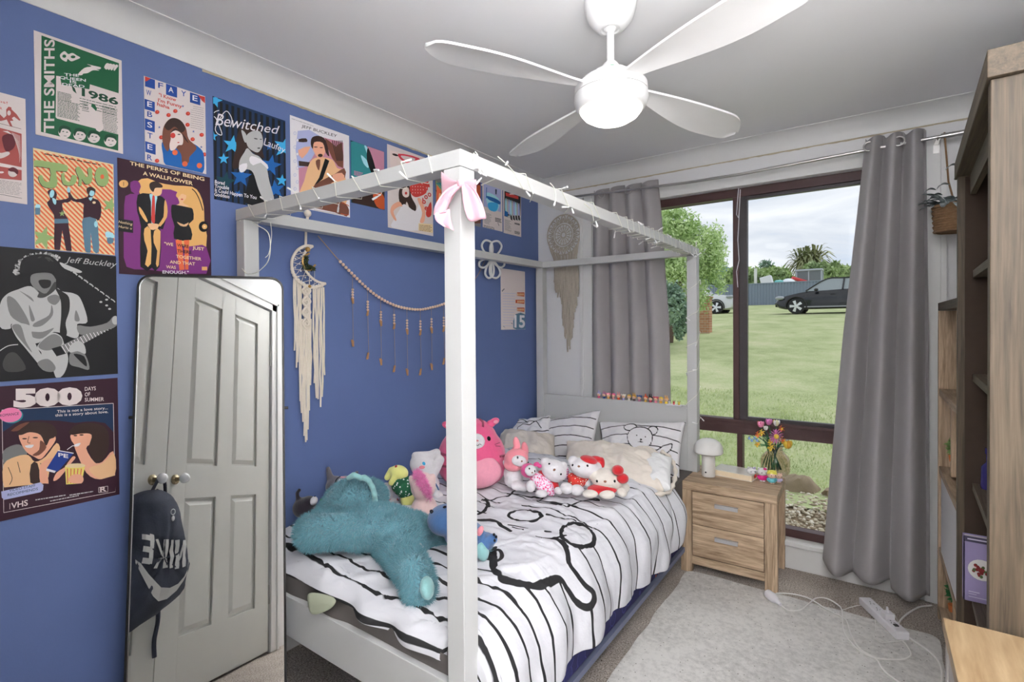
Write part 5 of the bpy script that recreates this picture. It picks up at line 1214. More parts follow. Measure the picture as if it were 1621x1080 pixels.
c.poly('peach', [(315, 300), (400, 300), (412, 340), (395, 375), (345, 378), (318, 350)], 3); c.poly('hair', [(305, 300), (312, 268), (360, 255), (412, 285), (412, 308), (355, 312), (340, 345), (318, 330)], 3); c.poly('peach', [(290, 620), (340, 615), (385, 625), (370, 660), (320, 668)], 3)
c.poly('peach', [(540, 360), (570, 332), (612, 350), (618, 400), (592, 432), (610, 450), (640, 470), (510, 468), (560, 445), (548, 400)], 3); c.poly('gold', [(532, 372), (560, 332), (612, 345), (618, 372), (580, 362), (548, 395)], 3); c.ell('red', 583, 408, 10, 6)
c.poly('black', [(492, 468), (520, 455), (640, 478), (676, 495), (682, 580), (640, 620), (660, 660), (662, 755), (515, 745), (520, 640), (495, 560)], 2); c.poly('peach', [(540, 600), (600, 625), (640, 605), (620, 640), (570, 635)], 2); c.poly('orange', [(528, 755), (580, 758), (605, 1010), (562, 1015)], 1); c.poly('orange', [(600, 758), (645, 755), (638, 1010), (610, 1010)], 1)
c.ell('gold', 84, 276, 40, 33); c.line('plum', [(84, 260), (84, 295)], 4); c.ell('black', 768, 642, 42, 46); c.ell('gold', 776, 642, 22, 22); c.ell('cream', 776, 642, 8, 8); c.poly('black', [(36, 572), (165, 592), (165, 696), (36, 680)])
c.text('cream', 'Nothing', (40, 610), (160, 632), 22, shear=.2); c.text('cream', 'Hurts u', (40, 650), (155, 668), 22, shear=.2)
c.line('hair', [(668, 320), (700, 350), (735, 420), (762, 505)], 8, 4)
for t_, a, b_, col in (('"WE', (430, 800), (508, 808), 'cream'), ('WERE', (540, 812), (640, 826), 'black'), ('JUST', (672, 835), (772, 848), 'cream'), ('THERE', (542, 862), (664, 876), 'black'), ('TOGETHER', (532, 908), (748, 932), 'cream'), ('AND THAT', (478, 955), (695, 974), 'cream'), ('WAS', (446, 998), (530, 1004), 'cream'), ('ENOUGH."', (416, 1042), (640, 1048), 'white')): c.text(col, t_, a, b_, 26, off=.02)
c.rect('gold', 752, 985, 798, 1016)
done(c)
# P6 black and white guitarist
f = Z(0, 0, 0, 385, 200/982)
c = poster((-3.0, -2.604, 1.213, 1.596), 'black', 'black and white photo poster of a curly-haired guitarist in a white shirt', f)
for q, col in (([(0, 480), (50, 400), (140, 360), (240, 335), (330, 400), (440, 350), (480, 375), (575, 392), (630, 440), (680, 610), (600, 630), (615, 700), (580, 740), (420, 690), (300, 775), (230, 760), (210, 700), (230, 640), (95, 625), (80, 665), (0, 650)], 'grey1'),
               ([(-60, 520), (0, 480), (30, 620), (-60, 640)], 'grey1'),
               ([(55, 420), (120, 440), (200, 560), (230, 640), (180, 630), (80, 560)], 'grey2'), ([(150, 370), (240, 420), (260, 455), (190, 400)], 'grey2'), ([(225, 480), (260, 560), (270, 600), (240, 600)], 'grey2'), ([(270, 620), (380, 560), (400, 480), (410, 560), (330, 640), (260, 650)], 'grey2'),
               ([(230, 690), (330, 690), (420, 660), (330, 740), (250, 730)], 'grey2'), ([(590, 520), (620, 600), (580, 600)], 'grey2'), ([(370, 420), (430, 400), (470, 430), (430, 480), (380, 460)], 'grey2')): c.poly(col, q, 4)
c.poly('grey4', [(430, 350), (480, 375), (535, 420), (540, 520), (510, 620), (520, 700), (490, 780), (465, 700), (475, 560), (470, 440)], 4)
c.poly('grey1', [(95, 625), (230, 640), (250, 720), (310, 850), (400, 960), (420, 985), (340, 990), (290, 930), (200, 820), (120, 720)], 4); c.poly('grey2', [(95, 640), (160, 640), (200, 760), (250, 850), (200, 800), (120, 700)], 4)
c.poly('grey1', [(290, 800), (390, 700), (470, 720), (500, 790), (530, 900), (500, 1010), (440, 1050), (400, 960), (330, 900), (320, 850)], 4); c.poly('grey2', [(300, 790), (400, 710), (470, 730), (480, 790), (400, 830), (330, 830)], 4); c.poly('grey3', [(130, 860), (200, 980), (60, 1000), (20, 940), (60, 860)], 4); c.line('grey1', [(-20, 850), (60, 800), (140, 788)], 7, 4)
c.poly('black', [(400, 820), (470, 800), (510, 860), (440, 880)]); c.poly('grey2', [(470, 800), (860, 610), (880, 650), (510, 860)])
for k in range(16):
    t = k/16; x = 480+t*380; y = 800-t*188; c.line('white', [(x, y), (x+32-6*t, y+52-8*t)], 5)
c.poly('grey2', [(600, 640), (700, 650), (830, 620), (880, 570), (920, 600), (880, 660), (700, 700), (620, 710)], 3); c.ell('grey1', 895, 600, 26, 34); c.poly('grey2', [(290, 930), (370, 900), (430, 960), (410, 1000), (340, 990)], 4)
c.poly('grey2', [(230, 270), (250, 330), (300, 380), (360, 390), (420, 340), (430, 260), (350, 220), (270, 230)], 4); c.poly('grey3', [(250, 330), (300, 380), (290, 420), (350, 420), (430, 360), (425, 300), (360, 390), (300, 370)], 4); c.poly('grey4', [(300, 290), (390, 290), (385, 340), (330, 350)], 4)
for i in range(90):
    a = rng.uniform(PI*.95, PI*1.75); r = rng.uniform(.82, 1.02); x = 320+205*r*math.cos(a); y = 225+150*r*math.sin(a); c.ell('grey1' if i % 3 else 'grey2', x, y, rng.uniform(6, 18), rng.uniform(5, 10), 8, a=a)
c.poly('black', [(150, 230), (170, 130), (260, 90), (380, 95), (460, 160), (500, 240), (450, 300), (400, 240), (320, 230), (240, 250), (230, 320), (180, 290)], 4)
for i in range(14): a = rng.uniform(-.6, .5); c.ell('grey3', 330+150*math.cos(a-1.2)*rng.uniform(.4, 1), 200+90*math.sin(a-1.2), 12, 4, 8, a=a)
for i in range(10): c.line('grey1', [(480+i*42, 165+i*30), (500+i*42, 176+i*30), (512+i*42, 190+i*30)], 13-i*.6)
c.poly('grey1', [(460, 150), (540, 180), (632, 220), (600, 232), (500, 200)], 3)
for x, y in ((780, 458), (825, 440), (825, 485), (848, 512)): c.ell('grey1', x, y, 12, 8, 8)
c.poly('grey2', [(540, 860), (600, 840), (660, 870), (690, 980), (610, 965), (540, 940)], 4); c.poly('black', [(570, 860), (650, 880), (670, 960), (600, 900)], 3); c.poly('grey1', [(600, 760), (650, 790), (660, 860), (600, 840), (540, 850), (540, 800)], 4)
c.text('grey1', 'Jeff Buckley', (500, 148), (905, 188), 44, shear=.35)
done(c)
# P7 video-box style poster
f = Z(0, 0, 0, 595, 200/939)
c = poster((-3.0, -2.605, .818, 1.2), 'plum', 'dark video cover poster with a big 500 and two laughing people at the cinema', f)
c.poly('nightb', [(18, 252), (840, 206), (856, 860), (28, 1015)]); c.poly('plum', [(18, 420), (300, 330), (560, 350), (700, 340), (845, 420), (856, 860), (28, 1015)], 2)
for a, b_ in (((14, 255), (842, 205)), ((842, 205), (856, 862)), ((856, 862), (28, 1018)), ((28, 1018), (14, 255))): c.line('offw', [a, b_], 4)
c.text('offw', '500', (100, 228), (612, 204), 122, off=.07, hb=110)
for t_, y in (('DAYS', 112), ('OF', 154), ('SUMMER', 192)): c.text('offw', t_, (630, y), (630+{'DAYS': 82, 'OF': 40, 'SUMMER': 142}[t_], y-5), 28, off=.01)
c.text('offw', 'This is not a love story...', (424, 276), (802, 248), 20, off=.01); c.text('offw', 'this is a story about love.', (410, 304), (804, 276), 20, off=.01)
c.ell('teal', 90, 298, 82, 55, 28, a=-.1); c.ell('pink', 78, 292, 84, 54, 28, a=-.1); c.text('plum', 'ROMANCE', (0, 306), (140, 290), 20)
c.poly('grey2', [(24, 560), (100, 515), (160, 520), (200, 600), (60, 660), (24, 640)], 3)
c.poly('peach', [(26, 660), (120, 600), (210, 590), (260, 640), (340, 600), (420, 500), (445, 560), (380, 640), (330, 800), (100, 830), (30, 830)], 3); c.poly('hair', [(230, 660), (278, 650), (300, 790), (225, 795)], 2); c.line('hair', [(60, 680), (90, 760), (70, 810)], 5, 3); c.line('hair', [(130, 640), (150, 720)], 5); c.line('hair', [(300, 650), (330, 720)], 5)
c.poly('skin', [(148, 430), (300, 420), (372, 470), (400, 440), (412, 480), (350, 570), (300, 620), (250, 600), (200, 570), (160, 510)], 4); c.poly('hair', [(130, 430), (160, 370), (260, 345), (380, 360), (425, 420), (400, 460), (370, 470), (340, 520), (300, 440), (220, 420), (160, 440)], 4)
c.poly('brown', [(300, 480), (345, 530), (290, 590), (240, 590), (290, 550)], 3); c.poly('white', [(185, 520), (250, 512), (235, 535), (200, 535)], 2); c.ell('hair', 182, 468, 18, 5); c.ell('hair', 262, 460, 20, 5); c.line('brown', [(215, 450), (205, 495), (225, 500)], 5, 3)
c.poly('brown', [(80, 410), (150, 360), (220, 345), (160, 390), (130, 410)], 2)
c.poly('skin', [(525, 440), (580, 425), (690, 430), (680, 500), (640, 540), (700, 640), (760, 640), (840, 560), (850, 720), (740, 770), (640, 720), (560, 550), (550, 510), (530, 480)], 3); c.poly('hair', [(512, 420), (560, 370), (660, 350), (760, 370), (806, 430), (800, 560), (740, 640), (700, 640), (660, 540), (680, 440), (600, 430), (540, 440)], 4)
c.poly('white', [(552, 512), (598, 498), (585, 522), (560, 526)], 2); c.ell('hair', 560, 445, 14, 5); c.ell('hair', 605, 440, 16, 5); c.line('white', [(498, 550), (540, 520), (560, 525)], 5, 2); c.poly('peach', [(660, 690), (760, 650), (848, 580), (852, 740), (740, 768)], 3)
c.poly('skin', [(300, 660), (390, 610), (400, 650), (350, 700), (360, 810), (300, 800)], 3); c.poly('pepsi', [(428, 560), (545, 578), (440, 700), (415, 715), (345, 690)], 1); c.poly('white', [(345, 688), (415, 708), (405, 722), (342, 706)]); c.line('white', [(430, 556), (546, 576)], 7); c.text('white', 'PE', (432, 600), (506, 612), 28, off=.03)
c.poly('skin', [(395, 780), (420, 720), (480, 680), (500, 650), (540, 600), (560, 610), (520, 660), (440, 760)], 3); c.poly('yellow', [(482, 670), (632, 665), (605, 800), (490, 808)]); c.poly('cream', [(482, 672), (520, 655), (600, 652), (634, 668), (600, 682), (520, 684)], 3)
for k in range(5): c.line('rose', [(500+k*26, 690), (502+k*22, 800)], 6)
c.poly('skin', [(505, 770), (540, 735), (600, 735), (620, 770), (600, 800), (530, 795)], 3); c.poly('plum', [(30, 830), (330, 800), (480, 810), (640, 800), (856, 740), (856, 860), (28, 1010)], 0)
c.poly('lilac', [(8, 860), (300, 792), (322, 812), (318, 850), (300, 865), (30, 922), (12, 905)], 0); c.text('nightb', 'VIDEO STAFF', (66, 862), (262, 824), 19); c.text('nightb', 'RECOMMENDS', (56, 895), (280, 849), 19)
c.text('offw', 'VHS', (82, 988), (206, 962), 42, off=.02); c.line('offw', [(72, 948), (72, 992)], 4); c.text('offw', 'R', (742, 862), (790, 856), 34, off=.03)
for a, b_ in (((732, 830), (800, 820)), ((800, 820), (800, 862)), ((800, 862), (732, 868)), ((732, 868), (732, 830))): c.line('offw', [a, b_], 3)
lines(c, 'grey1', 262, 915, 490, 930, 1, -.16, 8, 0, 4); lines(c, 'grey1', 515, 880, 690, 895, 1, -.16, 8, 0, 5); lines(c, 'grey1', 372, 925, 585, 938, 1, -.2, 8, 0, 7)
done(c)
# P8 black with blue stars
f = Z(0, 0, 330, 145, 130/739)
c = poster((-2.294, -2.003, 1.842, 2.226), 'nightb', 'black and navy poster with bright blue stars and a grey-toned figure looking back', f)
for k in range(13):
    x = 50+k*52; c.poly('black', [(x, 62+.31*x), (x+26, 62+.31*(x+26)), (x+22, 1000+.1*x), (x+4, 1000+.1*x)])
c.poly('black', [(400, 560), (520, 700), (560, 860), (520, 1045), (330, 1000), (360, 800)], 2)
for x, y, r, col, a in ((60, 80, 68, 'sky', .3), (40, 400, 48, 'sky', .1), (215, 480, 88, 'sky', .15), (136, 605, 52, 'sky', 0), (292, 765, 100, 'cobalt', .1), (150, 810, 95, 'dteal', .2), (560, 665, 100, 'cobalt', .2), (660, 800, 56, 'sky', .1), (600, 880, 88, 'cobalt', -.1), (690, 500, 110, 'sky', .2), (545, 500, 35, 'cobalt', 0), (268, 920, 36, 'cobalt', .3)): c.star(col, x, y, r, a)
c.poly('hair', [(250, 420), (290, 330), (370, 305), (450, 330), (490, 400), (480, 520), (500, 600), (420, 560), (330, 520), (300, 600), (260, 690), (215, 680), (235, 560), (250, 500)], 4)
c.poly('grey1', [(340, 400), (400, 355), (460, 360), (485, 410), (488, 480), (450, 545), (400, 535), (350, 490)], 4); c.poly('grey1', [(296, 345), (335, 380), (350, 450), (325, 455), (305, 400)], 3); c.ell('grey3', 425, 425, 18, 5, a=.2); c.ell('grey3', 470, 430, 10, 4); c.ell('grey3', 452, 510, 14, 6)
c.poly('grey1', [(350, 510), (400, 560), (460, 590), (520, 680), (545, 800), (590, 985), (515, 1005), (450, 880), (400, 730), (340, 700), (300, 725), (275, 690), (280, 620), (320, 550)], 4); c.poly('white', [(275, 665), (345, 645), (340, 700), (305, 728), (280, 720)], 2); c.poly('white', [(385, 580), (460, 605), (530, 660), (530, 700), (470, 640), (400, 665), (365, 620)], 2)
c.text('white', 'Bewitched', (60, 300), (640, 385), 110, shear=.3, hb=75); c.line('white', [(95, 170), (55, 185), (45, 220), (70, 250), (120, 380), (90, 385), (62, 350), (70, 300), (130, 200), (170, 180), (210, 250), (195, 320)], 7, 4)
c.text('white', 'Laufey', (495, 480), (692, 555), 72, shear=.3, hb=52)
for t_, a, b_ in (('Bored', (55, 826), (146, 842)), ('Trouble', (55, 866), (184, 884)), ('It Could Happen To You', (55, 902), (432, 970)), ('Goddess', (52, 938), (188, 962))): c.text('white', t_, a, b_, 32, shear=.1, off=.015)
done(c)
# P9 white border photo, guitarist
f = Z(0, 0, 450, 175, 250/1317)
c = poster((-1.981, -1.680, 1.874, 2.258), 'white', 'white-bordered poster of a musician in a tan shirt with a guitar strap', f)
c.poly('mauve', [(112, 170), (492, 268), (500, 790), (125, 720)]); c.poly('lilac', [(112, 170), (300, 215), (230, 400), (115, 480)], 2); c.poly('brown', [(340, 230), (430, 300), (480, 270), (490, 480), (400, 400)], 2); c.poly('skin', [(115, 330), (220, 300), (150, 400)], 2); c.poly('hair', [(120, 420), (215, 432), (210, 468), (122, 462)])
for k in range(6): c.line('hair', [(400+k*16, 250), (440+k*9, 420)], 7)
c.poly('hair', [(116, 240), (180, 232), (190, 262), (120, 262)], 2)
c.poly('peach', [(165, 590), (215, 430), (290, 390), (400, 410), (440, 480), (500, 520), (505, 800), (150, 720)], 3); c.poly('skin', [(225, 260), (330, 250), (345, 330), (310, 400), (275, 390), (240, 330)], 3); c.poly('hair', [(220, 280), (232, 225), (290, 212), (345, 250), (375, 380), (345, 350), (320, 270), (250, 265), (238, 320)], 3); c.ell('hair', 300, 375, 20, 14); c.ell('hair', 262, 305, 16, 4); c.ell('hair', 308, 310, 14, 4); c.poly('brown', [(262, 420), (300, 410), (290, 500), (270, 470)], 2)
c.poly('black', [(340, 400), (375, 420), (320, 570), (240, 640), (290, 560)], 1); c.poly('brown', [(230, 650), (300, 590), (420, 530), (500, 480), (505, 560), (400, 600), (300, 680)], 2); c.poly('skin', [(400, 540), (480, 520), (500, 570), (420, 590)], 2)
c.poly('brown', [(240, 790), (420, 760), (500, 770), (540, 830), (520, 885), (420, 850), (240, 810)], 2); c.line('rust', [(480, 770), (540, 800), (540, 870), (470, 860)], 6, 4); c.line('grey1', [(245, 828), (500, 875)], 5)
c.text('black', 'JEFF BUCKLEY', (142, 140), (440, 226), 24, shear=.1)
for k in range(9): c.ell('lilac', 88+(k % 2)*20, 190+k*58, 12, 14, 10); c.ell('white', 88+(k % 2)*20, 190+k*58, 9, 11, 10)
lines(c, 'grey2', 60, 60, 260, 75, 1, .35, 3, .1, 2)
done(c)
# P10 teal/brown abstract cover
c = poster((-1.671, -1.467, 1.947, 2.24), 'dteal', 'small poster of blurred teal and pink shapes above a brown lower half', f)
c.poly('teal', [(552, 262), (690, 300), (740, 470), (700, 560), (560, 560)], 2); c.poly('mauve', [(690, 300), (838, 345), (838, 560), (760, 520)], 2); c.poly('ice', [(640, 370), (700, 430), (700, 480), (660, 440)], 3); c.poly('ice', [(668, 300), (690, 305), (750, 470), (720, 430)], 3); c.poly('black', [(700, 310), (760, 480), (740, 540), (690, 420)], 3)
c.poly('hair', [(562, 700), (838, 620), (838, 826), (566, 780)]); c.poly('rust', [(740, 700), (800, 680), (838, 740), (838, 824), (770, 800)], 3); c.poly('teal', [(560, 500), (720, 540), (700, 580), (560, 560)], 2)
for k, t_ in enumerate(('No More', 'Blue Sky')): c.text('mauve', t_ if 0 else '', (580, 515+k*16), (650, 530+k*16), 14)
lines(c, 'pink', 582, 500, 660, 540, 4, .25, 4, .3, 8)
done(c)
# P11
c = poster((-1.446, -1.116, 1.863, 2.286), 'offw', 'white and red poster of a dark-haired figure in white beside a big red strawberry', f)
c.poly('skinl', [(880, 330), (1180, 400), (1200, 560), (885, 480)]); c.poly('rose', [(950, 360), (1120, 395), (1150, 470), (1000, 430)], 3); c.poly('offw', [(975, 375), (1090, 400), (1060, 430), (1000, 410)], 3); c.ell('hair', 925, 370, 26, 9, a=.3); c.ell('black', 930, 372, 8, 8)
c.poly('hair', [(955, 680), (975, 640), (1040, 620), (1060, 720), (1100, 800), (1085, 860), (1050, 830), (1020, 760), (1000, 830), (960, 760)], 3); c.poly('skinl', [(990, 650), (1035, 645), (1040, 710), (1010, 725), (985, 700)], 3); c.ell('red', 1015, 690, 10, 12); c.poly('white', [(960, 830), (1000, 780), (1090, 840), (1130, 780), (1150, 900), (1120, 1000), (900, 980), (920, 900)], 3)
c.poly('skin', [(885, 850), (900, 790), (960, 760), (985, 800), (960, 800), (910, 840), (935, 910), (920, 915)], 3); c.poly('skin', [(1130, 930), (1150, 850), (1110, 740), (1140, 740), (1175, 840), (1165, 930)], 3)
c.poly('red', [(1045, 660), (1060, 615), (1120, 600), (1180, 640), (1180, 690), (1110, 722), (1070, 710)], 4)
for k in range(14): c.ell('skinl', 1070+(k % 5)*22, 635+(k//5)*26, 3, 5, 6)
c.poly('red', [(1150, 600), (1200, 580), (1215, 640), (1160, 640)]); c.poly('red', [(1180, 850), (1222, 760), (1225, 870), (1195, 890)], 3)
for ch, x, y in (('d', 1166, 660), ('o', 1195, 715), ('o', 1166, 735), ('b', 1150, 775), ('e', 1168, 830), ('e', 1196, 868)): c.text('red' if 1 else 'offw', ch, (x, y), (x+30, y+5), 46, off=.03)
c.poly('cream', [(1120, 940), (1235, 950), (1238, 1022), (1118, 1000)]); lines(c, 'brown', 1125, 950, 1230, 1005, 5, .1, 4, .2, 9)
done(c)
# P12 behind the post
f = Z(0, 0, 640, 260, 220/1621)
c = poster((-1.094, -.687, 1.978, 2.265), 'grey2', 'colourful collage poster mostly hidden behind the near bed post', f)
r7 = random.Random(5)
for k in range(60): c.poly(r7.choice(['rose', 'sage', 'orange', 'black', 'hair', 'maroon', 'teal', 'peach']), [(x+360+r7.uniform(0, 470), y+70+.3*0+r7.uniform(60, 500)) for x, y in [(0, 0), (38, 8), (40, 60), (4, 50)]])
c.poly('maroon', [(830, 160), (890, 180), (890, 420), (830, 420)]); c.poly('brown', [(800, 420), (890, 430), (888, 690), (800, 690)]); c.poly('rust', [(850, 250), (885, 260), (885, 380), (840, 330)], 3)
done(c)
# P13 P14 album posters
c = poster((-.663, -.452, 1.982, 2.277), 'offw', 'pale album poster with a blue and white abstract picture, second from the corner', f)
c.poly('lilac', [(925, 210), (1130, 280), (1128, 560), (925, 490)]); c.poly('ice', [(950, 330), (1100, 400), (1090, 540), (990, 520)], 3); c.poly('cobalt', [(960, 370), (1060, 400), (1120, 440), (1110, 470), (1040, 440), (980, 410)], 3); c.poly('sky', [(980, 450), (1090, 460), (1070, 550), (990, 530)], 3); c.poly('nightb', [(1060, 290), (1080, 295), (1076, 355), (1062, 350)]); c.line('cobalt', [(960, 270), (955, 400)], 8)
lines(c, 'grey2', 935, 560, 1020, 690, 11, .3, 4, .4, 4); lines(c, 'black', 1060, 620, 1135, 670, 3, .25, 10, .1, 5); lines(c, 'black', 925, 705, 1130, 735, 2, .25, 6, .5, 6); c.line('grey3', [(1090, 680), (1105, 720)], 5)
done(c)
c = poster((-.438, -.228, 1.977, 2.28), 'offw', 'album poster with a red and black picture, nearest the room corner', f)
c.poly('black', [(1168, 295), (1358, 355), (1352, 665), (1166, 605)]); c.poly('red', [(1180, 330), (1330, 375), (1330, 410), (1185, 370)]); c.text('red', 'XX XXX' if 0 else '', (0, 0), (1, 1), 1); c.text('white', ' ', (0, 0), (1, 0), 1); c.rect('offw', 1228, 342, 1292, 356)
for k in range(9): c.poly(('ice', 'grey1', 'lilac')[k % 3], [(1175+k*19, 430+k*6), (1190+k*19, 400+k*8), (1196+k*19, 560+k*8), (1178+k*19, 570+k*6)], 2)
c.poly('cobalt', [(1168, 540), (1210, 560), (1205, 612), (1168, 600)]); c.poly('grey1', [(1215, 600), (1350, 600), (1350, 665), (1220, 625)], 2)
for k in range(4): c.poly('black', [(1235+k*30, 600), (1252+k*30, 600), (1262+k*30, 660), (1240+k*30, 645)])
lines(c, 'grey2', 1172, 640, 1250, 770, 12, .3, 4, .4, 14); lines(c, 'black', 1285, 680, 1352, 700, 2, .25, 9, .1, 15); lines(c, 'black', 1285, 775, 1352, 810, 3, .25, 7, .2, 16)
done(c)
# P15 birthday sheet
f = Z(0, 0, 780, 400, 180/748)
c = poster((-.475, -.184, 1.329, 1.738), 'offw', 'plain white sheet with small gold bunting and a grey 15, low in the corner', f, 'paper_sheet', None)
lines(c, 'lilac', 68, 258, 155, 490, 13, .03, 2, .2, 3, False)
for k, y in enumerate((262, 310, 362)): c.poly('rust', [(160-10*(k == 1), y), (208, y), (208, y+28), (160-10*(k == 1), y+22)], 0)
for k, y in enumerate((262, 310, 362)):
    for j in range(5): c.rect('cream', 162+j*9, y+6, 167+j*9, y+20)
c.poly('steel', [(150, 405), (214, 408), (215, 502), (135, 498)], 2); c.text('white', '15', (142, 490), (212, 492), 78, off=.03); c.poly('grey2', [(62, 258), (58, 252), (74, 235), (78, 240)]); c.line('black', [(68, 484), (80, 492)], 2); c.line('black', [(122, 462), (128, 470)], 3)
done(c)
# tiny loose thread mark of the wall is left out
# ================================================================= STANDING MIRROR (leans on the blue wall)
az, th = math.radians(-32.326), math.radians(9.455)
n_ = Vector((math.cos(th)*math.cos(az), math.cos(th)*math.sin(az), math.sin(th))); wd = Vector((0, 0, 1)).cross(n_).normalized(); up = n_.cross(wd)
P0 = Vector((.04, -2.54, 1.534))
zb = -P0.z/up.z
u0, u1, v0, v1 = -.018, .426, zb+.001, .008
def mp_(u, v, d=0): return P0+wd*u+up*v+n_*d
mr = empty('standing_mirror', mp_((u0+u1)/2, v0), label='tall mirror with rounded top corners and a thin black frame, leaning on the blue wall', cat='mirror')
rad = .045
def rrp(i, d):
    o = []
    for cx, cy, a0 in ((u1-rad, v1-rad, 0), (u0+rad, v1-rad, 90), (u0+rad, v0+rad, 180), (u1-rad, v0+rad, 270)):
        for k in range(9):
            a = math.radians(a0+90*k/8); r = rad-i; o.append(mp_(cx+r*math.cos(a), cy+r*math.sin(a), d))
    return o
fo, fi, bo, bi = rrp(0, .0), rrp(.007, .0), rrp(0, -.022), rrp(.007, -.022); N = len(fo); mb = MB()
mb.add(fo+fi+bo+bi, [f for k in range(N) for f in ((k, (k+1) % N, N+(k+1) % N, N+k), (k, 2*N+k, 2*N+(k+1) % N, (k+1) % N), (N+k, N+(k+1) % N, 3*N+(k+1) % N, 3*N+k), (2*N+k, 3*N+k, 3*N+(k+1) % N, 2*N+(k+1) % N))])
mb.build('frame', M_black, mr, local=False, smooth=30)
gi = rrp(.006, -.006); gb = rrp(.006, -.012)
MB().add(gi+gb, [tuple(range(N)), tuple(range(2*N-1, N-1, -1))]+[(k, N+k, N+(k+1) % N, (k+1) % N) for k in range(N)]).build('mirror_glass', mat('mirror_silver', (.86, .87, .86, 1), .01, metal=1), mr, local=False)
MB().box((-.2, -.6, -.002), (.2, .6, .002), Matrix.Translation(mp_((u0+u1)/2, (v0+v1)/2, -.019)) @ Matrix((wd, up, n_)).transposed().to_4x4()).build('backing', M_black, mr, local=False)
for u in (u0, u1): MB().tube([mp_(u, v1-.47, -.011), mp_(u+(.012 if u > .2 else -.012), v1-.47, -.011)], .005, 10).build('pivot_screw', M_black, mr, local=False)
# backpack hanging on the left closet knob (seen in the mirror)
nkx, nkz = .785, .952; yk = YF+.005
M_den = mat('washed_black_denim', P(58, 62, 74, 1.3), .9, noise=.55, nscale=9, bump=.4, bscale=160)
bp_ = empty('backpack', (nkx, YF+.06, nkz), label='washed black school backpack hanging from the left white door knob, seen in the mirror', cat='backpack')
def bpP(x, z, d=0): return Vector((x, YF+.006+d, z))
mb = MB()
outl = [(.72, .90), (.80, .905), (.865, .86), (.90, .76), (.935, .66), (.955, .56), (.945, .48), (.90, .42), (.75, .37), (.60, .335), (.575, .40), (.585, .52), (.60, .66), (.63, .78), (.67, .87)]
out = [(p.x, p.y) for p in smoothpts([(a, b, 0) for a, b in outl], True, 4)]; cx, cz = .755, .61; n = len(out); rows = []
for k in range(9):
    t = k/8; s_ = math.cos(t*PI/2)**.55 if k < 8 else 0; dd = .012+.10*math.sin(t*PI/2)**.8*(1)
    for (x, z) in out: rows.append(bpP(cx+(x-cx)*s_, cz+(z-cz)*s_, dd*(1+.25*(.61-z)/.27*0)+.008*float(fbm(x*18, z*18, t*3, 2, 4))*(k > 1)))
V = [bpP(x, z, .003) for x, z in out]+rows; F = [tuple(range(n))]+[(k*n+i, k*n+(i+1) % n, (k+1)*n+(i+1) % n, (k+1)*n+i) for k in range(9) for i in range(n)]
bb = mb.add(V, F).build('bag_body', M_den, bp_, local=False, smooth=True)
MB().tube(smoothpts([bpP(.755, .895, .03), bpP(.765, .94, .045), (nkx, YF+.045, nkz+.006), bpP(.805, .94, .045), bpP(.83, .89, .03)], False), .007, 8).build('grab_loop', M_den, bp_, local=False, smooth=True)
MB().tube(smoothpts([bpP(.79, .90, .02), bpP(.84, .87, .02), bpP(.89, .76, .02), bpP(.92, .62, .03)], False), .011, 8).build('shoulder_strap', M_den, bp_, local=False, smooth=True)
MB().tube(smoothpts([bpP(.83, .41, .03), bpP(.842, .35, .02), bpP(.838, .28, .012), bpP(.845, .215, .012)], False), [.009]*19, 6).build('strap_tail', M_den, bp_, local=False, smooth=True)
def bpf(x, y):      # logo drawn on the bulging front; x to the viewer's right when facing the door
    X, Zz = .912-x*.265, .725-y*.265
    h = bvh(bb).ray_cast(Vector((X, YF+.5, Zz)), Vector((0, -1, 0))); return (h[0] if h[0] else Vector((X, YF+.11, Zz)))
cl = Canvas(bpf, (0, 1, 0), {'logo_white': P(170, 170, 168, 1.6)}, .003); cl.k = 0
def dens(pts, n=5): return [(a[0]+(b[0]-a[0])*t/n, a[1]+(b[1]-a[1])*t/n) for a, b in zip(pts, pts[1:]+pts[:1]) for t in range(n)]
def strip(top, bot):
    cl.cur = 0; cl.k = 0; d = cl._off(); vs = []; m_ = len(top)
    for a, b in zip(top, bot):
        for t in (0, .33, .66, 1): vs.append(bpf(a[0]+(b[0]-a[0])*t, a[1]+(b[1]-a[1])*t)+d)
    cl.add(vs, [(4*i+j, 4*i+j+1, 4*i+5+j, 4*i+4+j) for i in range(m_-1) for j in range(3)])
lin_ = lambda a, b, n=4: [(a[0]+(b[0]-a[0])*k/n, a[1]+(b[1]-a[1])*k/n) for k in range(n+1)]
strip(lin_((.12, .20), (.12, .62), 5), lin_((.20, .20), (.20, .63), 5)); strip(lin_((.20, .20), (.29, .50), 5), lin_((.20, .34), (.29, .64), 5)); strip(lin_((.28, .18), (.28, .63), 5), lin_((.36, .18), (.36, .63), 5))
strip(lin_((.40, .17), (.40, .60), 5), lin_((.48, .165), (.48, .60), 5)); strip(lin_((.52, .15), (.52, .58), 5), lin_((.60, .14), (.60, .58), 5)); strip(lin_((.60, .36), (.70, .12), 3), lin_((.62, .44), (.76, .12), 3)); strip(lin_((.60, .36), (.72, .56), 3), lin_((.62, .30), (.78, .55), 3))
strip(lin_((.78, .05), (.82, .48), 5), lin_((.86, .02), (.90, .46), 5))
for y in (.03, .21, .38): strip(lin_((.84, y+.02), (.98, y-.02), 3), lin_((.86, y+.10), (.99, y+.06), 3))
sw = [(.02, .52, .57), (.05, .68, .74), (.12, .78, .85), (.25, .87, .97), (.42, .90, 1.06), (.58, .86, 1.06), (.72, .76, .96), (.86, .62, .80), (1.0, .44, .56), (1.06, .37, .42)]
strip([(a, b) for a, b, c_ in sw], [(a, c_) for a, b, c_ in sw])
cl.build('logo', cl.mats, bp_, local=False, fixn=False)
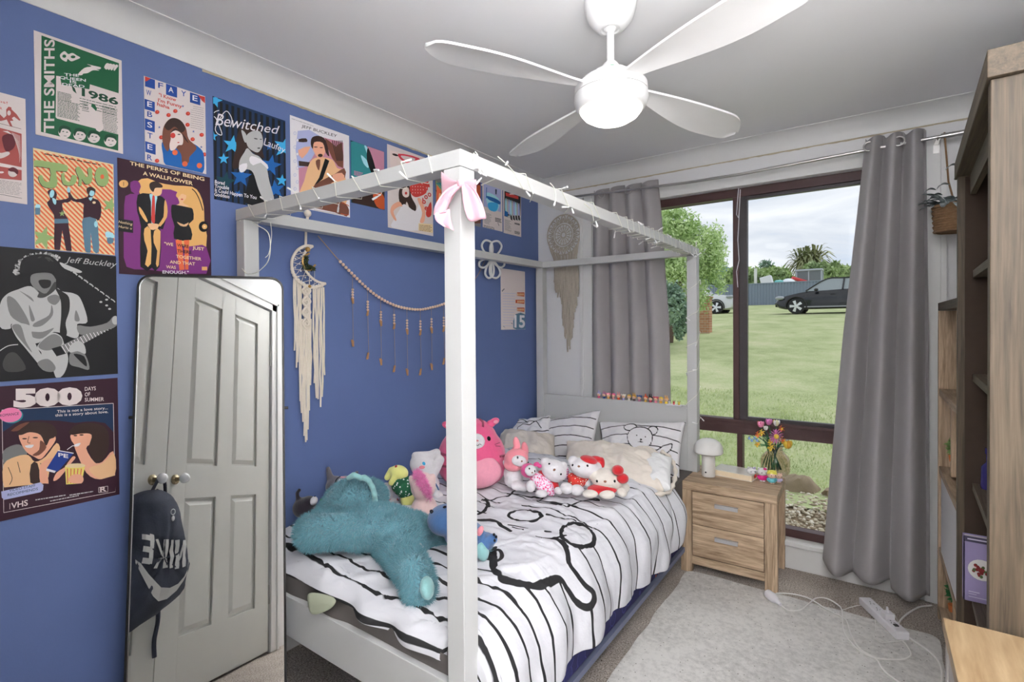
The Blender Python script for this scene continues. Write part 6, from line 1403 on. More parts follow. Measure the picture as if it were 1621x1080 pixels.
kr = bpf(.42, -.28); MB().tube([(kr.x+.012*math.cos(a), kr.y+.006, kr.z+.012*math.sin(a)) for a in np.linspace(0, 2*PI, 13)[:-1]], .002, 6, closed=True).ell((kr.x, kr.y+.008, kr.z-.028), (.008, .005, .012)).build('keyring', M_alu, bp_, local=False)
# ================================================================= WALL DECOR
M_cord = mat('cotton_cord', P(205, 196, 184, 1.5), .95, noise=.06, nscale=60, bump=.5, bscale=300)
M_cord2 = mat('macrame_beige', P(168, 160, 148, 1.4), .95, noise=.1, nscale=60, bump=.5, bscale=300)
M_jute = mat('jute', P(150, 128, 105, 1.4), .95, noise=.15, nscale=60)
M_bead = mat('wood_bead', P(200, 172, 150, 1.45), .6, noise=.1, nscale=40)
def X3(x): return lambda px, py, d=0: onX(px, py, x+d)
# crescent moon hanger (view [450,370,530,520], scale 80/576)
mo = empty('moon_macrame_hanger', onX(484, 340, .03), label='white crescent moon macrame hanger with long fringe on the blue wall', cat='wall hanging')
g = lambda x, y, d=.03: onX(450+x*80/576, 370+y*80/576, d)
arc = smoothpts([(g(325, 145)), g(240, 140), g(150, 190), g(95, 280), g(85, 370), g(110, 470), g(190, 560), g(300, 610), g(400, 600), g(470, 568)], False, 6)
inn = smoothpts([g(325, 145), g(262, 185), g(222, 250), g(212, 330), g(245, 420), g(310, 500), g(390, 550), g(470, 568)], False, 6)
MB().tube(arc, .0062, 8).tube(inn, .0055, 8).build('crescent_ring', M_cord, mo, local=False, smooth=True)
nt_ = MB()
for i in range(6, 44, 5):
    a = arc[min(i, len(arc)-1)]; 
    for k in (-4, 4):
        b_ = inn[max(2, min(len(inn)-1, int(i*len(inn)/len(arc))+k))]; nt_.tube([a, b_], .0011, 4)
nt_.build('net', M_cord, mo, local=False)
bd_ = MB()
for x, y in ((180, 200), (235, 200), (195, 255), (127, 285), (250, 285), (173, 345), (125, 388), (190, 427), (163, 490), (240, 500), (218, 556), (305, 535), (335, 595), (392, 578)): bd_.ell(g(x, y, .034), .0036, None, 8, 6)
bd_.build('net_beads', mat('pearl', P(215, 215, 220, 1.4), .3), mo, local=False, smooth=True)
MB().tube([onX(486, 343, .028), onX(484, 360, .026), g(240, 135)], .0045, 6).tube([onX(488, 343, .028), onX(485, 360, .03), g(250, 135)], .004, 6).ell(onX(487, 338, .03), (.014, .016, .016)).build('hanging_loop', M_cord, mo, local=False, smooth=True)
# small gold-green inner moon
gm = MB(); gm.tube(smoothpts([g(285, 225, .04), g(230, 260, .04), g(210, 320, .04), g(235, 390, .04), g(290, 415, .04), g(355, 355, .04)], False, 6), .004, 6); gm.ell(g(268, 180, .042), .011, None, 10, 8); gm.ell(g(290, 600, .04), .007, None, 8, 6)
gm.build('gold_moon', mat('gold_wire', P(170, 135, 80, 1.5), .4, metal=.5), mo, local=False, smooth=True)
leafcloud('green_leaves', [(tuple(g(238, 300, .042)), (.008, .010, .024)), (tuple(g(265, 380, .042)), (.008, .022, .014)), (tuple(g(315, 398, .042)), (.008, .018, .010))], 170, .006, mat('moss_green', P(58, 70, 45, 1.4), .8), mo, seed=31)
MB().tube([g(290, 430, .04), g(290, 590, .04)], .0012, 4).tube([g(345, 400, .04), g(345, 590, .04)], .001, 4).tube([g(292, 640, .036), g(292, 700, .036)], .0012, 4).box(g(278, 735, .034), g(305, 690, .040)).build('drop_charm', mat('charm', P(190, 190, 185, 1.4), .3), mo, local=False)
fr_ = MB(); r9 = random.Random(4)
def strand(mb, x0, y0, x1, y1, r, fx, amp=.8, seg=7):
    pts = [fx(x0+(x1-x0)*t/seg+r9.uniform(-amp, amp)*(t > 0), y0+(y1-y0)*t/seg) for t in range(seg+1)]; mb.tube(pts, [r*(1+.12*math.sin(t*2.5)) for t in range(len(pts))], 5)
for i in range(5): strand(fr_, 465.5+i*2.7, 438+i*2.4, 467+i*2.5+r9.uniform(-1, 1), (560, 585, 572, 640, 655, 660)[i]+r9.uniform(-6, 6), .0038, lambda a, b_: onX(a, b_, .022), .9)
for i in range(7): strand(fr_, 477+i*2.5, 505, 480+i*2.0, (668, 690, 700, 697, 680, 650, 610)[i], .0040, lambda a, b_: onX(a, b_, .024), .9)
for i in range(6): strand(fr_, 496+i*3.2, 458-i*.6, 498+i*3.0, (612, 630, 635, 640, 625, 592, 572, 560)[i]+r9.uniform(-6, 6), .0042, lambda a, b_: onX(a, b_, .022), 1.0)
fr_.build('fringe', M_cord, mo, local=False, smooth=True)
dm = MB()
for i in range(4):
    y0 = 452+i*17
    for s_ in (-1, 1):
        dm.tube(smoothpts([onX(485, y0, .03), onX(485+s_*6, y0+8.5, .034), onX(485, y0+17, .03)], False, 4), .0052, 6)
        dm.tube(smoothpts([onX(485, y0+6, .03), onX(485+s_*3, y0+9, .036), onX(485, y0+12, .03)], False, 4), .0045, 6)
for i in range(13): a = arc[26+i*2]; dm.ell(a, (.008, .008, .010), None, 8, 6)
dm.box(onX(480, 455, .020), onX(492, 516, .027)); dm.build('knotted_panel', M_cord, mo, local=False, smooth=50)

# bead garland (view [440,340,720,720] scale .3518)
h_ = lambda x, y, d=.022: onX(440+x*.3518, 340+y*.3518, d)
ga = empty('bead_garland', h_(180, 95), label='wooden bead garland with hanging pegs swagged across the blue wall', cat='garland')
curve = smoothpts([h_(180, 95), h_(225, 148), h_(268, 198), h_(330, 262), h_(400, 330), h_(460, 375), h_(520, 406), h_(580, 422), h_(640, 427), h_(690, 418), h_(745, 402), h_(800, 375), h_(855, 330), h_(900, 270), h_(930, 210)], False, 8)
MB().tube(curve, .0022, 5).build('cord', M_jute, ga, local=False)
bm_ = MB(); acc = 0; last = curve[16]; 
for i in range(16, len(curve)-18):
    d = (curve[i+1]-curve[i]).length; n_b = 0
    acc += d
    while acc > .0195: acc -= .0195; bm_.ell(curve[i+1].lerp(curve[i], acc/d), (.0078, .0078, .0078), None, 9, 7)
bm_.build('beads', M_bead, ga, local=False, smooth=True)
M_peg = mat('peg_wood', P(160, 120, 85, 1.4), .7, noise=.1)
for k, (x, yt, y1, y2) in enumerate(((335, 268, 385, 578), (403, 332, 440, 636), (462, 376, 486, 662), (522, 406, 500, 694), (580, 422, 524, 708), (640, 427, 528, 708), (690, 418, 518, 684), (745, 402, 512, 660))):
    tz = empty('tassel', h_(x, yt)); tz.parent = ga; tz.matrix_parent_inverse = Matrix.Identity(4); tz.location = h_(x, yt)-Vector(ga.location)
    xe = x+(6 if k % 2 else 4)
    MB().tube([h_(x, yt), h_(x+1, y1), h_(xe, y2)], .0012, 4).build('string', M_jute, tz, local=False)
    q = MB()
    for j in range(4): q.ell(h_(x+1, y1-48+j*12), (.0062, .0065, .006), None, 8, 6)
    q.build('small_beads', M_bead, tz, local=False, smooth=True)
    for yy, L_ in ((y1+2, 13), (y2, 15)):
        s_ = 3 if (k+L_) % 2 else -3
        MB().tube([h_(x+1-s_, yy-L_), h_(x+1+s_, yy+L_)], .0052, 6).tube([h_(x+3+s_*.4, yy-L_*.7), h_(x+3+s_*.2, yy+L_*.8)], .0042, 6).build('peg', M_peg, tz, local=False)
# white looped flower behind the rail
fl = empty('flower_ornament', onX(778, 411, .05), label='white looped wire flower ornament on the blue wall behind the rail', cat='ornament')
M_orn = mat('ornament_white', P(200, 200, 198, 1.6), .5)
c0 = (778, 410)
for i, (dx, dy, w) in enumerate(((-9, -26, 6), (9, -25, 6.5), (-4, 27, 5), (7, 27, 6), (-17, 10, 4.5), (18, 9, 4.5))):
    L_ = math.hypot(dx, dy); ux, uy = dx/L_, dy/L_; vx, vy = -uy, ux
    pts = smoothpts([onX(c0[0]+ux*a+vx*b_*w*1.25, c0[1]+uy*a+vy*b_*w*1.25, .05) for a, b_ in ((2, 0), (L_*.5, .9), (L_*.92, 1), (L_*1.12, 0), (L_*.92, -1), (L_*.5, -.9))], True, 5)
    MB().tube(pts, .0068, 8, closed=True).build('petal', M_orn, fl, local=False, smooth=True)
MB().tube([onX(777, 382, .05), onX(778, 436, .05)], .0055, 8).build('stem', M_orn, fl, local=False, smooth=True)
# round dreamcatcher on the white wall
Cc = onY(892, 372, -.012); dc = empty('round_dreamcatcher', Cc, label='round beige lace dreamcatcher with long fringe on the white wall beside the window', cat='wall hanging')
R1 = .132
def W2(a, r, d=0): return Vector((Cc.x+r*math.cos(a), -.012-d, Cc.z+r*math.sin(a)*1.08))
mb = MB()
for r_, t in ((R1, .0045), (R1*.62, .0025), (R1*.52, .0032), (R1*.14, .003)): mb.tube([W2(a, r_) for a in np.linspace(0, 2*PI, 49)[:-1]], t, 6, closed=True)
mb.build('hoop', M_cord2, dc, local=False, smooth=True)
mb = MB()
for k in range(16):
    a = 2*PI*k/16; mb.tube([W2(a, R1*.14), W2(a, R1*.52)], .0026, 5); mb.tube(smoothpts([W2(a-.19, R1*.62), W2(a-.1, R1*.9), W2(a, R1*.97), W2(a+.1, R1*.9), W2(a+.19, R1*.62)], False, 4), .0042, 5); mb.tube(smoothpts([W2(a-.09, R1*.64), W2(a, R1*.84), W2(a+.09, R1*.64)], False, 3), .0035, 5)
    mb.tube([W2(a, R1*.3), W2(a+.2, R1*.4), W2(a+.39, R1*.3)], .0018, 4)
mb.build('lace', M_cord2, dc, local=False, smooth=True)
fr2 = MB()
for i in range(34):
    t = i/33; a = math.radians(208+t*124); s0 = W2(a, R1); xx = s0.x; 
    ln = .10+.0+ .58*math.exp(-((t-.62)/.30)**2)+r9.uniform(-.03, .03); 
    if t < .25: ln = .30+r9.uniform(-.06, .04)
    xe = Cc.x+(.0+ (xx-Cc.x)*.75)+.012
    seg = 7; pts = [Vector((xx+(xe-xx)*min(1, k/3)+r9.uniform(-.0025, .0025), -.010-.010*math.sin(k*.9+i)*.4-(i % 3)*.004, s0.z-ln*k/seg)) for k in range(seg+1)]; fr2.tube(pts, .0048, 5)
for i in range(30):
    t = i/29; x = Cc.x-.07+t*.19; z0 = Cc.z-.20; ln = .16+.38*math.exp(-((t-.62)/.28)**2)+r9.uniform(-.04, .04)
    pts = [Vector((x+r9.uniform(-.003, .003), -.018-(i % 2)*.004, z0-ln*k/6)) for k in range(7)]; fr2.tube(pts, .0048, 5)
fr2.build('fringe', M_cord2, dc, local=False, smooth=True)

# ================================================================= RIBBON ON THE NEAR POST
M_rib = mat('pink_satin', P(222, 170, 184, 1.05), .3, noise=.02, sheen=.5, spec=.5)
kx = empty('ribbon_bow', (BX1+.01, BY0-.01, 1.70), label='pale pink satin ribbon tied in a bow on the near bed post', cat='ribbon')
z1_, z0_ = 1.735, 1.665
def rib(pairs, name, n=6):
    A = smoothpts([a for a, b in pairs], False, n); B = smoothpts([b for a, b in pairs], False, n); mb = MB(); m_ = len(A); K = 6; vs = []
    for i in range(m_):
        for j in range(K+1): t = j/K; vs.append(A[i].lerp(B[i], t)+CF*(-.004*math.sin(PI*t*2+i*.2)))
    mb.add(vs, [(i*(K+1)+j, (i+1)*(K+1)+j, (i+1)*(K+1)+j+1, i*(K+1)+j+1) for i in range(m_-1) for j in range(K)])
    o = mb.build(name, M_rib, kx, local=False, smooth=True, fixn=True); o.modifiers.new('t', 'SOLIDIFY').thickness = .0012; return o
Dk = depth((BX1, BY0, 1.7))-.012
A_ = lambda px, py, d=0: atD(px, py, Dk+d)
e = .003
L0, L1 = Vector((BX0*0+BX1-PT-e, BY0-e, 0)), Vector((BX1+e, BY0-e, 0)); R1_ = Vector((BX1+e, BY0+PT+e, 0)); Bk = Vector((BX1-PT-e, BY0+PT+e, 0))
def zz(v, z): return Vector((v.x, v.y, z))
rib([(zz(L0, 1.752), zz(L0, 1.640)), (A_(712, 283, .02), A_(712, 322, .02)), (A_(724, 288, -.004), A_(724, 300, -.004))], 'band', 4)
rib([(A_(731, 288, -.004), A_(731, 298, -.004)), (A_(742, 284, .02), A_(742, 305, .02)), (zz(R1_, 1.735), zz(R1_, 1.655))], 'band', 4)
rib([(zz(R1_, 1.735), zz(R1_, 1.66)), (zz(Bk, 1.74), zz(Bk, 1.65)), (zz(L0, 1.752), zz(L0, 1.640))], 'band', 1)
mb = MB(); viewell(mb, 729, 291, Dk-.012, 6, 7, .011, 15); mb.build('knot', M_rib, kx, local=False, smooth=True)
rib([(A_(724, 290, -.012), A_(728, 298, -.012)), (A_(706, 302, -.03), A_(718, 308, -.012)), (A_(690, 325, -.035), A_(710, 326, -.008)), (A_(686.5, 340, -.02), A_(706, 336, -.01)), (A_(688, 331, -.004), A_(710, 333, -.012))], 'loop')
rib([(A_(687, 331, -.012), A_(712, 331, -.012)), (A_(688, 340, -.018), A_(713, 343, -.012)), (A_(691, 350, -.014), A_(716, 356, -.012)), (A_(704, 359, -.012), A_(719, 365.5, -.012))], 'tail')
rib([(A_(729, 296, -.012), A_(724, 292, -.016)), (A_(716, 310, -.02), A_(710, 302, -.02)), (A_(708, 322, -.012), A_(696, 318, -.016)), (A_(712, 330, -.008), A_(700, 326, -.006))], 'loop')
rib([(A_(730, 296, -.014), A_(737, 291, -.014)), (A_(733, 320, -.022), A_(748, 302, -.024)), (A_(738, 340, -.026), A_(762, 326, -.03)), (A_(744, 350, -.022), A_(769, 344, -.026)), (A_(753, 350, -.01), A_(769, 346, -.018))], 'loop')
rib([(A_(735, 292, -.010), A_(744, 294, -.010)), (A_(741, 305, -.004), A_(754, 305, -.004)), (A_(748, 322, 0), A_(764, 324, 0)), (A_(756, 340, -.006), A_(770, 344, -.010))], 'loop')

# ================================================================= FAIRY LIGHTS
fy_ = empty('fairy_lights', (BX0, BY0, BH), label='string of small clear fairy lights wound round the bed canopy rails', cat='string lights')
M_wire = mat('clear_wire', P(205, 205, 195, 1.5), .4); M_bulb = mat('clear_bulb', P(225, 228, 225, 1.5), .15, spec=.8)
wires = MB(); bulbs = []
def wrapx(x0, x1, y0, y1, zb_, zt_, turns, axis, seed, bs=.9, pitchj=.25):
    r = random.Random(seed); e_ = .004; pts = []
    per_ = [(0, 0), (1, 0), (1, 1), (0, 1)]; tot = turns*4; pos = 0
    for k in range(int(tot)+1):
        u = k/tot+r.uniform(-.3, .3)/tot*(.5+pitchj); u = min(1, max(0, u)); a, b_ = per_[k % 4]
        if axis == 'x': P_ = Vector((x0+(x1-x0)*u, y0-e_ if a == 0 else y1+e_, zb_-e_ if b_ == 0 else zt_+e_))
        elif axis == 'y': P_ = Vector((x1+e_ if a == 0 else x0-e_, y0+(y1-y0)*u, zb_-e_ if b_ == 0 else zt_+e_))
        else: P_ = Vector((x1+e_ if a == 0 else x0-e_, y0-e_ if b_ == 0 else y1+e_, zt_+(zb_-zt_)*u))
        pts.append(P_)
        if r.random() < bs:
            d = Vector((r.uniform(-1, 1), r.uniform(-1, .4), r.uniform(-1, .8))).normalized(); bulbs.append((P_, P_+d*.03))
    wires.tube(pts, .0013, 5)
wrapx(BX0+.03, BX1-.09, BY0, BY0+PT, zr, BH, 10, 'x', 5, .40, .8)
wrapx(BX1-PT, BX1, BY0+.12, BY0+1.0, zr, BH, 4, 'y', 2, .45, .5)
wrapx(BX1-PT, BX1, BY0+1.0, BY1-.06, zr, BH, 17, 'y', 8, .45, .4)
wrapx(BX1-PT, BX1, BY1-PT, BY1, .78, BH-.05, 6, 'z', 9, .35, .5)
# loose loops
for L_ in ([(400, 352), (408, 357), (424, 368), (428, 390), (425, 412), (416, 424), (405, 432), (392, 434), (383, 425)],): wires.tube(smoothpts([onY(*q, BY0-.012) for q in L_], False, 5), .0016, 5)
wires.tube(smoothpts([onX(428, 352, BX0+.10), onX(430, 372, BX0+.10), onX(426, 400, BX0+.10), onX(420, 408, BX0+.10)], False, 5), .0013, 5)
for (a, b_) in (((750, 242), (752, 262)), ((752, 262), (766, 268)), ((766, 268), (769, 278)), ((769, 278), (760, 262)), ((760, 262), (752, 250))): wires.tube([onX(*a, BX1+.008), onX(*b_, BX1+.008)], .0014, 5)
for q, d in (((762, 282), (-8, 9)), ((770, 279), (-9, -5)), ((758, 274), (3, -9)), ((800, 262), (4, -6)), ((833, 303), (6, 8)), ((879, 318), (-2, 8)), ((943, 350), (3, 9)), ((905, 330), (3, 8))):
    bulbs.append((onX(q[0], q[1], BX1+.008), onX(q[0]+d[0], q[1]+d[1], BX1+.012)))
for a, b_ in (((788, 248), (829, 300)), ((871, 290), (880, 318)), ((925, 322), (940, 350)), ((752, 240), (755, 262))): wires.tube(smoothpts([onX(a[0], a[1], BX1+.004), onX((a[0]+b_[0])/2+3, (a[1]+b_[1])/2-4, BX1+.006), onX(b_[0], b_[1], BX1+.006)], False, 4), .0014, 5)
MB().tube([onX(752, 246, BX1+.006), onX(754, 268, BX1+.01)], [.006, .007], 8).build('controller_capsule', M_bulb, fy_, local=False)
wires.build('wire', M_wire, fy_, local=False, smooth=True)
for a, b_ in bulbs[:95]: MB().tube([a, a.lerp(b_, .45)], .0022, 6).tube([a.lerp(b_, .45), b_], .0032, 7).build('bulb', M_bulb, fy_, local=False, smooth=True)

# ================================================================= FLOOR CABLES, POWER BOARD
M_cable = mat('cable_white', P(205, 203, 200, 1.45), .5)
k6 = lambda x, y, z=.012: onZ(1180+x*.27205, 880+y*.2721, z)
def cable(name, pts, r, label, z=.012, ends=None):
    o = MB().tube(smoothpts([k6(x, y, z if len(q) < 1 else q[0]) for x, y, *q in pts], False, 6), r, 8).build(name, M_cable, smooth=True); tag(o, label, 'cable'); return o
cable('extension_cable', [(205, 285), (250, 318), (320, 315), (370, 280), (410, 248), (470, 248), (530, 280), (562, 320), (572, 440), (640, 530), (740, 590), (860, 605), (930, 600), (965, 575), (945, 530), (918, 498)], .0034, 'white power cable looping from the plug adaptor to the power board')
cable('extension_cable', [(180, 218), (270, 222), (370, 248), (470, 310), (560, 355), (592, 390), (620, 470), (670, 545), (760, 600), (800, 660), (870, 720), (960, 770), (1040, 800)], .0034, 'long white cable crossing the rug towards the lower right')
cable('extension_cable', [(1085, 290), (1010, 300), (940, 340), (900, 380), (895, 420), (960, 480), (1060, 550), (1120, 610), (1145, 680), (1140, 760)], .0038, 'thick pale cable curving past the shelf unit on the right')
cable('thin_cord', [(560, 318), (620, 298), (680, 288), (735, 300), (752, 350), (755, 430), (745, 470), (790, 505), (850, 500), (920, 492), (945, 480)], .0016, 'thin tangled white charger cord beside the power board')
cable('thin_cord', [(838, 325), (865, 340), (885, 380), (900, 430), (940, 470), (935, 488)], .0016, 'thin white cord arching out of the plug in the power board')
pa, pb = k6(700, 300, .0), k6(900, 490, .0); dr_ = (pb-pa); L_ = .40; dr_.z = 0; Lr_ = dr_.length
ang = math.atan2(dr_.y, dr_.x)
pbd = empty('power_board', (pa.x, pa.y, .009), ang, 'white four-socket power board lying across the rug edge', 'power board')
M_plast = mat('plastic_white', P(200, 198, 202, 1.5), .35)
MB().box((-.01, -.027, 0), (Lr_+.02, .027, .036)).build('body', M_plast, pbd, bevel=.006)
for k in range(4):
    s_ = MB(); xk = .045+k*(Lr_-.05)/4
    for a, dx, dy in ((.5, .008, .007), (-.5, .008, -.007), (0, -.009, 0)): s_.box((-.0045, -.0012, .0358), (.0045, .0012, .0366), Matrix.Translation((xk+dx, dy, 0)) @ Matrix.Rotation(a, 4, 'Z'))
    s_.build('socket', M_black, pbd)
MB().box((Lr_-.035, -.008, .0362), (Lr_-.02, .008, .040)).build('switch', mat('switch_dark', (.05, .05, .05, 1), .5), pbd)
pk = MB(); pk.box((-.019, -.02, .037), (.019, .02, .062), Matrix.Translation((Lr_*.66, 0, 0))); pk.tube([(Lr_*.66, 0, .06), (Lr_*.66-.004, .0, .085)], [.007, .004], 8); o = pk.build('plug', M_plast, None, bevel=.004); o.parent = None
o.data.transform(Matrix.Translation((pa.x, pa.y, .009)) @ Matrix.Rotation(ang, 4, 'Z')); tag(o, 'white plug pushed into the power board', 'plug')
a = k6(130, 220, .022); b_ = k6(205, 285, .018); o = MB().tube([a, a.lerp(b_, .25), a.lerp(b_, .55), a.lerp(b_, .7), b_], [.021, .023, .021, .011, .008], 14).build('plug', M_plast, smooth=50); tag(o, 'round white plug adaptor at the foot of the bedside table leg', 'plug')
# ================================================================= PLUSH TOYS ON THE BED
def plush(n_, c, k=.08): return mat('plush_'+n_, c, .95, noise=k, nscale=70, bump=.5, bscale=260, sheen=.4, spec=.15)
T_white = plush('white', P(205, 202, 205, 1.35)); T_offw = plush('offwhite', P(196, 190, 182, 1.5)); T_red = plush('red', P(175, 35, 42, 1.4)); T_pink = plush('pink', P(205, 85, 125, 1.4)); T_pinkl = plush('light_pink', P(222, 140, 158, 1.45))
T_salm = plush('salmon', P(230, 130, 140, 1.4)); T_pale = plush('pale_pink', P(222, 185, 182, 1.4)); T_teal = plush('teal', P(94, 140, 151, 1.38), .15); T_teall = plush('light_teal', P(125, 168, 168, 1.45)); T_grey = plush('grey', P(95, 92, 98, 1.4)); T_blk = plush('charcoal', P(42, 38, 45, 1.4))
T_yel = plush('yellow', P(225, 215, 130, 1.4)); T_blue = plush('blue', P(66, 98, 142, 1.35)); T_mag = plush('magenta', P(190, 70, 125, 1.4)); T_mar = plush('dark_pink', P(140, 40, 75, 1.4))
T_eye = mat('toy_eye_black', (.01, .01, .015, 1), .25); T_nose = mat('toy_nose_brown', P(120, 80, 60, 1.4), .6); T_ora = mat('felt_orange', P(225, 150, 60, 1.4), .8)
def pattern(name, c1, c2, c3, sc):
    m, nt, b = newmat(name); tc = nt.nodes.new('ShaderNodeTexCoord'); v = nt.nodes.new('ShaderNodeTexVoronoi'); v.inputs['Scale'].default_value = sc; nt.links.new(tc.outputs['Object'], v.inputs['Vector'])
    cr = nt.nodes.new('ShaderNodeValToRGB'); cr.color_ramp.interpolation = 'CONSTANT'; e = cr.color_ramp.elements; e[0].color = c1; e[1].position = .28; e[1].color = c2; x = e.new(.5); x.color = c3
    nt.links.new(v.outputs['Distance'], cr.inputs['Fac']); nt.links.new(cr.outputs[0], b.inputs['Base Color']); b.inputs['Roughness'].default_value = .9; return m
T_heart = pattern('print_pink_red', P(195, 45, 85, 1.4), P(235, 130, 170, 1.4), P(240, 200, 215, 1.4), 110)
T_flor = pattern('print_red_cream', P(235, 215, 190, 1.4), P(180, 40, 40, 1.4), P(190, 60, 50, 1.4), 95)
T_swe = pattern('print_green_white', P(215, 220, 215, 1.4), P(30, 90, 60, 1.4), P(25, 80, 55, 1.4), 75)
def Dz(px, py, z=.60): return depth(onZ(px, py, z))
def toy(name, base, label, z=.60, cat='plush toy'):
    b = onZ(base[0], base[1], z); return empty(name, b, label=label, cat=cat, group=None)
def blob(root, name, m, els, vox=.0045, sm=5):
    """els: (px,py,D,rx,ry,rd[,lean]) rounded volumes fused into one soft body"""
    mb = MB()
    for e_ in els:
        if e_[0] == 'c': viewcap(mb, *e_[1:])
        else: viewell(mb, *e_)
    return remesh(mb, name, m, root, vox, sm)
def dot(root, body, px, py, r, m, name, ry=None, lift=.0, rot=0, th=.0025):
    h, n = hit(body, px, py)
    if h is None: return
    k = depth(h)/FPX; ry = ry or r
    M = n.to_track_quat('Z', 'Y').to_matrix(); up_ = CU-n*CU.dot(n); up_.normalize(); rt = up_.cross(n); M = Matrix((rt, up_, n)).transposed() @ Matrix.Rotation(math.radians(-rot), 3, 'Z')
    mb = MB(); mb.ell(h+n*lift, (r*k, ry*k, th), M, 14, 8); return mb.build(name, m, root, local=False, smooth=True)
def mark(root, body, pts, w, m, name):
    V = []
    for p in smoothpts([(a, b_, 0) for a, b_ in pts], False, 4):
        h, n = hit(body, p.x, p.y)
        if h: V.append(h+n*.0008)
    if len(V) > 1: return MB().tube(V, w, 5).build(name, m, root, local=False)
# --- big round pink cat plush
D = Dz(750, 771)+.02
t = toy('round_plush', (750, 770), 'big round pink striped cat plush sitting against the blue wall')
b_ = blob(t, 'body', T_pink, [(747, 722, D+.05, 54, 50, .14), (747, 700, D+.05, 42, 38, .12), (748, 740, D+.05, 54, 33, .14)], .007, 8)
bl = MB(); viewell(bl, 755, 746, D-.052, 39, 27, .045, 0, 28, 18); bl.build('belly', T_pinkl, t, local=False, smooth=True)
mz = dot(t, b_, 754, 699, 14, T_white, 'muzzle', 12.5, -.001, 0, .010)
for q in ((736, 694), (774, 694.5)): dot(t, b_, q[0], q[1], 3.8, T_eye, 'eye')
dot(t, mz, 756, 698, 2.0, T_salm, 'nose', 1.4)
mark(t, mz, [(753, 703), (756, 705.5), (759, 703), (762, 704.5)], .0012, T_eye, 'mouth')
for k, (a, c_) in enumerate((((783, 704), (791, 701)), ((784, 706), (792, 707)))): mark(t, b_, [a, c_], .0010, T_eye, 'whisker')
for pts in ([(759, 664), (764, 669), (764.5, 676)], [(696, 716), (702, 719), (708, 721)], [(697, 737), (703, 738), (710, 739)], [(801, 722), (796, 722), (791, 723)]): mark(t, b_, pts, .006, T_mar, 'stripe')
for cx, cy, s_ in ((783, 667, 1), (707, 673, -1)):
    er = blob(t, 'ear', T_pink, [(cx, cy, D+.05, 8, 5.5, .02, 20*s_), (cx-6*s_, cy+4, D+.05, 7, 6, .02)], .004, 3); dot(t, er, cx+2, cy+1, 4, T_pinkl, 'inner_ear', 3)
# --- pink hooded rabbit
D = Dz(820, 777)+.01
t = toy('rabbit_plush', (818, 776), 'pink rabbit plush with upright ears and a white body beside the round pink plush')
bd = blob(t, 'body', T_white, [(811, 750, D, 14, 15, .045), (813, 760, D, 15, 12, .045), (818.5, 769, D-.05, 10, 7.5, .03), (829, 771, D-.05, 9, 7, .03), ('c', (800, 732, D), (808, 746, D), .014, .018)], .0045)
hd = blob(t, 'head', T_salm, [(817, 726, D-.02, 20, 16, .055, 15), (813, 736, D-.02, 16, 10, .05)], .0045); mz = dot(t, hd, 822, 730, 12.5, T_white, 'face', 9, -.002, 15, .012)
for q, w in (((818, 704), (8, 13)), ((831, 711), (8, 12))):
    blob(t, 'ear', T_salm, [(q[0], q[1], D-.01, 5.6, w[1], .018, 10), (q[0]-1.5, q[1]+9, D-.01, 6.5, 7, .02)], .004, 4)
for q in ((819, 725), (833, 731.5)): dot(t, hd, q[0], q[1], 1.6, T_eye, 'eye', 2.2, .010 if q[0] > 0 else 0)
dot(t, mz, 826, 730.5, 1.5, T_nose, 'nose'); 
# --- white toy with magenta hood and heart dress
D = Dz(852, 785)+.0
t = toy('doll_plush', (850, 785), 'small white plush in a magenta hood and pink patterned dress, leaning right')
dr_ = blob(t, 'dress', T_heart, [(850, 758, D, 14, 10, .04, -25), (861, 768, D-.01, 18, 12, .042, -35), (868, 776, D-.01, 12, 7, .04, -35)], .0042)
hd = blob(t, 'hood', T_mag, [(836, 745, D-.01, 12.5, 11.5, .036)], .004); fc = dot(t, hd, 840.5, 745, 9.8, T_white, 'face', 8.8, -.004, 0, .020)
for q in ((838, 742), (846.5, 746)): dot(t, fc, q[0], q[1], 1.2, T_eye, 'eye', 1.7)
dot(t, fc, 842.5, 748.5, 1.3, T_nose, 'nose')
for q in ((840, 770, 8, 9.5), (857, 781.5, 10.5, 6)): blob(t, 'foot', T_white, [(q[0], q[1], D-.05, q[2], q[3], .026)], .004)
blob(t, 'bow', T_mag, [(849, 735, D, 5, 3.5, .012, 20), (854, 738, D, 4, 3.4, .012)], .003, 2)
# --- white toy in red overalls, head tilted
D = Dz(880, 782)+.0
t = toy('bear_plush', (880, 781), 'white plush in plain red overalls, its head tilted to the right')
bd = blob(t, 'overalls', T_red, [(862, 756, D, 14, 9, .035, -38), (874, 768, D, 12, 10, .036, -40)], .0042)
hd = blob(t, 'head', T_white, [(877, 745, D-.015, 21.5, 17, .055, -32), (863, 731, D-.01, 7.5, 7.5, .022), (891, 738, D-.01, 7.5, 7.5, .022)], .0045)
for q in ((869.5, 734.5), (888, 751)): dot(t, hd, q[0], q[1], 1.7, T_eye, 'eye')
dot(t, hd, 877.5, 744, 2.3, T_nose, 'nose', 1.8, 0, -30)
blob(t, 'paw', T_white, [(884, 777, D-.05, 7, 5.5, .022, -20)], .004)
# --- small pink floral toy squeezed between
D = Dz(897, 765)+.04
t = toy('cloth_toy', (896, 764), 'tiny pink floral cloth toy squeezed between the white plushes')
blob(t, 'body', T_heart, [(895.5, 745, D, 5.5, 9, .02, 10), (897, 754, D, 5, 6, .02)], .004)
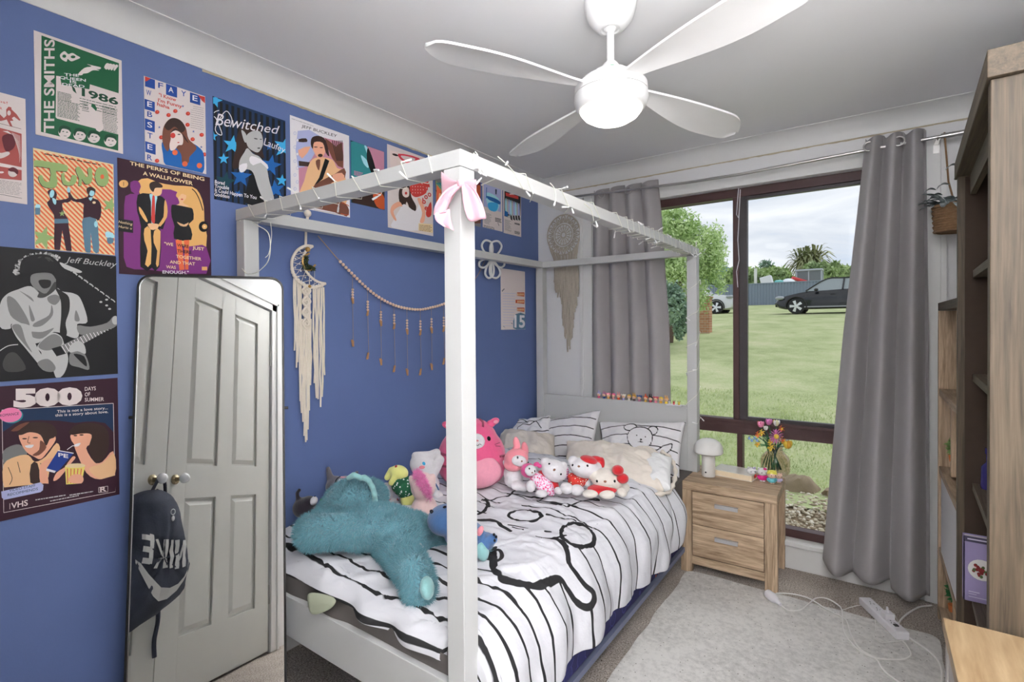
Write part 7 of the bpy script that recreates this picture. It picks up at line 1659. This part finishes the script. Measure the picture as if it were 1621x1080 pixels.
# --- white toy in red floral outfit and red hat
D = Dz(912, 783)+.01
t = toy('bear_plush', (912, 783), 'white plush wearing a red floral outfit and a red pointed hat')
bd = blob(t, 'outfit', T_flor, [(913.5, 761, D, 15, 11, .042), (906, 755, D, 8, 6, .03), (925, 757, D, 7, 6, .03)], .0042)
hd = blob(t, 'head', T_white, [(925, 741, D-.02, 24, 15.5, .058, -12), (907, 729, D-.01, 8, 7.5, .022), (946, 738, D-.01, 7.5, 7, .022)], .0045)
for q in ((906.5, 736.5), (930, 737.5)): dot(t, hd, q[0], q[1], 1.8, T_eye, 'eye', 2.1)
dot(t, hd, 916.3, 738.5, 2.2, T_nose, 'nose', 1.7)
blob(t, 'hat', T_red, [(932, 728, D-.025, 14, 6, .040, -14), (944, 727, D-.01, 10, 5, .02, -8), (953, 733, D-.01, 4.5, 9, .016)], .0035, 3)
for q in ((897, 773, 10.5, 9), (913.5, 776, 11.5, 8.5)): blob(t, 'foot', T_white, [(q[0], q[1], D-.055, q[2], q[3], .032)], .004)
for q in ((930, 765, 5.5, 6.5), (953, 744, 7, 5)): blob(t, 'arm', T_white, [(q[0], q[1], D-.01, q[2], q[3], .022)], .004)
# --- lying white toy with two big red pompoms
D = Dz(958, 790)+.0
t = toy('bear_plush', (958, 789), 'off-white plush in red lying nearest the front, with two big red pompoms on its head')
hd = blob(t, 'head', T_offw, [(963, 759, D+.02, 29, 17, .06, -6), (938, 751, D+.02, 8.5, 8.5, .025), (984, 772, D+.01, 13, 10, .035)], .0045)
bd = blob(t, 'outfit', T_red, [(953, 775, D-.01, 24, 8, .045, 0), (940, 776, D-.02, 10, 5, .03)], .0042)
for q in ((945, 762), (973, 762)): dot(t, hd, q[0], q[1], 1.8, T_eye, 'eye', 2.2)
dot(t, hd, 958, 762.5, 2.5, T_nose, 'nose', 1.9)
for q in ((978, 744.5, 9.5, 8), (985.5, 757.5, 9.8, 8)): blob(t, 'pompom', T_red, [(q[0], q[1], D-.03, q[2], q[3], .03)], .004)
for q in ((934, 782, 13, 6), (961, 783, 13, 6.8), (985, 780, 8, 7)): blob(t, 'paw', T_offw, [(q[0], q[1], D-.05, q[2], q[3], .03)], .004)

# --- back row on the left
D = Dz(480, 822, .6)+.05
t = toy('cat_plush', (481, 820), 'small black and white cat plush with a curled tail by the mirror')
b_ = blob(t, 'body', T_blk, [(482, 804, D, 18, 16, .05, -10), (488, 796, D, 12, 10, .04), ('c', (472, 792, D), (470, 781, D), .010, .008), ('c', (470, 781, D), (474, 776, D), .008, .008)], .005)
dot(t, b_, 497, 793, 9, T_white, 'face', 6, -.001, -15, .014); dot(t, b_, 497, 805, 3.4, T_red, 'red_bow', 3, .006, 0, .006)
for q in ((496, 789),): dot(t, b_, q[0], q[1], 1.6, T_eye, 'eye', 1, .010)
MB_ = MB(); viewell(MB_, 509.5, 792, D-.03, 3.2, 2.8, .008); MB_.build('green_trim', mat('felt_green', P(60, 150, 70, 1.4), .8), t, local=False, smooth=True)
D = Dz(530, 800, .6)+.10
t = toy('grey_plush', (530, 800), 'grey long-eared plush behind the teal plush, by the blue wall')
b_ = blob(t, 'body', T_grey, [(531, 770, D, 15, 16, .05), (545, 768, D, 16, 14, .05), ('c', (524, 762, D), (519.5, 742, D), .018, .010), ('c', (557, 760, D), (565, 748, D), .014, .009)], .005)
dot(t, b_, 543, 764, 9, T_white, 'face', 6, -.002, 20, .02); mark(t, b_, [(540, 756), (549, 757), (556, 761)], .004, T_pinkl, 'pink_trim'); mark(t, b_, [(530, 766), (533, 759), (540, 754)], .0025, T_eye, 'stitching')
D = Dz(612, 800, .6)+.06
t = toy('bear_plush', (612, 800), 'white plush with a red cheek spot peeping out behind the teal plush')
b_ = blob(t, 'body', T_white, [(611, 778, D, 13, 13.5, .045), (622, 795, D, 12, 6, .03, -8), (638, 792, D-.01, 5.5, 6, .02)], .0045)
dot(t, b_, 610.5, 771, 1.6, T_eye, 'eye'); dot(t, b_, 610, 781.6, 3.3, T_red, 'red_spot')
for a, c_ in (((612, 792), (616, 799)), ((629, 790), (630, 797)), ((618, 790), (612, 796))): mark(t, b_, [a, c_], .0028, T_red, 'ribbon_stripe')
D = Dz(640, 806, .6)+.07
t = toy('puppy_plush', (640, 804), 'yellow plush in a green and white knitted jumper, tilted')
b_ = blob(t, 'body', T_yel, [(632, 748, D, 15, 10.5, .045, -20), ('c', (620, 745, D), (613, 756, D), .016, .014), ('c', (624, 757, D-.03), (620, 764, D-.03), .014, .015), (645, 790, D-.01, 11, 13, .04)], .0045)
blob(t, 'jumper', T_swe, [(637, 768, D-.004, 17.5, 16, .052, -12), (642, 776, D-.004, 15, 12, .05)], .0045)
for q in ((628, 741, 5, 2.6), (627, 738.5, 1.6, 2)): MB_ = MB(); viewell(MB_, q[0], q[1], D-.01, q[2], q[3], .012); MB_.build('beret', T_red, t, local=False, smooth=True)
D = Dz(676, 792, .6)+.09
t = toy('puppy_plush', (680, 792), 'white puppy plush with long raised ears and a blue eye')
b_ = blob(t, 'body', T_white, [(668, 736, D, 20, 17, .055, -20), (676, 748, D, 18, 14, .05), (680, 768, D, 16, 18, .05), ('c', (658, 722, D), (680, 722, D), .020, .022), ('c', (680, 722, D), (691, 717, D), .022, .020), ('c', (697, 728, D-.01), (688, 745, D-.01), .020, .024), (694, 785, D-.02, 8, 7, .025)], .005)
dot(t, b_, 671, 734, 2.4, mat('felt_blue', P(50, 150, 190, 1.4), .7), 'eye', 3.0, 0, -30); dot(t, b_, 668, 740, 4.6, T_salm, 'cheek', 2.8)
mark(t, b_, [(689, 766), (692, 771), (694, 776)], .004, T_blue, 'blue_print')
D = Dz(672, 829, .6)+.03
t = toy('unicorn_plush', (672, 828), 'pale pink unicorn plush seen from behind, with a bright pink fluffy mane')
b_ = blob(t, 'body', T_pale, [(670, 770, D, 20, 22, .055), (671.5, 806, D, 21, 22, .06), ('c', (655, 764, D), (651, 757, D), .018, .012), ('c', (683, 762, D), (685, 754, D), .018, .012)], .005)
mn = blob(t, 'mane', T_pink if 0 else plush('hot_pink', P(232, 120, 170, 1.4)), [('c', (660, 751, D-.045), (670, 765, D-.06), .010, .012), ('c', (670, 765, D-.06), (681, 788, D-.052), .012, .005)], .004)
furmesh(mn, 1500, .020, .0026, plush('hot_pink', None) if 0 else MATS['plush_hot_pink'], 'mane_tufts', 3, 0, .6)
MB().tube([atD(664, 757, D-.03), atD(665.5, 745, D-.03)], [.007, .002], 8).build('horn', mat('silver_cloth', P(200, 200, 205, 1.3), .3, metal=.4), t, local=False, smooth=True)
# --- blue plush behind the post
D = Dz(712, 880, .6)
t = toy('blue_plush', (725, 872), 'blue plush lying half hidden behind the near bed post')
b_ = blob(t, 'body', T_blue, [(706, 823, D+.06, 30, 23, .075), (735, 846, D+.06, 32, 20, .08), (770, 857, D+.05, 14, 13, .04), ('c', (765, 862, D+.04), (780, 853, D+.02), .022, .018)], .005)
dot(t, b_, 684, 811, 4, T_eye, 'nose', 3, .002, 0, .008); dot(t, b_, 704, 803, 3, T_eye, 'eye', 4)
blob(t, 'ear', T_salm, [(760, 841, D+.02, 5, 9, .014, -25)], .0035)
for q in ((782, 846.5), (785.5, 850), (783, 856)): MB_ = MB(); viewell(MB_, q[0], q[1], D, 2, 2.2, .006); MB_.build('claw', T_eye, t, local=False, smooth=True)
# --- large shaggy teal plush
Db = Dz(600, 872, .585)
t = toy('shaggy_plush', (600, 870), 'large shaggy teal plush sprawled face down at the foot of the bed', .59)
Dh = Dz(560, 850, .6)+.02; Df = Dz(660, 958, .56)+.05
b_ = blob(t, 'body', T_teal, [(612, 836, Db+.05, 60, 32, .11, -14), (575, 838, Db+.05, 38, 28, .10, 8), (655, 845, Db+.05, 34, 30, .09, -20),
    (556, 790, Dh+.10, 44, 30, .10, 14), (578, 790, Dh+.10, 34, 30, .10), (520, 812, Dh+.06, 24, 15, .06, 14),
    ('c', (560, 838, Db+.02), (496, 842, Db-.01), .058, .062), ('c', (620, 862, Db+.03), (655, 905, Df+.02), .066, .054), ('c', (655, 905, Df+.02), (664, 936, Df), .054, .050),
    ('c', (665, 858, Db+.08), (758, 872, Db+.03), .046, .045)], .009, 6)
fu = furmesh(b_, 46000, .017, .0026, T_teal, 'fur', 2, .25, .55)
for q, sz in (((676, 931), (11, 17)), ((763, 871), (11, 17))):
    MB_ = MB(); viewell(MB_, q[0], q[1], (Df-.035 if q[0] < 700 else Db-.045), sz[0], sz[1], .035, 12); MB_.build('sole_pad', T_teall, t, local=False, smooth=True)
for L_ in ([(569, 757), (577, 756), (584, 762), (590, 772), (593, 784), (594, 797)], [(552, 757), (560, 752), (571, 757)]):
    blob(t, 'ear', T_teall, [('c', (L_[i][0], L_[i][1], Dh+.03), (L_[i+1][0], L_[i+1][1], Dh+.02), .010, .011) for i in range(len(L_)-1)], .004, 3)
tg = [atD(656, 862, Db-.07), atD(666, 860, Db-.075), atD(671, 866, Db-.075), atD(671, 877, Db-.065)]; w_ = [Vector((0, 0, -.012))*1 for _ in tg]
MB().add([p for q in tg for p in (q, q+Vector((-.006, 0, -.022)))], [(2*i, 2*i+2, 2*i+3, 2*i+1) for i in range(3)]).build('care_label', mat('label_satin', P(200, 200, 200, 1.4), .4, noise=.3, nscale=160), t, local=False, smooth=True)

# ================================================================= FIGURINES ON THE HEADBOARD
SK = mat('figure_skin', P(225, 180, 150, 1.35), .5)
cols = [('lilac', P(150, 145, 185, 1.4)), ('mauve', P(170, 110, 140, 1.4)), ('candy pink', P(225, 130, 150, 1.4)), ('hot pink', P(215, 90, 130, 1.4)), ('dusty rose', P(190, 130, 130, 1.4)), ('white', P(215, 205, 195, 1.4)), ('mustard', P(195, 160, 70, 1.4)), ('golden', P(200, 150, 50, 1.4)),
        ('royal blue', P(50, 80, 140, 1.4)), ('orange red', P(205, 85, 50, 1.4)), ('black', P(50, 35, 35, 1.4)), ('crimson', P(175, 70, 85, 1.4)), ('yellow', P(215, 180, 60, 1.4)), ('apricot', P(225, 160, 90, 1.4))]
for i, (cn, cc) in enumerate(cols):
    px = (947.8, 956.2, 963, 970.7, 978.9, 986.8, 995.6, 1003.5, 1012, 1021.8, 1029.7, 1038, 1046, 1054.4)[i]
    x = onY(px, 636, -.133).x; z0 = .877; hm = mat('hair_%d' % i, cc, .5); y = -.131
    rt = empty('figurine', (x, y, z0), label='tiny round-headed figurine with %s hair on the headboard ledge' % cn, cat='figurine', group='tiny figurines along the headboard')
    MB().lathe([(.0085, 0), (.009, .004), (.006, .014), (.003, .018)], (x, y, z0), 14).build('dress', mat('dress_%d' % i, cols[(i*5+3) % 14][1], .5), rt, local=False, smooth=50)
    MB().ell((x, y-.001, z0+.022), (.0115, .0105, .0105), None, 14, 10).build('head', SK, rt, local=False, smooth=True)
    hb_ = MB(); hb_.ell((x, y+.003, z0+.026), (.0135, .0115, .0120), None, 14, 10)
    if i % 3 == 1: hb_.ell((x-.006, y, z0+.042), (.003, .003, .009), None, 8, 6).ell((x+.006, y, z0+.042), (.003, .003, .009), None, 8, 6)
    elif i % 3 == 2: hb_.ell((x-.013, y, z0+.034), (.005, .004, .005), None, 8, 6).ell((x+.013, y, z0+.034), (.005, .004, .005), None, 8, 6)
    elif i in (0, 9): hb_.ell((x, y, z0+.042), (.005, .004, .009), None, 8, 6)
    hb_.build('hair', hm, rt, local=False, smooth=True)
    MB().ell((x+.003, y-.0112, z0+.022), (.0013, .0008, .0018), None, 6, 4).ell((x-.005, y-.0105, z0+.022), (.0013, .0008, .0018), None, 6, 4).build('eye', T_eye, rt, local=False)
xs = [onY(p, 638, -.133).x for p in (1062, 1069, 1077)]
o = MB().box((xs[0]-.014, -.175, .874), (xs[2]+.016, -.1465, .880)).box((xs[0]-.014, -.1465, .860), (xs[2]+.016, -.1445, .880)).build('small_ledge', M_plast); tag(o, 'small white clip-on ledge at the right end of the headboard', 'ledge')
for i, (x, cn, cc) in enumerate(zip(xs, ('white and grey', 'red', 'yellow'), (P(205, 205, 205, 1.4), P(180, 60, 70, 1.4), P(205, 175, 60, 1.4)))):
    rt = empty('figurine', (x, -.16, .88), label='very small %s figurine on the white clip-on ledge of the headboard' % cn, cat='figurine', group='tiny figurines along the headboard')
    MB().lathe([(.006, 0), (.0065, .003), (.003, .010)], (x, -.16, .88), 12).ell((x, -.16, .893), (.0065, .006, .006), None, 10, 8).build('body', mat('mini_%d' % i, cc, .5), rt, local=False, smooth=50)
    MB().ell((x-.005, -.16, .9), (.002, .002, .004), None, 6, 4).ell((x+.006, -.16, .901), (.002, .002, .004), None, 6, 4).build('ear', mat('mini_ear', P(90, 70, 60, 1.4), .6), rt, local=False)

# ================================================================= THINGS ON THE BEDSIDE TABLE
ZT = .496
def mini(name, px, py, h_, body, head, extra, label, headm, cap=None):
    p = onZ(px, py, ZT); rt = empty(name, p, label=label, cat='figurine', group='figurines in front of the vase'); x, y, z = p
    M = Matrix.Rotation(math.radians(30), 3, 'Z')
    MB().ell((x, y, z+h_*.24), (h_*.30, h_*.22, h_*.25), M, 18, 12).ell((x-h_*.26, y-h_*.1, z+h_*.30), (h_*.09, h_*.09, h_*.13), None, 10, 8).ell((x+h_*.26, y+h_*.05, z+h_*.30), (h_*.09, h_*.09, h_*.13), None, 10, 8).build('body', body, rt, local=False, smooth=True)
    hd = MB().ell((x, y, z+h_*.68), (h_*.36, h_*.28, h_*.30), M, 20, 14).build('head', headm, rt, local=False, smooth=True)
    for s_ in (-1, 1):
        MB().ell((x+.86*s_*h_*.26, y+.5*s_*h_*.26, z+h_*.93), (h_*.08, h_*.06, h_*.09), None, 8, 6).build('ear', cap or headm, rt, local=False, smooth=True)
        dx = Vector((.5, -.86, 0)); e0 = Vector((x, y, z+h_*.67))+dx*h_*.275+Vector((.86, .5, 0))*s_*h_*.15; MB().ell(e0, (h_*.03, h_*.03, h_*.04), None, 8, 6).build('eye', T_eye, rt, local=False)
    MB().box((-h_*.16, -h_*.22, 0), (h_*.02, -h_*.06, h_*.1), Matrix.Translation((x, y, z))).box((h_*.04, -h_*.22, 0), (h_*.2, -h_*.06, h_*.1), Matrix.Translation((x, y, z))).build('feet', headm, rt, local=False, bevel=h_*.04)
    if cap: MB().ell((x, y+.002, z+h_*.76), (h_*.375, h_*.29, h_*.26), M, 18, 12).build('cap', cap, rt, local=False, smooth=True)
    if extra: MB().ell((x+h_*.18, y-h_*.08, z+h_*.92), (h_*.13, h_*.08, h_*.09), M, 10, 8).build('bow', extra, rt, local=False, smooth=True)
g_w = mat('gloss_white', P(222, 218, 222, 1.35), .2, coat=.4); g_r = mat('gloss_red', P(190, 50, 45, 1.4), .25); g_m = mat('gloss_magenta', P(195, 45, 120, 1.4), .25); g_t = mat('gloss_teal', P(90, 165, 175, 1.4), .3); g_y = mat('gloss_yellow', P(230, 210, 90, 1.3), .3); g_p = mat('gloss_peach', P(230, 185, 165, 1.3), .3); g_l = mat('gloss_lilac', P(190, 180, 210, 1.3), .3)
mini('figurine', 1190, 759, .070, g_r, None, g_l, 'leftmost small white figurine in a red dress before the vase', g_w)
mini('figurine', 1207, 761.5, .074, g_m, None, g_m, 'white-headed figurine in magenta with a pink bow before the vase', g_w)
mini('figurine', 1222, 765.5, .070, g_t, None, None, 'figurine in teal with a yellow hood before the vase', g_p, g_y)
mini('figurine', 1233, 764, .052, g_l, None, None, 'smallest peach and lilac figurine at the table corner', g_p)
# vase
vp = onZ(1225, 756, ZT)+Vector((.0, .052, 0)); vx, vy = vp.x, vp.y
m, nt, b = newmat('pink_glass'); nt.nodes.remove(b); out = nt.nodes['Material Output']; t_ = nt.nodes.new('ShaderNodeBsdfTransparent'); t_.inputs[0].default_value = (.93, .86, .86, 1)
gg = nt.nodes.new('ShaderNodeBsdfGlossy'); gg.inputs['Roughness'].default_value = .03; lw = nt.nodes.new('ShaderNodeLayerWeight'); lw.inputs[0].default_value = .5; ms = nt.nodes.new('ShaderNodeMixShader')
pw = nt.nodes.new('ShaderNodeMath'); pw.operation = 'POWER'; pw.inputs[1].default_value = 4; mu = nt.nodes.new('ShaderNodeMath'); mu.operation = 'MULTIPLY_ADD'; mu.inputs[1].default_value = .45; mu.inputs[2].default_value = .03; nt.links.new(lw.outputs['Facing'], pw.inputs[0]); nt.links.new(pw.outputs[0], mu.inputs[0]); nt.links.new(mu.outputs[0], ms.inputs[0]); nt.links.new(t_.outputs[0], ms.inputs[1]); nt.links.new(gg.outputs[0], ms.inputs[2]); nt.links.new(ms.outputs[0], out.inputs[0])
o = MB().lathe([(.0001, .004), (.055, .004), (.068, .012), (.075, .03), (.0755, .085), (.070, .105), (.050, .128), (.038, .142), (.037, .158), (.043, .170), (.041, .170), (.035, .158), (.036, .142), (.048, .126), (.067, .103), (.0725, .085), (.072, .032), (.064, .014), (.05, .009), (.0001, .009)], (vx, vy, ZT), 40).build('vase', m, smooth=40)
tag(o, 'clear pinkish glass vase at the right corner of the bedside table', 'vase')
DV = depth((vx, vy, ZT+.1)); G1 = mat('toy_stem_green', P(45, 110, 65, 1.4), .4); G2 = mat('toy_stem_dark', P(35, 80, 70, 1.4), .4)
def F_(px, py, d=0): return atD(px, py, DV+d)
def mf(n_, r, g, b): return mat('petal_'+n_, P(r, g, b, 1.35), .4)
def flower(kind, px, py, d, cols_, label, s_=1.0):
    c = F_(px, py, d); rt = empty('toy_flower', c, label=label, cat='toy flower', group='toy flowers in the vase')
    low = Vector((vx+(c.x-vx)*-.35, vy+(c.y-vy)*-.35, ZT+.03)); nk = Vector((vx+(c.x-vx)*.25, vy+(c.y-vy)*.25, ZT+.155))
    MB().tube(smoothpts([low, nk, c-Vector((0, 0, .012))], False, 6), .0026, 6).build('stem', G1 if (int(px) % 2) else G2, rt, local=False, smooth=True)
    V1 = -CF
    if kind == 'daisy':
        for k in range(16):
            a = 2*PI*k/16; dr2 = CR*math.cos(a)+CU*math.sin(a); pb_ = MB(); leaf(pb_, c+dr2*.010*s_, c+dr2*.040*s_+V1*.004, .0052*s_, .002); q = pb_.build('petal', cols_[0], rt, local=False, smooth=True); q.modifiers.new('t', 'SOLIDIFY').thickness = .0025
        MB().ell(c+V1*.004, (.013*s_,)*3, None, 14, 8).build('centre', cols_[1], rt, local=False, smooth=True)
    elif kind == 'tulip':
        for k in range(5):
            a = 2*PI*k/5+.3; o_ = Vector((math.cos(a), math.sin(a), 0))*.009*s_; MB().ell(c+o_+Vector((0, 0, .004)), (.009*s_, .009*s_, .018*s_), Matrix.Rotation(.3, 3, Vector((-o_.y, o_.x, 0)).normalized()), 10, 8).build('petal', cols_[k % len(cols_)], rt, local=False, smooth=True)
    elif kind == 'star':
        for k in range(6):
            a = 2*PI*k/6+.4; dr2 = CR*math.cos(a)+CU*math.sin(a); pb_ = MB(); leaf(pb_, c, c+dr2*.019*s_+V1*.003, .0065*s_, .003); q = pb_.build('petal', cols_[0], rt, local=False, smooth=True); q.modifiers.new('t', 'SOLIDIFY').thickness = .003
        MB().ell(c+V1*.006, (.007*s_,)*3, None, 10, 8).build('centre', cols_[1], rt, local=False, smooth=True)
    elif kind == 'ball':
        MB().ell(c, (.014*s_, .014*s_, .014*s_), None, 14, 10).build('bloom', cols_[0], rt, local=False, smooth=True)
    elif kind == 'bells':
        for k in range(4): MB().lathe([(.002, .010), (.005, .006), (.006, -.002), (.008, -.006)], F_(1186+k*4.2, 694+(k % 2)*3.5, d), 10).build('bell', cols_[0], rt, local=False, smooth=True)
        MB().tube([F_(1185, 691, d), F_(1191, 690, d), F_(1198, 696, d), c], .0018, 5).build('arm', G2, rt, local=False)
pk_, pk2, wh_, cr_, or_, yl_, or2 = mf('pink', 220, 130, 165), mf('lilac_pink', 200, 120, 175), mf('white', 225, 220, 215), mf('cream', 230, 215, 180), mf('orange', 230, 110, 60), mf('yellow', 225, 185, 70), mf('amber', 230, 160, 60)
for a in (('tulip', 1204, 673, 0, (pk_, pk_, or_), 'pink tulip-shaped toy flower at the top left of the vase'), ('tulip', 1217, 669.5, .02, (pk2,), 'mauve tulip-shaped toy flower, highest in the vase'), ('tulip', 1229, 671, 0, (wh_, cr_, yl_), 'cream and white toy tulip near the top of the vase'),
          ('tulip', 1239, 674, .02, (wh_,), 'white toy bud at the top right of the vase'), ('star', 1237, 679, -.02, (or_, yl_), 'bright orange toy flower behind the big daisy'), ('star', 1200, 688, 0, (or_, or2), 'orange toy flower at the left edge of the bouquet'), ('star', 1206, 685, -.02, (yl_, or2), 'yellow-orange toy flower beside the orange one on the left'),
          ('daisy', 1228.4, 691, -.045, (pk2, yl_), 'large pink daisy toy flower with a yellow centre', 1.05), ('star', 1220.5, 707.5, -.045, (yl_, yl_), 'yellow toy flower low in front of the bouquet', 1.3), ('star', 1220, 699.5, -.03, (yl_, or2), 'small yellow toy flower under the big daisy'), ('star', 1199, 703, 0, (yl_, or2), 'lone yellow toy flower drooping at the left'),
          ('tulip', 1246.5, 705, -.02, (yl_, or2, yl_), 'big yellow toy tulip leaning out to the right', 1.35), ('ball', 1244.7, 696, 0, (wh_,), 'white ball-shaped toy flower at the right of the bouquet'), ('star', 1238.5, 697, -.03, (or2, or_), 'amber toy flower right of the big daisy'), ('bells', 1203, 700, 0, (mf('blue', 130, 160, 205),), 'hanging light blue bell toy flowers at the far left'),
          ('star', 1245.5, 680, 0, (cr_, or2), 'cream toy flower at the upper right edge'), ('tulip', 1212, 679, -.01, (wh_,), 'small white toy bud between the pink flowers', .7)): flower(*a)
lf_ = MB()
for (x0, y0, x1, y1, w) in ((1218, 722, 1206, 690, .006), (1221, 718, 1213, 686, .007), (1232, 716, 1246, 712, .007), (1234, 712, 1252, 722, .005), (1224, 712, 1230, 700, .006), (1219, 712, 1211, 698, .006), (1230, 708, 1240, 700, .006), (1226, 716, 1235, 708, .008)): leaf(lf_, F_(x0, y0), F_(x1, y1, -.02), w, .004)
for k in range(9): leaf(lf_, F_(1216+k*2.2, 716), F_(1206+k*5, 742+(k % 3)*5, -.01), .0045, .003)
o = lf_.build('toy_foliage', G1, smooth=True); tag(o, 'green toy leaves and stems bunched in the vase neck', 'toy foliage')
